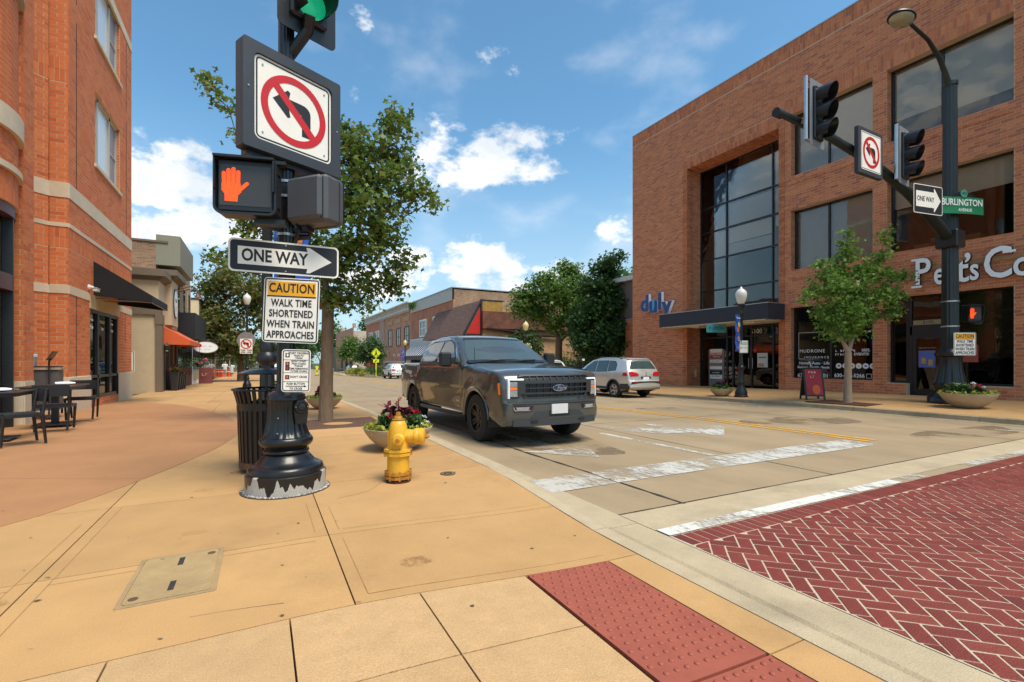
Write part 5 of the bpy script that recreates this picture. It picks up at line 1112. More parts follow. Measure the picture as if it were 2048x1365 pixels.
# ---------------------------------------------------------------- foreground signal post
PX, PY = .215, 5.0
MP = mat('glossy_black_paint', (.010,.010,.011), .28, var=.3, scale=9, bump=.06, bscale=30)
def peel(name):
    m = mat(name, (.010,.010,.011), .32, var=.3, scale=9); t = m.node_tree; bs = t.nodes['Principled BSDF']; L = t.links.new
    tc = N(t, 'ShaderNodeTexCoord'); sp = N(t, 'ShaderNodeSeparateXYZ'); L(tc.outputs['Object'], sp.inputs[0])
    cb_ = N(t, 'ShaderNodeCombineXYZ'); L(MA(t, 'ARCTAN2', sp.outputs[1], sp.outputs[0]), cb_.inputs[0])
    n1 = N(t, 'ShaderNodeTexNoise'); n1.inputs['Scale'].default_value = 2.0; n1.inputs['Detail'].default_value = 2.6; n1.inputs['Roughness'].default_value = .55; L(cb_.outputs[0], n1.inputs['Vector'])
    n3 = N(t, 'ShaderNodeTexNoise'); n3.inputs['Scale'].default_value = 45; n3.inputs['Detail'].default_value = 4; L(tc.outputs['Object'], n3.inputs['Vector'])
    lim = MA(t, 'ADD', MA(t, 'MULTIPLY', MA(t, 'SUBTRACT', n1.outputs[0], .40), .9), MA(t, 'MULTIPLY', MA(t, 'SUBTRACT', n3.outputs[0], .5), .035))
    mk = MA(t, 'LESS_THAN', sp.outputs[2], lim)
    n2 = N(t, 'ShaderNodeTexNoise'); n2.inputs['Scale'].default_value = 60; L(tc.outputs['Object'], n2.inputs['Vector'])
    cr = N(t, 'ShaderNodeValToRGB'); cr.color_ramp.elements[0].color = (.30,.28,.25,1); cr.color_ramp.elements[1].color = (.50,.47,.42,1); L(n2.outputs[0], cr.inputs[0])
    old = bs.inputs['Base Color'].links[0].from_socket; mx_ = N(t, 'ShaderNodeMix', data_type='RGBA'); L(mk, mx_.inputs[0]); L(old, mx_.inputs[6]); L(cr.outputs[0], mx_.inputs[7]); L(mx_.outputs[2], bs.inputs['Base Color'])
    L(MA(t, 'ADD', MA(t, 'MULTIPLY', mk, .5), .32), bs.inputs['Roughness']); return m
sp_ = thing('signal_post', 'black cast iron signal post with fluted base and peeling paint', 'signal post', (PX,PY,0))
b = B(); b.lathe([(.352,-.02),(.352,.165),(.345,.172),(.332,.174)], 64); o = b.obj('footing_drum', peel('peeling_black_paint'), sp_, 40); o.rotation_euler = (0,0,R(-70))
b = B(); b.lathe([(.33,.172),(.333,.20),(.322,.228),(.295,.245),(.27,.25),(.24,.285),(.215,.315),(.20,.335),(.185,.345)], 64); b.obj('torus_moulding', MP, sp_, 60)
b = B(); b.lathe([(.185,.345),(.198,.35),(.203,.365),(.198,.38),(.185,.386),(.19,.40),(.215,.415),(.234,.44),(.238,.465),(.228,.49),(.212,.503)], 64); b.obj('collar', MP, sp_, 60)
b = B(); b.lathe([(.215,.503),(.20,.53),(.185,.565),(.175,.61),(.168,.67),(.163,.75),(.162,.80),(.162,.845)], 80, flute=(.515,.83,20,.055,(1,2))); b.obj('fluted_shaft', MP, sp_, 35)
b = B(); b.lathe([(.162,.845),(.172,.85),(.172,.875),(.165,.885),(.165,.90),(.15,.91),(.13,.925),(.105,.935),(.095,.97),(.09,1.0)], 48); b.obj('cap_ring', MP, sp_, 50)
b = B(); b.lathe([(.086,.98),(.078,2.2),(.07,4.6),(.068,5.8)], 40, flute=(.9,6,10,.08,(1,))); b.obj('pole', MP, sp_, 35)
b = B(); b.lathe([(.385,-.01),(.385,.003),(.35,.004)], 48); b.obj('gravel_ring', mat('gravel', (.13,.10,.07), .95, var=.5, scale=55, bump=1, bscale=60), sp_); 
b = B(); ring(b, circ(.392,48), circ(.383,48), -.01, .006); b.obj('ring_joint', M_dark, sp_)
gr = B()
for i in range(260):
    a, r_ = random.random()*6.28, random.uniform(.352,.38); s_ = random.uniform(.004,.011); gr.box(-s_,s_,-s_*.8,s_*.8,-s_*.5,s_*.6, T(r_*math.cos(a), r_*math.sin(a), .008) @ RZ(random.random()*3) @ RX(random.random()))
o = gr.obj('pebbles', mat('pebble', (.38,.33,.28), .9, rand=.5), sp_); o['kind'] = 'stuff'
for z in (2.42,2.92,2.78,3.05): b = B(); b.lathe([(.084,z-.012),(.086,z-.012),(.086,z+.012),(.084,z+.012)], 24); b.obj('clamp_band', M_alu, sp_)
for z, a in ((.55,-2.0),(.69,-2.0)): b = B(); b.prism(circ(.007,10), 0, .006, T(.178*math.cos(a) if z > .6 else .192*math.cos(a), (.178 if z > .6 else .192)*math.sin(a), z) @ RZ(a+R(90)) @ RX(R(90))); b.obj('screw', M_alu, sp_)
# push button
M = facing((PX+.12,PY-.185,.79), 10)
pb = thing('push_button', 'round black pedestrian push button on the fluted post', 'push button', (0,0,0))
b = B(); b.lathe([(.062,-.06),(.066,.0),(.06,.012),(.045,.014),(.043,.004),(0,.004)], 28, M); b.prism([(-.05,-.16),(.05,-.16),(.066,0),(-.066,0)], -.05, -.01, M); b.obj('body', MP, pb, 40)
b = B(); b.lathe([(.036,.004),(.03,.014),(0,.018)], 20, M); b.box(-.02,.02,-.003,.003,.016,.02, M); b.obj('button', M_blackm, pb, 40)
bolts(pb, M @ T(0,0,.01), ((-.052,0),(.052,0)), .005)
# push-button instruction sign
t = thing('crossing_sign', 'small white pedestrian signal instruction sign above the push button', 'sign', (0,0,0)); M = facing((PX+.065,PY-.33,1.13), -18, roll=-1)
sign_plate(t, M, .245, .385, .028, .008)
for y in (.098,-.018,-.098): b = B(); b.box(-.108,.108,y-.0015,y+.0015,.0006,.0016, M); b.obj('rule', M_signblk, t)
for y, mt in ((.14,M_white),(.062,M_hand),(.022,mat('dim_red_print', (.35,.04,.01), .5)),(-.058,M_hand)):
    b = B(); b.box(-.092,-.056,y-.02,y+.018,.0006,.0014, M); b.obj('symbol_tile', M_signblk, t); b = B(); b.prism(circ(.009,10,-.074,y,ry=.014), .0014, .002, M); b.obj('symbol', mat('orange_print', (.8,.13,.02), .5) if mt is M_hand else mt, t)
for y, s_, q in ((.158,'START CROSSING',.026),(.136,'Watch For',.022),(.116,'Vehicles',.022),(.085,'DON’T START',.024),(.064,'Finish Crossing',.023),(.044,'If Started',.022),(.018,'TIME REMAINING',.024),(-.002,'To Finish Crossing',.022),(-.056,'DON’T CROSS',.026),(-.118,'PUSH BUTTON',.027),(-.162,'TO CROSS',.027)): text(s_, q, M @ T(.022 if y > -.1 else 0,y,.0015), M_signblk, t, xs=.85, ext=.0003, bold=.0004)
b = B(); b.prism([(-.085,-.143),(.07,-.143),(.07,-.15),(.092,-.140),(.07,-.13),(.07,-.137),(-.085,-.137)], .0006, .0014, M); b.obj('arrow', M_signblk, t)
# CAUTION and ONE WAY
t = thing('caution_sign', 'large caution walk time sign on the foreground signal post', 'sign', (0,0,0), group='caution walk time signs'); caution(t, facing((PX+.035,PY-.14,1.69), -22, roll=-2.2), .50, .605)
t = thing('one_way_sign', 'long black one way sign with white arrow on foreground post', 'sign', (0,0,0), group='one way signs'); one_way(t, facing((PX-.01,PY-.12,2.175), -3, roll=-.4), .93, .30)
# illuminated no-left-turn box
t = thing('no_left_turn_sign', 'large boxed no left turn sign high on foreground post', 'sign', (0,0,0), group='no left turn signs'); M = facing((.285,PY-.14,3.555), 26)
s = .945; b = B(); b.box(-s/2,s/2,-s/2,s/2,-.14,-.02, M, c=.012); b.obj('case', mat('slate_paint', (.035,.04,.05), .5, var=.1), t)
b = B(); ring(b, rrect(s,s,.02), rrect(s*.80,s*.80,.05), -.02, .012, M); b.obj('case_frame', mat('slate_paint'), t)
Mf = M @ T(0,0,-.008); sign_plate(t, Mf, s*.795, s*.795, .06, .014, inset=.018); no_left(t, Mf @ T(0,-.003,0), s*.335)
bolts(t, Mf, ((-.30,.30),(.30,.30),(-.30,-.30),(.30,-.30)), .009); bolts(t, M @ T(0,0,.012), ((-.43,.05),(.43,-.02)), .008)
b = B(); b.box(-s/2+.05,s/2-.1,-s/2-.05,-s/2,-.14,-.05, M); b.obj('lower_rail', M_black, t)
# pedestrian signals
ped_signal('pedestrian_signal', 'pedestrian signal showing lit orange hand on the foreground post', facing((PX-.33,PY-.42,2.70), -16), .475)
t = ped_signal('pedestrian_signal', 'grey backed pedestrian signal seen from behind on the foreground post', facing((PX+.31,PY-.12,2.72), 132), .44, lit=False, hm=mat('grey_case', (.075,.078,.088), .45, var=.08))
Ms = facing((PX+.31,PY-.12,2.72), 132)
b = B(); b.box(-.20,.20,-.20,.20,-.26,-.2, Ms, c=.03); b.obj('back_cover', mat('grey_case'), t)
b = B(); b.tube([(PX,PY,2.40),(PX+.2,PY-.05,2.42),(PX+.2,PY-.05,2.5)], .03); b.tube([(PX,PY,2.47),(PX-.25,PY-.2,2.45)], .028); b.obj('arm', M_black, t)
b = B(); b.tube([(PX+.06,PY-.1,2.3),(PX+.1,PY-.14,2.45),(PX+.07,PY-.1,2.6)], .018, 8); b.obj('cable', M_black, t)
# green signal head
t = thing('traffic_signal', 'traffic signal with green lens at the top of foreground post', 'traffic signal', (0,0,0), group='traffic signals'); Mg = facing((PX+.20,PY-.16,4.62), 22)
M_housing = mat('signal_housing', (.012,.013,.016), .35, var=.15)
def signal_head(t, M, k=1., lens=None, back=None, n=3, visor=.26):
    b = B(); b.box(-.17*k,.17*k,(-.17)*k,(.34*n-.17)*k,-.19*k,0, M, c=.02*k); b.obj('housing', M_housing, t)
    if back: b = B(); ring(b, rrect(.54*k,(.34*n+.25)*k,.05*k,cy=.34*k*(n-1)/2), rrect(.335*k,(.34*n-.01)*k,.02*k,cy=.34*k*(n-1)/2), -.06*k, -.05*k, M); b.obj('backplate', back, t)
    for i in range(n):
        Mi = M @ T(0,.34*k*i,0); b = B(); b.lathe([(.145*k,0),(.14*k,.008*k),(.06*k,.03*k),(0,.035*k)], 24, Mi); b.obj('lens', (lens or {}).get(i, M_lens), t, 50)
        rows = []
        for a in np.linspace(R(-50), R(230), 20):
            L_ = visor*k*(.55+.45*(.5+.5*math.sin(a))); rows.append([(.155*k*math.cos(a), .155*k*math.sin(a), 0), (.158*k*math.cos(a), .158*k*math.sin(a)-.02*k, L_), (.150*k*math.cos(a), .150*k*math.sin(a)-.02*k, L_), (.147*k*math.cos(a), .147*k*math.sin(a), 0)])
        b = B(); b.grid(rows, Mi); b.obj('visor', M_housing, t, 50)
signal_head(t, Mg, 1.05, {0: mat('lit_green_lens', (.01,.40,.19), .3, emit=.35, var=.2, scale=6)}, M_housing)
b = B(); b.tube([(PX+.02,PY,4.14),(PX+.18,PY-.14,4.36),(PX+.19,PY-.22,4.46)], .05, 8); b.obj('bracket', M_housing, t)

# ---------------------------------------------------------------- litter bin
t = thing('litter_bin', 'black slatted steel litter bin with domed rain lid behind the post', 'litter bin', (.05,5.96,0))
n = 32
for i in range(n):
    a = 2*math.pi*i/n; c, s_ = math.cos(a), math.sin(a); b = B(); P = [(.262,.06),(.275,.40),(.285,.74),(.297,.80),(.325,.90)]
    for k in range(len(P)-1):
        (r0, z0), (r1, z1) = P[k], P[k+1]
        tt = .016; b.add([(r0*c-tt*s_,r0*s_+tt*c,z0),(r0*c+tt*s_,r0*s_-tt*c,z0),(r1*c+tt*s_,r1*s_-tt*c,z1),(r1*c-tt*s_,r1*s_+tt*c,z1),((r0-.008)*c-tt*s_,(r0-.008)*s_+tt*c,z0),((r0-.008)*c+tt*s_,(r0-.008)*s_-tt*c,z0),((r1-.008)*c+tt*s_,(r1-.008)*s_-tt*c,z1),((r1-.008)*c-tt*s_,(r1-.008)*s_+tt*c,z1)], [(0,1,2,3),(7,6,5,4),(0,3,7,4),(1,5,6,2)])
    b.obj('slat', MP, t)
def band(r, z0, z1, th=.012): 
    b = B(); b.lathe([(r,z0),(r+th,z0),(r+th,z1),(r,z1)], 40, cap=False); b.v += []; return b
band(.275,.68,.76).obj('band', MP, t); band(.255,.05,.12).obj('band', mat('rusty_band', (.10,.045,.02), .7, var=.4, scale=9), t); b = B(); b.tube([(.33*math.cos(a), .33*math.sin(a), .905) for a in np.linspace(0, 2*math.pi, 41)], .012, 8); b.obj('rim', MP, t)
b = B(); b.lathe([(0,.04),(.22,.04),(.235,.70),(.23,.70),(.21,.06),(0,.06)], 28); b.obj('liner', M_blackm, t); b = B(); b.lathe([(.1,0),(.1,.05)], 16); b.obj('foot', M_blackm, t)
for a in (30,150,270): b = B(); b.tube([(.24*math.cos(R(a)),.24*math.sin(R(a)),.72),(.24*math.cos(R(a)),.24*math.sin(R(a)),1.08)], .012); b.obj('lid_post', MP, t)
b = B(); b.lathe([(.275,1.07),(.28,1.085),(.2,1.115),(.1,1.13),(0,1.135)], 36); b.lathe([(.275,1.07),(.1,1.09),(0,1.09)], 36); b.obj('lid', MP, t, 50)

# ---------------------------------------------------------------- fire hydrant
M_hyd = chipped('chipped_yellow_paint', (.74,.39,.025), (.16,.06,.02), .65, 13); M_hyr = mat('rusty_yellow_paint', (.42,.18,.015), .7, var=.55, scale=22, detail=8, bump=.3, bscale=40); M_rust = mat('rust', (.05,.02,.012), .9, var=.4)
t = thing('fire_hydrant', 'yellow fire hydrant with rusty flanges on the tan pavement', 'fire hydrant', (1.23,4.76,0), R(-28))
b = B(); b.lathe([(.125,0),(.118,.02),(.112,.035)], 28); b.obj('ground_collar', M_rust, t); 
b = B(); b.lathe([(.112,.03),(.136,.035),(.138,.062),(.118,.065),(.118,.072),(.138,.075),(.136,.105),(.114,.112)], 12); b.obj('breakaway_flange', M_hyr, t, 25)
b = B(); b.lathe([(.110,.105),(.110,.27)], 32); b.obj('barrel', M_hyd, t, 40)
b = B(); b.lathe([(.112,.262),(.142,.266),(.144,.292),(.125,.296),(.125,.301),(.144,.305),(.142,.332),(.105,.338)], 8, RZ(R(22))); b.obj('flange', M_hyd, t, 20)
b = B(); b.lathe([(.104,.335),(.103,.42),(.097,.50),(.085,.565),(.07,.602),(.055,.618)], 32); b.obj('upper_barrel', M_hyd, t, 50)
b = B(); b.lathe([(.062,.616),(.064,.628),(.046,.632),(.04,.655),(.036,.66)], 20); b.lathe([(.027,.658),(.023,.69),(.021,.70),(0,.702)], 5); b.obj('operating_nut', M_hyr, t, 30)
M = T(.09,0,.455) @ RY(R(90)); b = B(); b.lathe([(.068,-.03),(.068,.075),(.078,.078),(.081,.085),(.081,.12),(.078,.124),(.083,.128),(.083,.16),(.07,.175),(.03,.182)], 28, M); b.obj('pumper_nozzle', M_hyd, t, 40); b = B(); b.lathe([(.026,.18),(.024,.205),(.018,.21),(.015,.225),(0,.227)], 5, M); b.obj('pumper_nut', M_hyr, t)
M = T(.035,-.09,.44) @ RX(R(90)); b = B(); b.lathe([(.05,-.03),(.05,.03),(.06,.034),(.062,.06),(.05,.075),(.02,.08)], 24, M); b.obj('hose_nozzle', M_hyd, t, 40); b = B(); b.lathe([(.022,.078),(.019,.1),(0,.102)], 5, M); b.obj('hose_nut', M_hyr, t)
M = T(-.02,.09,.44) @ RX(R(-90)); b = B(); b.lathe([(.05,-.03),(.05,.03),(.06,.034),(.062,.06),(.05,.075),(.02,.08)], 24, M); b.obj('hose_nozzle', M_hyd, t, 40)
for k in range(8):
    for z0, z1, r_ in ((.255,.345,.128),(.022,.118,.126)):
        a = R(45*k+20); b = B(); b.lathe([(.009,z0),(.009,z1)], 6, T(r_*math.cos(a), r_*math.sin(a), 0)); b.obj('flange_bolt', M_hyr, t)
for k in range(6): b = B(); b.box(-.006,.006,-.108,-.10,.35+k*.03,.365+k*.03, RZ(R(-62))); b.obj('cast_mark', M_hyd, t)

# ---------------------------------------------------------------- planters
M_bowl = mat('tan_cast_bowl', (.42,.34,.23), .85, var=.12, scale=5, bump=.15, bscale=60, dirt=.2); M_lime = mat('lime_foliage', rough=.6, var=.1, trans=.25, ramp=[(.35,.38,.03),(.28,.33,.04),(.45,.42,.05),(.15,.25,.04)]); M_dkg = mat('deep_foliage', rough=.5, var=.1, trans=.2, ramp=[(.05,.12,.03),(.08,.17,.04),(.03,.07,.025),(.12,.20,.05)]); M_pur = mat('burgundy_foliage', rough=.5, var=.1, trans=.15, ramp=[(.09,.012,.025),(.16,.018,.03),(.06,.01,.02)])
M_redf = mat('crimson_petal', (.45,.008,.02), .5, var=.15); M_whf = mat('white_petal', (.75,.74,.72), .6); M_vio = mat('violet_petal', (.28,.06,.45), .6); M_pink = mat('pink_petal', (.6,.08,.2), .6)
def leaves(n, cen, rad, size, up=.5, seed=0, shape='d'):
    """n leaf blades as (verts, faces) scattered in an ellipsoid"""
    r_ = np.random.default_rng(seed); d_ = r_.normal(size=(n,3)); d_ /= np.linalg.norm(d_, axis=1)[:,None]; p = d_*(r_.random(n)**.5)[:,None]*np.array(rad)+np.array(cen)
    return blades(p, size, r_, up)
def blades(p, size, r_, up=.5, asp=.55):
    n = len(p); nr = r_.normal(size=(n,3)); nr[:,2] = np.abs(nr[:,2])+up; nr /= np.linalg.norm(nr, axis=1)[:,None]
    t_ = r_.normal(size=(n,3)); t_ -= nr*(t_*nr).sum(1)[:,None]; t_ /= np.linalg.norm(t_, axis=1)[:,None]; s_ = np.cross(nr, t_)
    sz = size*(.6+.8*r_.random(n))[:,None]; v = np.stack([p-t_*sz*.5, p+s_*sz*asp*.5+nr*sz*.08, p+t_*sz*.5-nr*sz*.06, p-s_*sz*asp*.5+nr*sz*.08], 1).reshape(-1,3)
    return v, np.arange(4*n).reshape(n,4)
def leafmesh(name, parts, mt, parent):
    v = np.concatenate([a for a, f in parts]); o = 0; fs = []
    for a, f in parts: fs.append(f+o); o += len(a)
    f = np.concatenate(fs); me = bpy.data.meshes.new(name); k = f.shape[1]
    me.vertices.add(len(v)); me.vertices.foreach_set('co', v.astype(np.float32).ravel()); me.loops.add(f.size); me.loops.foreach_set('vertex_index', f.astype(np.int32).ravel()); me.polygons.add(len(f)); me.polygons.foreach_set('loop_start', np.arange(0, f.size, k, dtype=np.int32)); me.update(calc_edges=True); me.validate()
    me.materials.append(mt); return mobj(name, me, parent)
def bloom(parent, x, y, z, r_, mt, name='flower'):
    b = B()
    for k in range(9):
        a, e = 2.4*k, .2+.13*k; M = T(x, y, z) @ RZ(a) @ RY(e-.9); b.add([(0,0,0),(r_*.7,-r_*.45,r_*.25),(r_*1.05,0,r_*.5),(r_*.7,r_*.45,r_*.25)], [(0,1,2,3)], M)
    return b.obj(name, mt, parent)
def planter(label, x, y, z, Rr, flowers, kind=0, seed=1):
    t = thing('bowl_planter', label, 'planter', (x, y, z), group='bowl planters'); h = Rr*.66
    b = B(); b.lathe([(Rr*.30,0),(Rr*.42,.015),(Rr*.62,h*.22),(Rr*.82,h*.52),(Rr*.95,h*.8),(Rr,h*.97),(Rr,h),(Rr*.93,h),(Rr*.90,h*.9),(0,h*.86)], 48); b.obj('bowl', M_bowl, t, 40)
    b = B(); b.lathe([(0,h*.87),(Rr*.9,h*.87),(Rr*.9,h*.88),(0,h*.93)], 24); b.obj('soil', M_dark, t)
    A = []; r_ = np.random.default_rng(seed)
    for k in range(26): a = 2*math.pi*k/26; A.append(leaves(26, (Rr*.86*math.cos(a), Rr*.86*math.sin(a), h*1.02), (Rr*.15,Rr*.15,Rr*.13), Rr*.13, .4, seed*50+k))
    leafmesh('trailing_foliage', A, M_lime, t)
    A = [leaves(60, (r_.uniform(-.55,.55)*Rr, r_.uniform(-.55,.55)*Rr, h+Rr*r_.uniform(.05,.3)), (Rr*.2,Rr*.2,Rr*.2), Rr*.17, .3, seed*70+k) for k in range(14)]; leafmesh('foliage', A, M_dkg, t)
    if kind: A = [leaves(40, (r_.uniform(-.35,.35)*Rr, r_.uniform(-.35,.35)*Rr, h+Rr*r_.uniform(.15,.55)), (Rr*.16,Rr*.16,Rr*.24), Rr*.26, .2, seed*90+k) for k in range(7)]; leafmesh('dark_leaves', A, M_pur, t)
    for (fx, fy, fz, fr, mt) in flowers: bloom(t, fx*Rr, fy*Rr, h+fz*Rr, fr*Rr, mt)
    if kind == 2:
        b = B(); b.tube([(0,0,h),(.02*Rr,0,h+.5*Rr),(.0,0,h+.85*Rr)], [.012,.009,.006]); b.obj('flower_stalk', M_pur, t)
        for k in range(7): bloom(t, .03*math.cos(k), .03*math.sin(k), h+Rr*(.5+.055*k), .06*Rr, M_redf)
    return t
FL = [(-.35,-.4,.32,.13,M_redf),(.45,-.25,.38,.17,M_redf),(.1,-.5,.22,.1,M_redf),(-.1,-.35,.2,.1,M_redf),(-.33,-.75,.14,.1,M_vio),(.7,-.3,.26,.09,M_whf),(.78,-.4,.12,.07,M_whf),(.55,-.6,.1,.07,M_whf),(-.05,-.6,.12,.07,M_vio),(.3,-.1,.3,.08,M_whf),(-.5,.1,.25,.08,M_whf),(.4,.4,.4,.15,M_redf),(-.3,.5,.3,.14,M_redf)]
planter('tan bowl planter of red flowers right behind the yellow hydrant', 1.68,6.5,0,.465,FL,2,3)
planter('tan bowl planter behind the street tree trunk on left pavement', 1.5,13.55,-.07,.46,[(-.3,-.3,.5,.15,M_pur),(.3,-.3,.45,.14,M_redf)],1,5)
zq = zwr
planter('tan bowl planter at base of lamp post by glass entrance', 15.6,12.15,zq(15.6,12.1),.43,[(-.5,-.3,.2,.1,M_vio),(-.3,-.5,.15,.08,M_whf),(-.6,0,.25,.1,M_vio)],1,7)
planter('tan bowl planter in front of the far signal mast', 16.85,5.42,zq(16.85,5.4),.60,[(-.5,-.3,.25,.1,M_redf),(-.2,-.4,.3,.12,M_redf),(.1,-.5,.25,.09,M_whf),(.35,-.3,.3,.11,M_redf),(0,-.2,.4,.1,M_whf),(.2,-.1,.42,.09,M_whf)],0,9)
# ---------------------------------------------------------------- ornamental street lamps
M_pole = mat('green_black_paint', (.016,.024,.024), .4, var=.2); M_globe = mat('frosted_acorn', (.72,.70,.62), .25, var=.03); M_globy = mat('amber_acorn', (.75,.60,.28), .3, var=.05)
M_ban = mat('blue_banner', (.01,.08,.42), .8, var=.08); M_sun1 = mat('yellow_petals', (.75,.60,.05), .7); M_sun2 = mat('orange_petals', (.75,.22,.02), .7)
def lamp(label, x, y, z, banner=0, h=4.05, glb=M_globe, bang=0, extra=None):
    t = thing('street_lamp', label, 'street lamp', (x, y, z), group='ornamental street lamps')
    b = B(); b.lathe([(.24,0),(.24,.05),(.21,.07),(.215,.16),(.20,.22),(.15,.32),(.115,.42),(.11,.5),(.125,.52),(.12,.56),(.095,.6),(.085,.75),(.08,1.0),(.11,1.03),(.12,1.08),(.105,1.13),(.08,1.16),(.09,1.22),(.07,1.28)], 24); b.obj('base', M_black, t, 45)
    b = B(); b.lathe([(.065,1.25),(.055,h-.95),(.07,h-.93),(.06,h-.88),(.05,h-.78),(.11,h-.70),(.13,h-.66),(.13,h-.62),(.1,h-.6)], 20); b.obj('post', M_pole, t, 45)
    b = B(); b.lathe([(.10,h-.60),(.15,h-.5),(.195,h-.32),(.20,h-.22),(.17,h-.13),(.10,h-.06),(.04,h-.02),(.035,h+.02),(.0,h+.06)], 24); b.obj('globe', glb, t, 60)
    if banner:
        s_ = -1 if banner < 0 else 1; M = RZ(R(bang)); z0, z1 = h-2.35, h-1.02
        b = B(); b.grid([[(s_*(.09+.42*(i/8)), .02*math.sin(k*2+i*.4), z0+(z1-z0)*k/8) for i in range(9)] for k in range(9)], M); b.grid([[(s_*(.09+.42*(i/8)), .02*math.sin(k*2+i*.4)+.004, z0+(z1-z0)*k/8) for i in range(8,-1,-1)] for k in range(9)], M); b.obj('banner', M_ban, t)
        for q, (xx, zz, mt) in enumerate(((.25,.36,M_sun1),(.36,.55,M_sun2),(.3,.88,M_sun2))):
            b = B(); zc = z1-zz
            for k in range(10): a = .628*k; b.prism(circ(.03,8,.06*math.cos(a),.06*math.sin(a),ry=.03), -.03, -.024, M @ T(s_*xx,0,zc) @ RX(R(90)) @ Matrix.Diagonal((1,1,-1,1)))
            b.obj('sunflower', mt, t)
        text('Welcome', .085, M @ T(s_*.3,-.03,z1-.12) @ RX(R(90)), MWt, t, shear=.3); text('Downtown\nDowners Grove', .05, M @ T(s_*.3,-.03,z0+.12) @ RX(R(90)), M_sun2, t)
        b = B(); b.tube([(0,0,z1+.01),(s_*.55,0,z1+.01)], .012, 6, M); b.tube([(0,0,z0-.01),(s_*.55,0,z0-.01)], .012, 6, M); b.obj('banner_arm', M_blackm, t)
    return t
lamp('ornamental lamp with blue sunflower banner before the glass entrance', 15.72,11.4,zq(15.7,11.4),-1,4.05,bang=14)
t = thing('parking_sign', 'small white parking hours sign on the bannered lamp post', 'sign', (0,0,0)); M = facing((15.68,11.27,1.86+zq(15.7,11.4)), -40); sign_plate(t, M, .30, .46, .03, .008, mat('green_print', (.02,.25,.12), .5)); text('2', .17, M @ T(-.085,.15,.003), mat('green_print'), t, bold=.003); text('HOUR\nPARKING', .06, M @ T(.05,.12,.003), mat('green_print'), t); text('8AM - 6PM', .07, M @ T(0,-.04,.003), mat('green_print'), t, xs=.8)
t = lamp('ornamental lamp with flower basket and flag beyond the pickup', 15.55,27.2,zq(15.5,27.2),0,4.15,glb=M_globy)
t = thing('hanging_basket', 'wicker basket of pale flowers hanging on lamp by the flag', 'flower basket', (15.5,27.1,1.55)); b = B(); b.lathe([(.12,0),(.3,.25),(.38,.5),(.36,.5),(0,.45)], 18); b.obj('basket', mat('wicker', (.30,.12,.04), .8, var=.3, scale=30), t, 40); leafmesh('foliage', [leaves(240, (0,0,.58), (.42,.42,.2), .11, .3, 12)], M_lime, t); leafmesh('petals', [leaves(120, (0,0,.66), (.42,.42,.2), .12, .6, 13)], mat('cream_petal', (.75,.70,.45), .6, rand=.2), t)
t = thing('us_flag', 'small american flag on the lamp post above the pickup roof', 'flag', (15.3,27.0,1.62)); 
def flagpt(a, c): return (-.1-.95*a, -.25*a, .55-.18*a+.42*c-.12*math.sin(4*a)*.6)
for k in range(9): b = B(); b.grid([[flagpt(a, k/9) for a in np.linspace(0 if k < 4 else 0,1,9)], [flagpt(a, (k+1)/9) for a in np.linspace(0,1,9)]]); b.obj('stripe', M_signred if k % 2 == 0 else MWt, t)
b = B(); b.grid([[tuple(np.array(flagpt(a, c))+np.array((0,-.012,0))) for a in np.linspace(.55,1,5)] for c in (.44,1)]); b.obj('canton', mat('navy_cloth', (.03,.04,.2), .8), t); b = B(); b.tube([(0,0,.3),(-.12,-.02,1.05)], .012); b.obj('staff', M_blackm, t)
lamp('ornamental lamp with blue banner by the striped awning', 14.9,54.5,zq(15,54.5),-1,4.3,glb=M_globy)
# near lamp half hidden behind the signs
lamp('ornamental lamp mostly hidden behind the foreground signal post', .08,7.66,0,1,4.1,glb=M_globy,bang=-28).scale = (1.16,1.16,1.16)
# left pavement lamp with the small turn sign
lamp('ornamental lamp carrying a small no left turn sign on left pavement', -.68,29.86,gz(29.9),0,5.2)
t = thing('no_left_turn_sign', 'small no left turn sign with times on left pavement lamp', 'sign', (0,0,0), group='no left turn signs'); M = facing((-.72,29.72,2.02), -12); sign_plate(t, M, .62, .82, .04, 0); no_left(t, M @ T(0,.12,0), .27); text('7AM - 9AM\n4PM - 6PM', .12, M @ T(0,-.28,.003), M_signblk, t, bold=.002)
b = B(); b.prism(circ(.46,28,0,.33), -.04, -.025, M); b.obj('round_back_sign', M_alu, t)
# ---------------------------------------------------------------- far signal mast
mx0, my0, mz0 = 17.9, 6.15, zq(17.9,6.15)
t = thing('signal_mast', 'black fluted signal mast with street light and long mast arm', 'signal mast', (mx0,my0,mz0))
b = B(); b.lathe([(.52,0),(.52,.16),(.48,.2),(.42,.3),(.36,.36),(.40,.44),(.42,.52),(.36,.6)], 40); b.obj('base', MP, t, 45)
b = B(); b.lathe([(.36,.6),(.33,.75),(.29,.95),(.27,1.2),(.27,1.35)], 60, flute=(.6,1.3,15,.06,(1,2))); b.obj('fluted_base', MP, t, 35)
b = B(); b.lathe([(.27,1.35),(.35,1.38),(.36,1.46),(.28,1.52),(.235,1.6)], 32); b.obj('collar', MP, t, 45)
b = B(); b.lathe([(.205,1.55),(.185,4.6),(.16,9.3),(.18,9.32),(.18,9.42),(.08,9.5),(0,9.52)], 40, flute=(1.4,9.3,10,.07,(1,))); b.obj('pole', M_pole, t, 30)
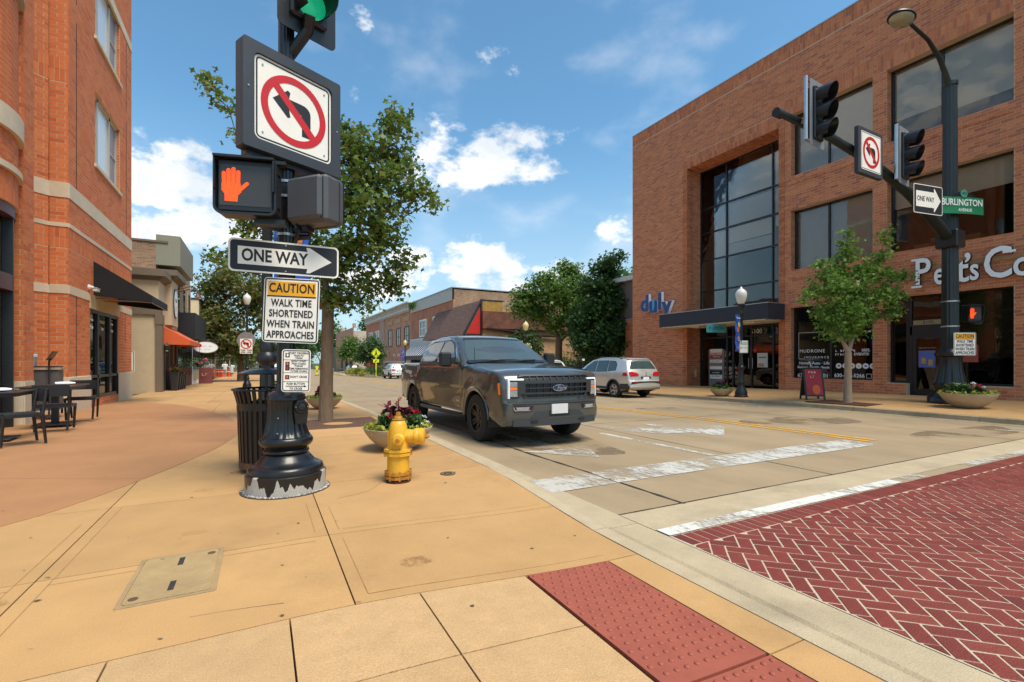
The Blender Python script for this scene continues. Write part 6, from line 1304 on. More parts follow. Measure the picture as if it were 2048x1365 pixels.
b = B(); P = [(0,0,4.8),(-1.2,0,5.3),(-2.6,0,5.78),(-4.4,0,6.2),(-6.2,0,6.42),(-8.2,0,6.52)]; b.tube(P, [.15,.14,.125,.105,.09,.075], 14); b.lathe([(.095,-.1),(.095,.1)], 14, T(-8.2,0,6.5) @ RY(R(90))); b.obj('mast_arm', M_pole, t, 40); b = B(); b.box(-.28,.28,-.26,.26,4.55,5.05,c=.03); b.obj('arm_clamp', M_black, t)
b = B(); b.tube([(0,0,9.15),(-.25,0,9.55),(-.7,0,9.95),(-1.4,0,10.25),(-2.4,0,10.35)], [.09,.07,.06,.05,.045], 12); b.obj('lamp_arm', M_pole, t, 40)
b = B(); b.lathe([(.0,.14),(.18,.12),(.27,.04),(.28,0),(.26,-.02)], 24, T(-2.9,0,10.33) @ Matrix.Diagonal((1.6,1,1,1))); b.obj('lamp_head', M_black, t, 50); b = B(); b.lathe([(.25,-.02),(.22,-.1),(.1,-.15),(0,-.16)], 24, T(-2.9,0,10.33) @ Matrix.Diagonal((1.5,1,1,1))); b.obj('lamp_lens', glass('lamp_glass', (.35,.32,.22), .08, 0), t, 50)
M_bpl = mat('grey_backplate', (.20,.205,.22), .5, var=.06)
def mast_signal(label, X, z, k):
    s_ = thing('traffic_signal', label, 'traffic signal', (0,0,0), group='traffic signals'); M = facing((X,my0-.32,z), 4); signal_head(s_, M, k, None, M_bpl, visor=.30)
    b = B(); b.tube([(-.42*k,-.25*k,-.06),(-.42*k,.95*k,-.06)], .035*k, 8, M); b.obj('mounting_tube', M_alu, s_); b = B(); b.tube([(-.42*k,.2*k,-.06),(-.2*k,.2*k,-.25)], .03, 6, M); b.tube([(-.42*k,-.22*k,-.06),(-.1,-.24*k,-.1)], .025, 6, M); b.tube([(-.42*k,.92*k,-.06),(-.1,.9*k,-.1)], .025, 6, M); b.obj('bracket', M_alu, s_)
mast_signal('three lens traffic signal near the tip of far mast arm', 10.64, 6.18, 1.12); mast_signal('three lens traffic signal on far mast arm above one way sign', 14.5, 6.05, 1.14)
t = thing('no_left_turn_sign', 'boxed no left turn sign hung on far mast arm between signals', 'sign', (0,0,0), group='no left turn signs'); M = facing((12.9,my0-.25,6.2), 0); s = 1.1; b = B(); b.box(-s/2,s/2,-s/2,s/2,-.1,0, M, c=.01); b.obj('case', mat('slate_paint'), t); sign_plate(t, M @ T(0,0,.006), s*.82, s*.82, .05, .014, inset=.018); no_left(t, M @ T(0,0,.006), s*.34)
t = thing('one_way_sign', 'squarish one way sign below the far mast arm', 'sign', (0,0,0), group='one way signs'); M = facing((15.5,my0-.38,5.46), -10); one_way(t, M, 1.12, .76)
t = thing('street_name_sign', 'green street name sign on far signal mast', 'street sign', (0,0,0)); M = facing((17.78,my0-.34,5.68), -20); M_grn = mat('green_sign_sheet', (.015,.22,.09), .5, var=.05)
b = B(); rows = [[(x, y, -.05*(x/.7)**2) for x in np.linspace(-.85,.75,13)] for y in (-.24,.24)]; b.grid(rows, M); b.obj('panel', M_grn, t)
text('BURLINGTON', .26, M @ T(-.05,.07,.006), MWt, t, bold=.004, xs=.84); text('AVENUE', .12, M @ T(.05,-.14,.006), MWt, t, bold=.002)
b = B(); b.prism(circ(.115,20,.0,.33), 0, .02, M); b.obj('crest_disc', mat('verdigris', (.06,.28,.18), .6), t); b = B(); b.prism([(-.4,.245),(.4,.245),(.25,.33),(.1,.40),(-.1,.40),(-.25,.33)], -.01, -.002, M); b.obj('crest_plate', M_black, t); text('1832', .09, M @ T(0,.33,.022), M_black, t)
ped_signal('pedestrian_signal', 'pedestrian signal with lit orange hand on the far signal mast', facing((mx0+.42,my0-.42,2.62+mz0), -20), .50)
t = thing('caution_sign', 'smaller caution walk time sign on the far signal mast', 'sign', (0,0,0), group='caution walk time signs'); caution(t, facing((mx0-.22,my0-.40,1.72+mz0), -32), .60, .66)
for z in (2.25,2.98): b = B(); b.lathe([(.208,z-.02),(.213,z-.02),(.213,z+.02),(.208,z+.02)], 24, T(mx0,my0,mz0)); o = b.obj('clamp_band', M_alu, bpy.data.objects['signal_mast']); o.matrix_parent_inverse = bpy.data.objects['signal_mast'].matrix_world.inverted() if False else T(-mx0,-my0,-mz0)
# sandwich board
t = thing('sandwich_board', 'dark sandwich board with red poster before the insurance window', 'sandwich board', (16.35,9.2,zq(16.3,9.2)), R(-38))
for s_ in (-1, 1):
    M = T(0,s_*.24,0) @ RX(R(s_*13)); b = B(); b.box(-.30,-.25,-.02,.02,0,1.1,M); b.box(.25,.30,-.02,.02,0,1.1,M); b.box(-.25,.25,-.02,.02,.12,.17,M); b.box(-.25,.25,-.02,.02,1.04,1.1,M); b.obj('frame', mat('green_black_wood', (.02,.03,.025), .6), t)
    b = B(); b.box(-.25,.25,-.012,.012,.17,1.04,M); b.obj('board', mat('red_poster', (.42,.03,.045), .6, var=.25, scale=4) if s_ < 0 else M_blackm, t)
M = T(0,-.24,0) @ RX(R(-13)); scrawl(3, .12, M @ T(-.02,-.016,.93) @ RX(R(90)), mat('cream_print', (.7,.5,.4), .6), t); scrawl(2, .12, M @ T(-.02,-.016,.78) @ RX(R(90)), mat('cream_print'), t); b = B(); b.prism(circ(.12,18,.05,.35,ry=.16), .013, .018, M @ RX(R(90))); b.obj('orange_print', mat('orange_print', (.8,.13,.02), .5), t)
# parking meters
for lb, x, y in (('parking meter nearer the silver car by the railings',15.3,20.6),('parking meter farther along the railings',15.3,23.2)):
    t = thing('parking_meter', lb, 'parking meter', (x,y,zq(x,y)), group='parking meters'); b = B(); b.lathe([(.03,0),(.03,1.35)], 10); b.obj('post', M_blackm, t); b = B(); b.box(-.11,.11,-.08,.08,1.35,1.62,c=.03); b.obj('head', M_blackm, t); b = B(); b.box(-.08,.08,-.085,-.08,1.47,1.57); b.obj('display', M_white, t)
# pedestrian crossing sign
t = thing('crossing_warning_sign', 'bright yellow diamond pedestrian crossing sign far down the street', 'sign', (0,0,0)); M_fy = mat('fluorescent_yellow', (.72,.75,.02), .5); P = (12.4,58.5); M = facing((P[0],P[1],2.15), 10)
b = B(); b.prism([(0,-.66),(.66,0),(0,.66),(-.66,0)], -.01, 0, M); b.obj('diamond', M_fy, t); b = B(); ring(b, [(0,-.62),(.62,0),(0,.62),(-.62,0)], [(0,-.57),(.57,0),(0,.57),(-.57,0)], .001, .003, M); b.obj('border', M_signblk, t); b = B(); b.prism(circ(.07,10,.0,.33), .001, .003, M); b.prism([(-.08,.24),(.06,.24),(.1,-.02),(.22,-.36),(.12,-.38),(.02,-.1),(-.12,-.38),(-.22,-.34),(-.08,.0)], .001, .003, M); b.obj('walker_symbol', M_signblk, t)
b = B(); b.prism(rrect(.75,.4,.03,cy=-.95), -.01, 0, M); b.obj('arrow_plate', M_fy, t); b = B(); b.prism([(-.2,-1.08),(-.1,-.9),(.15,-.85),(.12,-.93),(-.02,-1.0),(-.05,-1.08)], .001, .003, M); b.obj('arrow', M_signblk, t); b = B(); b.box(P[0]-.06,P[0]+.06,P[1]+.02,P[1]+.1,-.8,2.2); b.obj('post', M_fy, t)
t = thing('paddle_sign', 'yellow green in-street crossing paddle standing on the centre line', 'sign', (7.6,78,zr(7.6,78))); b = B(); b.box(-.16,.16,-.02,.02,.1,1.15); b.box(-.22,.22,-.02,.02,1.15,1.45); b.obj('paddle', M_fy, t); b = B(); b.box(-.1,.1,-.03,-.02,.5,.85); b.obj('print', M_signred, t); b = B(); b.box(-.3,.3,-.15,.15,0,.1); b.obj('base', M_blackm, t)
# flower pots before the tan shop
for i, (y, hh) in enumerate(((28.2,.85),(28.95,.75),(29.7,.72),(30.4,.7),(31.1,.7))):
    t = thing('flower_pot', ['tall dark pot of red flowers nearest on the tan shop front','second dark pot of red flowers along the tan shop','third dark flower pot along the tan shop','fourth dark flower pot along the tan shop','farthest dark flower pot along the tan shop'][i], 'flower pot', (-3.75,y,gz(y)), group='flower pots along the tan shop'); b = B(); b.lathe([(.15,0),(.25,hh),(.27,hh),(.27,hh+.05),(.22,hh+.05)], 4, RZ(R(45))); b.obj('pot', M_blackm, t)
    leafmesh('foliage', [leaves(70, (0,0,hh+.2), (.3,.3,.22), .12, .3, 30+i)], M_dkg, t); leafmesh('petals', [leaves(45, (0,0,hh+.25), (.3,.3,.22), .10, .4, 40+i)], mat('red_petals', (.5,.02,.04), .6, rand=.4), t)
t = thing('hanging_basket', 'green hanging basket with pink flowers under the orange awning', 'flower basket', (-3.2,33.2,.75)); b = B(); b.lathe([(.1,.1),(.3,.35),(.28,.36),(0,.3)], 14); b.obj('basket', M_blackm, t); leafmesh('foliage', [leaves(150, (0,0,.4), (.5,.5,.32), .13, .3, 51)], M_dkg, t); leafmesh('petals', [leaves(50, (.15,-.1,.35), (.45,.45,.35), .12, .4, 52)], M_pink, t); b = B(); b.tube([(0,0,.4),(0,0,1.6)], .01); b.obj('chain', M_blackm, t)
# ---------------------------------------------------------------- vehicles
M_tyre = mat('tyre_rubber', (.018,.018,.018), .85, var=.2, scale=30); M_trim = mat('black_trim', (.012,.012,.013), .45, var=.1); M_plast = mat('grey_plastic_cladding', (.035,.037,.04), .6, var=.1); G_car = glass('car_glass', (.012,.016,.016), .01, 0); G_carl = glass('windscreen_glass', (.06,.085,.085), .10, 0)
M_red = mat('tail_lamp_red', (.45,.01,.012), .15, coat=.5); M_chr = mat('chrome', (.75,.76,.78), .12, metal=1, var=.02); M_lamp = mat('headlamp_glass', (.30,.31,.32), .08, var=.3, scale=40, coat=1); M_drl = mat('white_lamp_tube', (.72,.73,.75), .2, emit=.03); M_amb = mat('amber_lamp', (.75,.16,.01), .2, emit=.15)
class Veh:
    def __init__(s, name, label, cat_, crown, arches, sill, wfun, paint, loc, rotz, rnd=.07, bow=None, group=None, zbot=.3):
        s.t = thing(name, label, cat_, loc, rotz, group); s.paint = paint; s.crown = crown; s.wf = wfun; s.R = rnd; s.bow = bow or (lambda q, z, e: (0, 0)); s.arches = arches
        s.cd = densify(crown, .09)
        # lower outline from the rear back to the front, with wheel arches
        low = []
        for cy, cz, r_ in arches[::-1]:
            a0 = math.asin(max(-1, min(1, (sill-cz)/r_)))
            low += [(cy+r_*math.cos(a), cz+r_*math.sin(a)) for a in np.linspace(a0, math.pi-a0, 15)]
        s.outline = s.cd+[(p[0], p[1]) for p in low]
        v, f = fill(s.outline, .11, s.rings())
        for sg in (-1, 1):
            b = B(); b.add([(sg*s.w(*p), p[0], p[1]) for p in v], [t if sg < 0 else tuple(t)[::-1] for t in f]); s.body = b.obj('body_side', paint, s.t, 35)
        b = B(); K = 10; rows = []
        for (y, z) in s.cd:
            w_ = s.w(y, z); r_ = []
            for k in range(K+1):
                e = -1+2*k/K; dy, dz = s.bow(y, z, e); r_.append((e*w_, y+dy, z+dz))
            rows.append(r_)
        b.grid(rows); b.obj('body_shell', paint, s.t, 32)
        b = B(); ym, yM = min(p[0] for p in crown)+.25, max(p[0] for p in crown)-.25; wm = s.w((ym+yM)/2, .7)-.06
        b.box(-wm, wm, ym, yM, sill+.0, sill+.04); b.obj('underbody', M_trim, s.t)
        for cy, cz, r_ in arches:
            for sg in (-1, 1):
                b = B(); rows = [[(sg*x, cy+(r_+.005)*math.cos(a), cz+(r_+.005)*math.sin(a)) for x in (s.w(cy, cz+r_)-.015, .45)] for a in np.linspace(-.25, math.pi+.25, 16)]; b.grid(rows); b.box(*( (.42,.46) if sg > 0 else (-.46,-.42)), cy-r_, cy+r_, cz-.1, cz+r_); b.obj('wheel_well', M_trim, s.t)
    def rings(s):
        o = []
        for i in range(len(s.cd)):
            a, c = s.cd[max(i-1, 0)], s.cd[min(i+1, len(s.cd)-1)]; L_ = math.dist(a, c); nx, ny = (c[1]-a[1])/L_, -(c[0]-a[0])/L_
            for q in (.012, .03, .055, .08):
                p = (s.cd[i][0]+nx*q, s.cd[i][1]+ny*q)
                if inside(p, s.outline) and min(seg_d(p, s.cd[j], s.cd[j+1]) for j in range(len(s.cd)-1)) > q*.9: o.append(p)
        return o
    def w(s, y, z):
        d_ = min(seg_d((y, z), s.crown[i], s.crown[i+1]) for i in range(len(s.crown)-1)); w_ = s.wf(y, z)
        return w_-s.R*(1-math.sqrt(max(0, 1-((s.R-d_)/s.R)**2))) if d_ < s.R else w_
    def side(s, name, poly, mt, off=.004, sides=(-1, 1), parent=None, step=.12, smooth=40):
        v, f = fill(densify(poly, step, True), step); o = None
        for sg in sides: b = B(); b.add([(sg*(s.w(*p)+off), p[0], p[1]) for p in v], [t if sg < 0 else tuple(t)[::-1] for t in f]); o = b.obj(name, mt, parent or s.t, smooth)
        return o
    def over(s, name, i0, i1, e0, e1, mt, off=.006, parent=None, K=10, e2=None, e3=None):
        """panel lying on the shell between crown points i0..i1 (given as (y,z) parameters) and lateral fractions e0..e1"""
        P = densify([i0, i1] if isinstance(i0, tuple) else s.crown[i0:i1+1], .08); n = len(P); rows = []
        for q, (y, z) in enumerate(P):
            a, c = P[max(q-1, 0)], P[min(q+1, n-1)]; ty, tz = c[0]-a[0], c[1]-a[1]; L_ = math.hypot(ty, tz); ny, nz = -tz/L_, ty/L_
            w_ = s.w(y, z); A, C = e0+((e2 if e2 is not None else e0)-e0)*q/(n-1), e1+((e3 if e3 is not None else e1)-e1)*q/(n-1); r_ = []
            for k in range(K+1):
                e = A+(C-A)*k/K; dy, dz = s.bow(y, z, e); r_.append((e*w_, y+dy+ny*off, z+dz+nz*off))
            rows.append(r_)
        b = B(); b.grid(rows); return b.obj(name, mt, parent or s.t, 40)
    def front(s, name, poly, y0, mt, off=.0, th=.02, fs=None, parent=None, sgn=-1, step=.06):
        """panel given in (x,z), placed against an end face y = fs(x, z); th = how far it stands out"""
        v, f = fill(densify(poly, step, True), step); fs = fs or (lambda x, z: y0); n = len(v)
        b = B(); b.add([(p[0], fs(*p)+sgn*(off+th), p[1]) for p in v], [tuple(t) for t in f]); D_ = densify(poly, step, True); m = len(D_)
        b.add([(p[0], fs(*p)+sgn*(off+th), p[1]) for p in D_]+[(p[0], fs(*p)+sgn*(off-.01), p[1]) for p in D_], [(i,(i+1)%m,m+(i+1)%m,m+i) for i in range(m)]); return b.obj(name, mt, parent or s.t, 30)
    def wheels(s, r_, wd, xo, rim, spokes=6, rr=.68, twin=True, hub=None):
        for cy, cz, _ in s.arches:
            for sg in (-1, 1):
                M = T(sg*xo, cy, r_) @ RZ(R(90) if sg > 0 else R(-90)) @ RX(R(90)) if False else T(sg*xo, cy, r_) @ RY(R(90*sg))
                b = B(); b.lathe([(r_*rr,-wd/2),(r_*.86,-wd/2),(r_*.96,-wd*.46),(r_,-wd*.3),(r_,wd*.3),(r_*.96,wd*.46),(r_*.86,wd/2),(r_*.72,wd/2+.004),(r_*rr,wd/2-.01),(r_*rr,-wd/2)], 40, M, cap=False); wo = b.obj('wheel', M_tyre, s.t, 40)
                b = B(); b.lathe([(r_*rr,wd/2-.01),(r_*rr-.015,wd/2-.005),(r_*rr-.03,wd*.2),(r_*rr-.035,-wd*.3),(0,-wd*.3)], 32, M, cap=False); b.obj('barrel', M_trim, wo, 40)
                b = B(); R1 = r_*rr-.012
                ring(b, circ(R1+.008,36), circ(R1-.018,36), wd*.3, wd/2-.002, M)
                for k in range(spokes):
                    for q in ((-.13,.13) if twin else (0,)):
                        a = 2*math.pi*k/spokes; w0, w1 = .026, .02
                        b.add([(.04,-w0+q*.15,wd*.28),(.04,w0+q*.15,wd*.28),(R1-.01,w1+q*R1*1.0,wd*.42),(R1-.01,-w1+q*R1*1.0,wd*.42),(.04,-w0+q*.15,wd*.15),(.04,w0+q*.15,wd*.15),(R1-.01,w1+q*R1*1.0,wd*.2),(R1-.01,-w1+q*R1*1.0,wd*.2)], [(0,1,2,3),(0,3,7,4),(1,5,6,2)], M @ RZ(a))
                b.lathe([(.075,wd*.2),(.07,wd*.33),(.03,wd*.34),(0,wd*.34)], 18, M); b.obj('rim', rim, wo, 30)
# ---- dark grey pickup
P_gry = mat('dark_grey_metallic', (.075,.08,.077), .28, metal=.4, var=.03, scale=2, coat=1.0)
tw_crown = [(.14,.34),(.03,.37),(.0,.46),(.0,.71),(.05,.745),(.055,.80),(.06,1.05),(.085,1.13),(.15,1.19),(.34,1.235),(.9,1.295),(1.45,1.345),(1.62,1.375),(1.98,1.62),(2.36,1.855),(2.50,1.91),(2.85,1.945),(3.5,1.94),(3.98,1.905),(4.10,1.85),(4.22,1.42),(4.25,1.375),(5.0,1.375),(5.80,1.38),(5.86,1.35),(5.875,.80),(5.93,.76),(5.93,.55),(5.86,.48)]
def tw_w(y, z):
    w_ = .985+.02*math.exp(-((z-.95)/.2)**2)
    if z > 1.15 and 1.3 < y < 4.3: w_ -= .26*sm((z-1.28)/.75)**1.0 if z > 1.28 else 0
    elif z > 1.15: w_ -= .03*sm((z-1.15)/.25)
    w_ -= .085*max(0, (.45-y)/.45)**2+.05*max(0, (y-5.3)/.6)**2
    for cy in (.95, 4.63): w_ += .028*math.exp(-((math.hypot(y-cy, z-.42)-.56)/.07)**2) if z > .4 else 0
    return w_
def tw_bow(y, z, e):
    k = 1-e*e
    if y < .3 and z < 1.2: return (-.13*(1-abs(e)**2.5)+0, 0)
    if y < 1.62: return (-.10*k*max(0, 1-y/1.4), .035*(1-abs(e)**4)+.0)
    if z > 1.38 and y < 2.45: return (-.09*k, .02*k)
    if z > 1.8: return (0, .03*k)
    return (0, .0)
tv = Veh('pickup_truck', 'dark grey four door pickup truck waiting in the near lane', 'truck', tw_crown, [(.95,.415,.485),(4.63,.415,.485)], .47, tw_w, P_gry, (4.16,6.34,zr(4.2,8.5)+.012), R(.0), .055, tw_bow)
tv.t.rotation_euler = (R(-.35),0,0); tv.t.scale = (.965,1,.968)
tv.wheels(.415,.275,.865,M_trim,6,.62)
# glazing
def trim_glass(v, poly, frame=.035, gm=G_car, name='side_window'):
    cx, cy = sum(p[0] for p in poly)/len(poly), sum(p[1] for p in poly)/len(poly)
    big = [(p[0]+(p[0]-cx)/max(.01, math.hypot(p[0]-cx, p[1]-cy))*frame, p[1]+(p[1]-cy)/max(.01, math.hypot(p[0]-cx, p[1]-cy))*frame) for p in poly]
    v.side('window_trim', big, M_trim, .003); return v.side(name, poly, gm, .008)
trim_glass(tv, [(1.98,1.37),(2.05,1.50),(2.42,1.76),(2.66,1.83),(2.93,1.835),(2.96,1.39)]); trim_glass(tv, [(3.06,1.40),(3.05,1.835),(3.70,1.825),(3.93,1.77),(4.03,1.50),(4.0,1.41)])
tv.over('windscreen', (1.68,1.415), (2.32,1.83), -.90, .90, G_carl, .006, e2=-.88, e3=.88); tv.over('windscreen_band', (2.32,1.83), (2.40,1.872), -.9, .9, M_trim, .006); tv.over('cowl', (1.5,1.352), (1.68,1.415), -.93, .93, M_trim, .008)
for x0 in (-.62,.05): b = B(); b.tube([(x0,1.55,1.40),(x0+.25,1.52,1.415),(x0+.55,1.58,1.43)], .012, 6); b.obj('wiper', M_trim, tv.t)
b = B(); b.tube([(-.80,1.42,1.36),(-.80,1.44,1.66)], .006, 6); b.obj('aerial', M_trim, tv.t)
# front end
def fsurf(x, z):
    y = 0.0 if z < .72 else (.055 if z < 1.08 else .055+(z-1.08)*.5); e = x/.87; return y-.13*(1-min(1, abs(e))**2.5)
F_ = lambda n, P, m, o=0, t_=.015, par=None: tv.front(n, P, 0, m, o, t_, fsurf, par)
M_grl = mat('grille_grey', (.028,.03,.032), .5, var=.08)
F_('grille_back', [(-.60,.80),(.60,.80),(.66,.93),(.62,1.13),(-.62,1.13),(-.66,.93)], M_trim, .0, .004)
for P in ([(-.70,1.06),(.70,1.06),(.63,1.145),(.5,1.165),(-.5,1.165),(-.63,1.145)],):
    pass
g_ = F_('grille_surround', [(-.68,.925),(-.60,.79),(.60,.79),(.68,.925),(.62,.925),(.56,.82),(-.56,.82),(-.62,.925)], M_grl, 0, .03)
F_('grille_bar', [(-.69,1.035),(.69,1.035),(.69,1.085),(-.69,1.085)], M_grl, 0, .05); F_('grille_bar', [(-.60,.865),(.60,.865),(.60,.893),(-.60,.893)], M_grl, 0, .045); F_('grille_bar', [(-.69,.955),(.69,.955),(.69,.97),(-.69,.97)], M_grl, 0, .05)
F_('grille_bar', [(-.70,1.135),(-.6,1.155),(.6,1.155),(.70,1.135),(.66,1.18),(-.66,1.18)], M_grl, 0, .03)
for s_ in (-1, 1): F_('grille_cheek', [(s_*.60,.87),(s_*.72,.87),(s_*.72,1.085),(s_*.60,1.085)], M_grl, 0, .048)
for x in np.arange(-.50,.51,.125): F_('grille_post', [(x-.008,.80),(x+.008,.80),(x+.008,1.15),(x-.008,1.15)], M_grl, 0, .02)
F_('badge', circ(.125,24,0,.96,ry=.055), M_chr, 0, .062); F_('badge_field', circ(.115,24,0,.96,ry=.046), mat('navy_enamel', (.012,.03,.11), .2, coat=1), 0, .066)
text('Ford', .095, T(0,-.202,.96) @ RX(R(90)), M_chr, tv.t, name='badge_script', shear=.35, ext=.002)
for s_ in (-1, 1):
    x = lambda a: s_*a
    F_('headlamp', [(x(.70),.80),(x(.86),.80),(x(.86),1.09),(x(.70),1.09)], M_trim, 0, .03)
    F_('headlamp_lens', [(x(.72),.985),(x(.835),.985),(x(.84),1.065),(x(.715),1.065)], M_lamp, 0, .036); F_('headlamp_lens', [(x(.72),.83),(x(.83),.83),(x(.835),.93),(x(.715),.93)], M_lamp, 0, .036); F_('turn_lamp', [(x(.715),.935),(x(.835),.935),(x(.835),.98),(x(.715),.98)], M_amb, 0, .037)
    F_('daytime_lamp', [(x(.838),.80),(x(.866),.80),(x(.866),1.115),(x(.838),1.115)], M_drl, 0, .042); F_('daytime_lamp', [(x(.62),1.09),(x(.838),1.09),(x(.838),1.115),(x(.62),1.115)], M_drl, 0, .042)
    F_('fog_recess', [(x(.50),.60),(x(.78),.60),(x(.80),.68),(x(.47),.68)], M_trim, 0, .006); F_('fog_lamp', [(x(.56),.62),(x(.74),.62),(x(.76),.665),(x(.54),.665)], M_lamp, 0, .012); F_('fog_trim', [(x(.52),.605),(x(.78),.605),(x(.80),.665),(x(.79),.665),(x(.772),.62),(x(.525),.62)], M_chr, 0, .014)
    F_('bumper_vent', [(x(.20),.50),(x(.52),.49),(x(.42),.585),(x(.20),.60)], M_plast, 0, .008)
    F_('tow_hook', [(x(.40),.415),(x(.52),.415),(x(.52),.45),(x(.40),.45)], M_trim, 0, .02)
    tv.side('side_marker', [(.10,.86),(.145,.86),(.165,1.04),(.115,1.05)], M_amb, .006, (s_,), step=.05)
F_('bumper_intake', [(-.20,.50),(.20,.50),(.20,.60),(-.20,.60)], M_trim, 0, .004); F_('bumper_lower', [(-.80,.36),(.80,.36),(.80,.465),(-.80,.465)], M_plast, 0, .01); F_('bumper_lip', [(-.80,.70),(.80,.70),(.80,.715),(-.80,.715)], M_trim, 0, .004)
F_('licence_plate', [(-.155,.545),(.155,.545),(.155,.70),(-.155,.70)], mat('blank_plate', (.62,.60,.60), .5, var=.1, scale=3), 0, .03)
# doors, handles, mirrors, step
def line(v, pts, wd=.008, off=.003, name='panel_gap', sides=(-1, 1), mt=None):
    for i in range(len(pts)-1):
        (a, c), (e, f) = pts[i], pts[i+1]; L_ = math.hypot(e-a, f-c); nx, ny = -(f-c)/L_*wd/2, (e-a)/L_*wd/2
        v.side(name, [(a+nx,c+ny),(e+nx,f+ny),(e-nx,f-ny),(a-nx,c-ny)], mt or M_trim, off, sides, step=.15)
line(tv, [(1.60,.50),(1.56,.85),(1.60,1.32)]); line(tv, [(3.01,.50),(3.01,1.36)]); line(tv, [(4.02,.98),(4.05,1.36)]); line(tv, [(4.26,.95),(4.27,1.35)], .014); line(tv, [(1.6,.50),(3.9,.50)])
for y in (2.62,3.70): tv.side('door_handle', rrect(.20,.035,.012,4,y,1.17), P_gry, .03, step=.06)
for s_ in (-1, 1):
    b = B(); b.box(s_*.98-.0,s_*.98+s_*.12,1.93,2.02,1.36,1.40) if s_ > 0 else b.box(s_*.98+s_*.12,s_*.98,1.93,2.02,1.36,1.40); b.obj('mirror_arm', M_trim, tv.t)
    x0, x1 = sorted((s_*1.07, s_*1.30)); b = B(); b.box(x0,x1,1.88,2.02,1.30,1.58,c=.03); b.obj('mirror', M_trim, tv.t, 30); b = B(); b.box(x0+.02,x1-.02,2.02,2.026,1.33,1.55); b.obj('mirror_glass', M_chr, tv.t)
    b = B(); b.tube([(s_*.90,1.55,.40),(s_*1.0,1.65,.40),(s_*1.0,3.95,.40),(s_*.90,4.05,.40)], .045, 10, Matrix.Diagonal((1,1,1,1))); b.obj('running_board', M_trim, tv.t, 40)
    tv.side('fender_badge', rrect(.15,.03,.01,4,1.78,.66), M_chr, .006, (s_,), step=.05); tv.side('tail_lamp', [(5.72,.90),(5.85,.88),(5.85,1.30),(5.70,1.32)], M_red, .006, (s_,), step=.08)
for cy in (.95,4.63): 
    for s_ in (-1, 1):
        b = B(); rows = []
        for a in np.linspace(.02, math.pi-.02, 18): rows.append([(s_*(tv.w(cy+rr*math.cos(a), .415+rr*math.sin(a))+o_), cy+rr*math.cos(a), .415+rr*math.sin(a)) for rr, o_ in ((.475,-.03),(.475,.018),(.525,.018),(.545,.0))])
        b.grid(rows); b.obj('arch_flare', P_gry, tv.t, 40)
tv.over('bed_cover', (4.30,1.375), (5.76,1.38), -.92, .92, M_plast, .012)
b = B(); b.box(-.7,.7,2.6,2.75,.9,1.55); b.box(-.7,-.1,2.9,3.1,.9,1.6); b.obj('seats', M_trim, tv.t)

# ---- sport utility vehicles
suv_crown = [(.12,.32),(.03,.36),(.0,.48),(.02,.70),(.06,.86),(.16,.95),(.55,1.03),(1.0,1.08),(1.12,1.11),(1.55,1.42),(1.85,1.58),(2.3,1.665),(3.0,1.675),(3.6,1.64),(3.95,1.59),(4.06,1.54),(4.20,1.28),(4.29,1.08),(4.34,.95),(4.35,.74),(4.42,.70),(4.43,.48),(4.34,.36)]
def suv_w(y, z):
    w_ = .895+.015*math.exp(-((z-.85)/.2)**2); w_ -= .22*sm((z-1.0)/.72) if z > 1.0 else 0
    w_ -= .16*max(0, (.6-y)/.6)**2+.07*max(0, (y-3.75)/.65)**2
    for cy in (.87, 3.47): w_ += .018*math.exp(-((math.hypot(y-cy, z-.34)-.42)/.06)**2)
    return w_
def suv_bow(y, z, e):
    k = 1-e*e
    if y < .3: return (-.14*k, 0)
    if y > 4.0: return (.09*k, .01*k)
    if z > 1.45: return (0, .025*k)
    return (-.05*k if y < 2 else 0, .02*k)
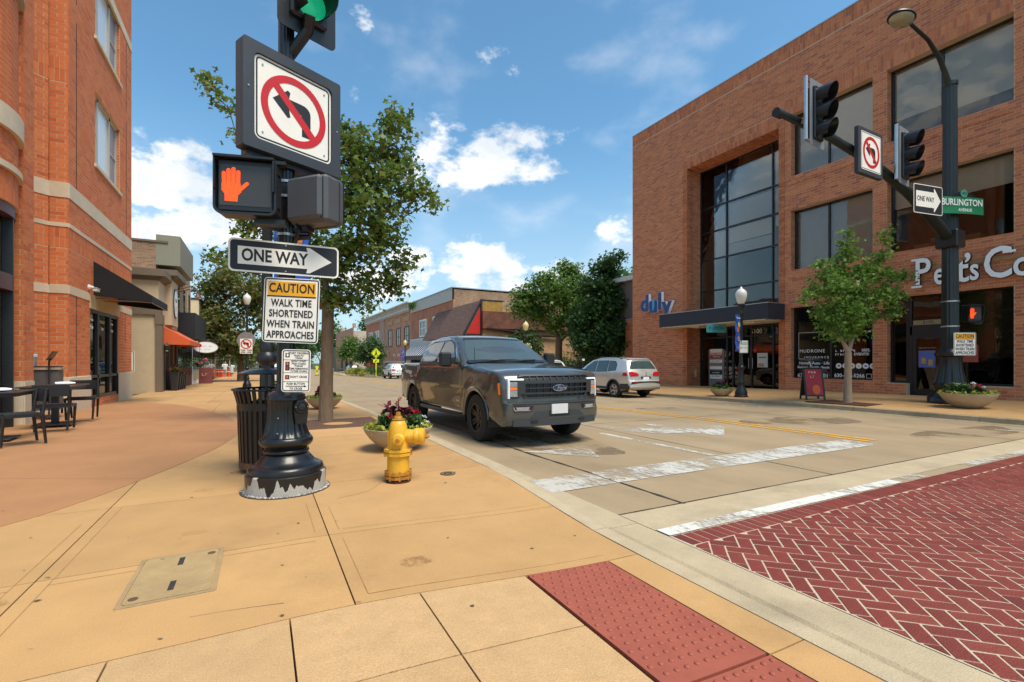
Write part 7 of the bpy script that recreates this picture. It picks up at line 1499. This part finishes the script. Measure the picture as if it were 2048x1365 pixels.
def suv(label, paint, loc, rotz, detail=2, glass_m=G_car, rim=None, clad=True, plate='', badge=True, name='parked_car'):
    v = Veh(name, label, 'car', suv_crown, [(.87,.34,.40),(3.47,.34,.40)], .34, suv_w, paint, loc, rotz, .08, suv_bow, 'parked cars')
    v.wheels(.345,.22,.765,rim or M_alu,5,.66)
    trim_glass(v, [(1.38,1.06),(1.62,1.29),(1.95,1.49),(2.22,1.53),(2.24,1.08)], .03, glass_m); trim_glass(v, [(2.33,1.08),(2.31,1.53),(2.98,1.54),(3.02,1.10)], .03, glass_m); trim_glass(v, [(3.10,1.12),(3.06,1.53),(3.42,1.50),(3.55,1.38),(3.58,1.16)], .03, glass_m)
    v.over('windscreen', (1.18,1.155), (1.76,1.53), -.88, .88, G_carl, .006, e2=-.86, e3=.86)
    v.over('rear_window', (4.075,1.515), (4.235,1.20), -.82, .82, glass_m, .01, e2=-.93, e3=.93); v.over('roof_spoiler', (3.88,1.605), (4.06,1.542), -.9, .9, paint, .035)
    rf = lambda x, z: 4.34+.09*(1-(x/.8)**2)-max(0, z-.95)*.48
    Rr = lambda n, P, m, t_=.012, off=0: v.front(n, P, 4.4, m, off, t_, lambda x, z: rf(x, z)+(.08 if z < .72 else 0), None, 1)
    for s_ in (-1, 1):
        x = lambda a: s_*a
        Rr('tail_lamp', [(x(.40),.93),(x(.79),.91),(x(.80),1.08),(x(.68),1.10),(x(.46),1.06),(x(.38),.99)], M_red, .02); v.side('tail_lamp_wing', [(4.02,.93),(4.28,.92),(4.24,1.07),(4.05,1.05)], M_red, .008, (s_,), step=.07)
        if detail > 1: Rr('reflector', [(x(.55),.655),(x(.76),.655),(x(.76),.675),(x(.55),.675)], M_red, .01, .02)
        b = B(); x0, x1 = sorted((s_*.88, s_*1.05)); b.box(x0,x1,1.48,1.58,1.02,1.17,c=.025); b.obj('mirror', M_trim if clad else paint, v.t)
        b = B(); b.tube([(s_*.66,1.95,1.62),(s_*.665,2.2,1.70),(s_*.66,3.5,1.685),(s_*.65,3.75,1.62)], .016, 6); b.obj('roof_rail', M_trim, v.t)
    if clad:
        v.side('sill_cladding', [(1.32,.345),(3.02,.345),(3.0,.46),(1.34,.46)], M_plast, .008); v.side('rear_cladding', [(3.90,.36),(4.36,.36),(4.40,.62),(3.88,.60)], M_plast, .006); v.over('rear_bumper', (4.43,.70), (4.36,.385), -.99, .99, M_plast, .008)
        for cy in (.87,3.47):
            for s_ in (-1, 1):
                b = B(); rows = [[(s_*(v.w(cy+rr*math.cos(a), .34+rr*math.sin(a))+o_), cy+rr*math.cos(a), .34+rr*math.sin(a)) for rr, o_ in ((.39,-.02),(.39,.012),(.45,.010))] for a in np.linspace(.0, math.pi, 16)]; b.grid(rows); b.obj('arch_trim', M_plast, v.t, 40)
    line(v, [(1.30,.50),(1.28,.8),(1.34,1.02)], .007); line(v, [(2.28,.48),(2.28,1.05)], .007); line(v, [(3.06,.80),(3.05,1.08)], .007)
    for y in (2.08,2.9): v.side('door_handle', rrect(.17,.03,.01,4,y,.93), paint, .025, step=.06)
    Rr('plate', [(-.16,.76),(.16,.76),(.16,.88),(-.16,.88)], MWt, .014); Rr('plate_recess', [(-.28,.75),(.28,.75),(.26,.90),(-.26,.90)], M_trim, .006)
    if badge:
        b = B(); M = T(0, rf(0,1.0)+.02, 1.0) @ RX(R(-72)) @ RZ(R(180)); ring(b, circ(.06,24), circ(.05,24), 0, .01, M)
        for s_ in (-1, 1): b.prism([(s_*.03,.045),(s_*.038,.04),(s_*.012,.002),(0,.002),(0,.012)] if s_ > 0 else [(s_*.03,.045),(0,.012),(0,.002),(s_*.012,.002),(s_*.038,.04)], .002, .01, M); b.prism([(s_*.045,.0),(s_*.05,-.005),(s_*.022,-.042),(0,-.01),(0,.0),(s_*.02,-.025)], .002, .01, M)
        b.obj('badge', M_chr, v.t)
    if detail > 1:
        b = B(); b.tube([(-.1,4.46,1.225),(.2,4.40,1.25)], .01, 6) ; b.obj('rear_wiper', M_trim, v.t)
        b = B(); b.lathe([(.03,0),(.03,.12)], 10, T(-.5,4.3,.34) @ RX(R(-90))); b.obj('exhaust', M_chr, v.t); b = B(); b.tube([(0,3.7,1.66),(.0,3.9,1.72)], .01); b.obj('aerial', M_trim, v.t)
    for s_ in (-1, 1): v.front('headlamp', [(s_*.5,.78),(s_*.75,.80),(s_*.76,.90),(s_*.5,.86)], .05, M_lamp, 0, .01, lambda x, z: .05-.14*(1-(x/.8)**2))
    return v
P_sil = mat('silver_metallic', (.62,.61,.58), .3, metal=.45, var=.02, coat=.8); P_wht = mat('white_paint', (.75,.75,.74), .3, var=.02, coat=.8); P_blk = mat('black_paint', (.015,.016,.018), .25, coat=1); P_dred = mat('red_paint', (.30,.01,.012), .3, coat=1)
G_lt = glass('tinted_car_glass', (.05,.08,.08), .01, 0)
def park(label, paint, x, yr, **k):   # rear bumper at yr, facing away from the camera
    return suv(label, paint, (x, yr+4.43, zr(x, yr+2)+.006), R(180), **k)
park('silver compact suv parked by the brick office block', P_sil, 13.85, 14.35, glass_m=G_lt)
park('dark suv with white roof edge parked ahead of the silver one', P_wht, 13.9, 21.0, detail=1)
park('white crossover parked beside the hedge down the right side', P_wht, 13.2, 50.6, detail=1, clad=True)
v_ = suv('white suv driving away far along the street', P_wht, (10.4, 92, zr(10.4,90)+.006), R(180), 1); park('dark suv parked far along the right kerb', P_blk, 13.2, 78, detail=1, clad=False)
for lb, x, y, pt in (('white car parked at left kerb behind the small turn sign',1.45,36,P_wht),('dark car parked at left kerb beyond the white one',1.45,43,P_blk),('silver car parked farther at left kerb',1.45,50,P_sil),('red car parked at the far left kerb',1.5,62,P_dred)):
    suv(lb, pt, (x, y, zr(2.8,y+2)+.006), 0, 1, clad=False, badge=False)
# ---------------------------------------------------------------- trees and planting
CR = Vector((.8824,-.4707,0)); CF = Vector((.4707,.8824,0))
M_bark = mat('grey_brown_bark', (.16,.105,.062), .9, var=.28, scale=16, bump=1.0, bscale=24, stretch=(1,1,.25), detail=8)
M_bark2 = mat('pale_young_bark', (.30,.22,.15), .9, var=.2, scale=14, bump=.5, bscale=30, stretch=(1,1,.3))
def leafmat(n, cols, tr=.42): return mat(n, rough=.45, var=.12, scale=2, trans=tr, ramp=cols, spec=.35)
L_maple = leafmat('maple_leaf', [(.075,.135,.03),(.125,.20,.04),(.19,.27,.05),(.095,.16,.032),(.24,.30,.06),(.19,.13,.04)])
L_young = leafmat('young_tree_leaf', [(.09,.19,.04),(.145,.28,.05),(.22,.36,.065),(.11,.22,.04),(.29,.40,.075)])
L_dark = leafmat('dark_tree_leaf', [(.04,.09,.032),(.065,.135,.04),(.09,.175,.045),(.05,.11,.036)])
L_mid = leafmat('mid_tree_leaf', [(.07,.14,.032),(.11,.21,.042),(.155,.265,.05),(.20,.30,.062)])
L_autumn = leafmat('bronzed_leaf', [(.10,.16,.04),(.16,.22,.05),(.22,.23,.06),(.24,.15,.06),(.09,.13,.035)])
def stars(p, size, r_, up=.35):
    n = len(p); nr = r_.normal(size=(n,3)); nr[:,2] = np.abs(nr[:,2])+up; nr /= np.linalg.norm(nr, axis=1)[:,None]
    t_ = r_.normal(size=(n,3)); t_ -= nr*(t_*nr).sum(1)[:,None]; t_ /= np.linalg.norm(t_, axis=1)[:,None]; s_ = np.cross(nr, t_); sz = (size*(.55+.9*r_.random(n)))[:,None]
    sh = ((-.5,0,0),(-.12,.22,.03),(.02,.5,-.05),(.12,.2,.02),(.5,0,-.07),(.12,-.2,.02),(.02,-.5,-.05),(-.12,-.22,.03))
    v = np.stack([p+sz*(a*t_+b_*s_+c*nr) for a, b_, c in sh], 1).reshape(-1,3); return v, np.arange(8*n).reshape(n,8)
def tree(label, base, lobes, leaf, size, n, trunk_r, fork, bark=M_bark, limbs=None, seed=1, name='street_tree', dens=14, sq=.85, spread=.16, group='street trees', twigs=True):
    """lobes: (right, forward, z, radius) from the trunk foot, in metres; fork = height where the limbs part"""
    t = thing(name, label, 'tree', base, group=group); r_ = np.random.default_rng(seed)
    W_ = lambda q: CR*q[0]+CF*q[1]+Vector((0,0,q[2]))
    b = B(); f0 = Vector((r_.uniform(-.05,.05), r_.uniform(-.05,.05), fork))
    b.tube([(0,0,-.05),(0,0,.06),(f0.x*.3,f0.y*.3,fork*.35),(f0.x*.7,f0.y*.7,fork*.7),f0], [trunk_r*1.45,trunk_r*1.12,trunk_r,trunk_r*.93,trunk_r*.9], 14); b.obj('trunk', bark, t, 60)
    lb = B(); V = sum(l[3]**2 for l in lobes); pts = []; prev = []
    for k, l in enumerate(sorted(lobes, key=lambda l: l[2])):
        c = W_(l); src = f0; sr = trunk_r*.75
        cands = [(p, q) for p, q in prev if p.z < c.z-.15 and (p-c).length < (f0-c).length*.8]
        if cands: src, sr = min(cands, key=lambda e: (e[0]-c).length); sr *= .75
        mid = src.lerp(c, .5)+Vector((r_.normal()*.08*l[3], r_.normal()*.08*l[3], -.06*(c-src).length if (c-src).z < .5 else .05))
        er = max(.012, sr*.38); lb.tube([src, mid, c, c+(c-mid)*.35], [sr, (sr+er)/2, er, er*.45], 7); prev += [(mid, (sr+er)/2), (c, er)]
        m = max(4, int(n/dens*l[3]**2/V))
        d_ = r_.normal(size=(m,3)); d_ /= np.linalg.norm(d_, axis=1)[:,None]; rad = r_.random(m)**.55
        cl = d_*rad[:,None]*l[3]; cl[:,2] *= sq; cl += np.array(c)
        cl += (r_.normal(size=(m,3))*.16*l[3])
        if twigs:
            for q in range(0, m, max(1, m//9)):
                e = Vector(cl[q]); lb.tube([c.lerp(e, .05), c.lerp(e, .55)+Vector((0,0,.04*l[3])), e], [er*.6, er*.35, .004], 4)
        for q in cl: pts.append(q+r_.normal(size=(dens,3))*spread*np.array([1,1,.75]))
    lb.obj('limbs', bark, t, 60)
    P = np.concatenate(pts); v, f = stars(P, size, r_); leafmesh('crown', [(v, f)], leaf, t)
    return t
def lob(px0, D, base_z, L, depth=.55, seed=0):
    """lobes measured in the photograph's pixels turned into metres about the trunk: (px, py, radius px)"""
    r_ = random.Random(seed); k = 941/D; o = []
    for q in L: rr = q[2]/k; o.append(((q[0]-px0)/k, r_.uniform(-depth, depth)*rr*1.3+(q[3] if len(q) > 3 else 0), 1.22+(722-q[1])/k-base_z, rr))
    return o
tree('leafy maple in an iron grate directly behind the signal post', (1.18,10.38,-.03), lob(652,9.72,-.03,[(785,265,32),(798,232,20),(730,310,58),(800,330,45),(690,275,38),(770,400,62),(835,395,32),(862,402,14),(700,400,62),(630,330,48),(640,420,55),(575,330,38),(560,400,45),(520,330,26),(455,215,18),(430,180,17),(412,158,12),(470,270,13),(500,450,36),(450,520,34),(428,525,18),(520,520,40),(580,500,48),(640,530,50),(700,500,58),(770,480,52),(800,530,30),(720,575,48),(670,600,36),(780,565,30),(590,580,36),(620,240,28)],seed=3), L_maple, .125, 12000, .13, 2.35, seed=4, spread=.115)
tree('young green tree in the mulched pit before the insurance window', (16.0,7.95,zq(16,7.95)), lob(1696,14.55,-.07,[(1697,462,9),(1699,485,13),(1702,510,19),(1778,462,6),(1772,485,10),(1766,512,17),(1638,528,12),(1650,548,15),(1690,540,28),(1740,545,28),(1785,550,22),(1810,555,12),(1625,580,17),(1665,580,30),(1715,585,36),(1770,590,28),(1608,600,11),(1640,620,24),(1690,625,33),(1740,630,30),(1785,625,18),(1650,655,20),(1715,660,22),(1675,672,14),(1800,590,12)],seed=5), L_young, .115, 8000, .105, 1.55, M_bark2, seed=6, spread=.11)
tree('bronze tinged tree on left pavement beyond the small turn sign', (-1.44,44.3,gz(44.3)), lob(482,38.4,gz(44.3),[(440,575,34),(470,560,30),(425,610,24),(455,640,36),(500,600,36),(430,665,28),(480,680,32),(530,640,30),(520,580,30),(445,700,22),(500,700,24),(420,580,18)],seed=7), L_autumn, .30, 9500, .26, 2.6, seed=8, spread=.38, twigs=False)
tree('broad light green tree in the garden behind the pickup', (20.6,30.9,gz(31)-.02), lob(1115,37,gz(31),[(1060,585,24),(1045,612,26),(1085,560,22),(1130,540,24),(1105,585,36),(1150,570,30),(1075,620,34),(1130,615,40),(1165,600,28),(1150,545,16),(1040,590,12),(1160,640,34),(1110,650,22)],seed=9), L_mid, .26, 12000, .30, 3.1, seed=10, spread=.27, twigs=False)
tree('tall dark green tree beside the brown brick office block', (20.7,26.3,gz(26.3)-.02), lob(1192,33,gz(26.3),[(1236,515,12),(1215,530,20),(1225,550,22),(1198,535,14),(1190,575,28),(1230,585,26),(1245,610,22),(1200,620,38),(1240,645,26),(1170,650,34),(1215,675,34),(1165,690,26),(1225,695,20),(1195,700,28),(1250,665,16)],seed=11), L_dark, .26, 14000, .16, 2.6, seed=12, spread=.25, twigs=False)
for lb, px, D, L, lf, sd in (('round street tree far right before the stepped brick block',697,80,[(690,700,16),(710,700,16),(700,688,14),(685,712,12),(715,714,12)],L_mid,20),('darker round street tree beside the yellow crossing sign',742,66,[(735,700,16),(752,702,18),(744,686,14),(730,716,12),(756,720,12)],L_dark,21)):
    r_ = (px-1024)/941; X, Y = (.8824*r_+.4707)*D, (.8824-.4707*r_)*D; tree(lb, (X,Y,gz(Y)), lob(px,D,gz(Y),L,seed=sd), lf, .34, 3200, .12, 1.6, seed=sd, spread=.35, twigs=False)
for i, (lb, px, D, L, lf) in enumerate((('tall far tree rising behind the stepped brick block',738,190,[(735,640,10),(728,655,12),(745,655,11),(738,675,16),(722,680,14),(752,680,13)],L_dark),('rounded far tree behind the maple trunk',672,170,[(672,660,18),(655,672,18),(690,675,16),(668,690,18)],L_mid),('far tree left of the maple trunk along the road',600,150,[(600,690,18),(585,705,16),(615,700,16),(600,670,12)],L_dark),('far tree at the end of the left pavement',462,140,[(462,690,18),(445,700,16),(478,702,16),(462,715,16)],L_mid),('far tree closing the street to the left',560,180,[(560,690,18),(540,700,15),(580,705,14)],L_mid),('far tree closing the street behind the left parked cars',520,200,[(520,690,18),(500,705,14),(535,706,14)],L_dark),('far tree between the maple and the slate block',640,210,[(640,680,18),(622,695,16),(655,695,16)],L_dark))):
    r_ = (px-1024)/941; X, Y = (.8824*r_+.4707)*D, (.8824-.4707*r_)*D; z = zdown(Y)-.3; tree(lb, (X,Y,z), lob(px,D,z,L,seed=30+i), lf, .9, 1800, .35, 3, seed=40+i, spread=.9, dens=10, twigs=False, name='far_tree', group='far trees')
tree('dark tree behind the annex beside the office block', (34,38,-.5), lob(1262,51,-.5,[(1262,560,14),(1255,590,22),(1268,600,22),(1250,620,20)],seed=50), L_mid, .35, 2600, .3, 3, seed=51, spread=.5, twigs=False, name='garden_tree')
r_ = np.random.default_rng(77); fw = [leaves(90, (r_.uniform(-60,19), 215+r_.uniform(-6,14), -1.4+r_.uniform(1,7.5)), (3.5,3.5,2.6), 1.1, .3, 700+k) for k in range(110)]
tag(leafmesh('far_woodland', fw, L_mid, None), 'far band of trees closing the end of the street', 'trees', kind='stuff')
def shrub(label, x, y, z, rx, ry, rz, lf, size, n, seed, name='shrub', group='shrubs'):
    t = thing(name, label, 'shrub', (x, y, z), group=group); r_ = np.random.default_rng(seed); A = []
    for k in range(max(6, n//60)):
        c = (r_.uniform(-.85,.85)*rx, r_.uniform(-.85,.85)*ry, rz*(.35+.5*r_.random())); A.append(leaves(60, c, (rx*.35,ry*.35,rz*.4), size, .4, seed*100+k))
    leafmesh('foliage', A, lf, t); b = B()
    for k in range(5): b.tube([(0,0,0),(r_.uniform(-.4,.4)*rx, r_.uniform(-.4,.4)*ry, rz*.6)], [.03,.012], 5)
    b.obj('stems', M_bark, t); return t
shrub('dark clipped hedge mound behind the white crossover', 12.7,60.5,zr(13,60)+.05,1.3,2.2,1.3,L_dark,.16,1500,61); shrub('yellow green low shrubs before the stepped brick block', 12.4,72,zr(13,72)+.05,1.3,4.2,1.1,M_lime,.2,1500,62); shrub('low bright shrub strip between hedge and crossing sign', 12.1,65.2,zr(13,65)+.05,.9,1.6,.7,M_lime,.16,600,63)
b = B(); b.box(10.9,15,57.5,80,-.25,.0, T(0,0,zr(13,68)+.0)); struct(b.obj('planted_kerb_island', M_kerb))
shrub('ivy mass on the yellowish brick side wall', 24.5,43.2,gz(43),2.2,.5,4.6,L_dark,.3,2400,64,'ivy'); shrub('ivy mass over the garden wall', 30.5,37.4,gz(38),3.5,.6,4.6,L_dark,.3,2400,65,'ivy'); shrub('bushes behind the railings left of the tall dark tree', 22.6,31.5,gz(31),1.2,4.5,2.0,L_mid,.22,1800,66); shrub('bushes behind the railings near the annex', 22.2,27.2,gz(27),1.0,2.0,1.9,L_mid,.2,1200,67)
shrub('climbing vine on corner of the white siding parapet', 19.5,67.5,8.6,.3,2.4,1.1,L_mid,.25,500,68,'vine')
# ---------------------------------------------------------------- people
def person(label, x, y, rz, h, top, bottom, hair, long=False, seed=1):
    k = h/1.75; t = thing('person', label, 'person', (x, y, gz(y)), R(rz), 'people walking on the left pavement')
    J = {'pel':(0,0,.95),'sp':(0,0,1.15),'ch':(0,.01,1.36),'nk':(0,.02,1.50),'hd':(0,.03,1.56),'hd2':(0,.03,1.68),'lh':(-.09,0,.90),'lk':(-.10,.10,.50),'la':(-.10,-.02,.09),'lf':(-.10,.14,.035),'rh':(.09,0,.90),'rk':(.10,.04,.48),'ra':(.10,-.20,.13),'rf':(.10,-.10,.04),'ls':(-.18,0,1.42),'le':(-.25,-.06,1.13),'lw':(-.27,.06,.88),'lm':(-.27,.09,.79),'rs':(.18,0,1.42),'re':(.25,.06,1.14),'rw':(.26,.20,.93),'rm':(.26,.24,.85)}
    rad = dict(pel=.13,sp=.125,ch=.14,nk=.055,hd=.085,hd2=.09,lh=.09,lk=.058,la=.04,lf=.035,rh=.09,rk=.058,ra=.04,rf=.035,ls=.055,le=.042,lw=.03,lm=.03,rs=.055,re=.042,rw=.03,rm=.03)
    ks = list(J); E_ = [('pel','sp'),('sp','ch'),('ch','nk'),('nk','hd'),('hd','hd2'),('pel','lh'),('lh','lk'),('lk','la'),('la','lf'),('pel','rh'),('rh','rk'),('rk','ra'),('ra','rf'),('ch','ls'),('ls','le'),('le','lw'),('lw','lm'),('ch','rs'),('rs','re'),('re','rw'),('rw','rm')]
    me = bpy.data.meshes.new('body'); me.from_pydata([Vector(J[q])*k for q in ks], [(ks.index(a), ks.index(c)) for a, c in E_], []); me.materials.append(mat('skin', (.42,.23,.15), .6, var=.05)); o = mobj('body', me, t)
    bm = bmesh.new(); bm.from_mesh(me); sl_ = bm.verts.layers.skin.verify(); bm.verts.ensure_lookup_table()
    for i, q in enumerate(ks): bm.verts[i][sl_].radius = (rad[q]*k, rad[q]*k*.85); bm.verts[i][sl_].use_root = q == 'pel'
    bm.to_mesh(me); bm.free(); o.modifiers.new('skin', 'SKIN').use_smooth_shade = True; o.modifiers.new('sub', 'SUBSURF').levels = 1; o.modifiers['sub'].render_levels = 1
    S_ = Matrix.Diagonal((k,k,k,1)); b = B(); b.lathe([(.17,.86),(.168,1.0),(.17,1.15),(.19,1.32),(.185,1.42),(.12,1.49),(.07,1.51)], 18, S_ @ Matrix.Diagonal((1.08,.74,1,1)), cap=False)
    for s_, e in ((-1,(-.245,-.04,1.2)),(1,(.245,.04,1.2))): b.tube([(s_*.15,0,1.43),(s_*.19,0,1.42),e], [.07,.075,.068], 10, S_)
    b.obj('shirt', mat(top[0], top[1], .85, var=.06), t, 60); b = B()
    if long: b.lathe([(.16,1.0),(.175,.88),(.21,.6)], 18, S_ @ Matrix.Diagonal((1.05,.8,1,1)), cap=False)
    else:
        b.lathe([(.165,1.0),(.175,.9),(.17,.84)], 18, S_ @ Matrix.Diagonal((1.08,.78,1,1)), cap=False)
        for s_, q in ((-1,(-.105,.085,.56)),(1,(.105,.035,.55))): b.tube([(s_*.085,0,.92),q], [.105,.095], 12, S_)
    b.obj('skirt' if long else 'shorts', mat(bottom[0], bottom[1], .85, var=.06), t, 60)
    b = B(); b.lathe([(.085,-.13 if long else -.06),(.105,-.02),(.108,.05),(.09,.10),(.05,.13),(0,.135)], 16, S_ @ T(0,-.005,1.645)); b.obj('hair', mat(hair[0], hair[1], .8, var=.15, scale=40), t, 60)
    for s_, f in ((-1,(-.10,.06,.03)),(1,(.10,-.15,.05))): b = B(); b.box(f[0]-.045,f[0]+.045,f[1]-.13,f[1]+.12,f[2]-.03,f[2]+.035,S_,c=.02); b.obj('shoe', MWt, t)
    return t
person('man in white shirt and pale shorts walking away on left pavement', -4.0+.55,59.7,4,1.78,('white_cotton',(.68,.67,.65)),('pale_shorts',(.50,.47,.42)),('grey_hair',(.30,.27,.24)))
person('woman in pale top and skirt with dark hair walking on left pavement', -2.85,60.3,-8,1.66,('pale_blouse',(.62,.63,.60)),('pale_skirt',(.48,.50,.47)),('dark_hair',(.03,.02,.018)),True)
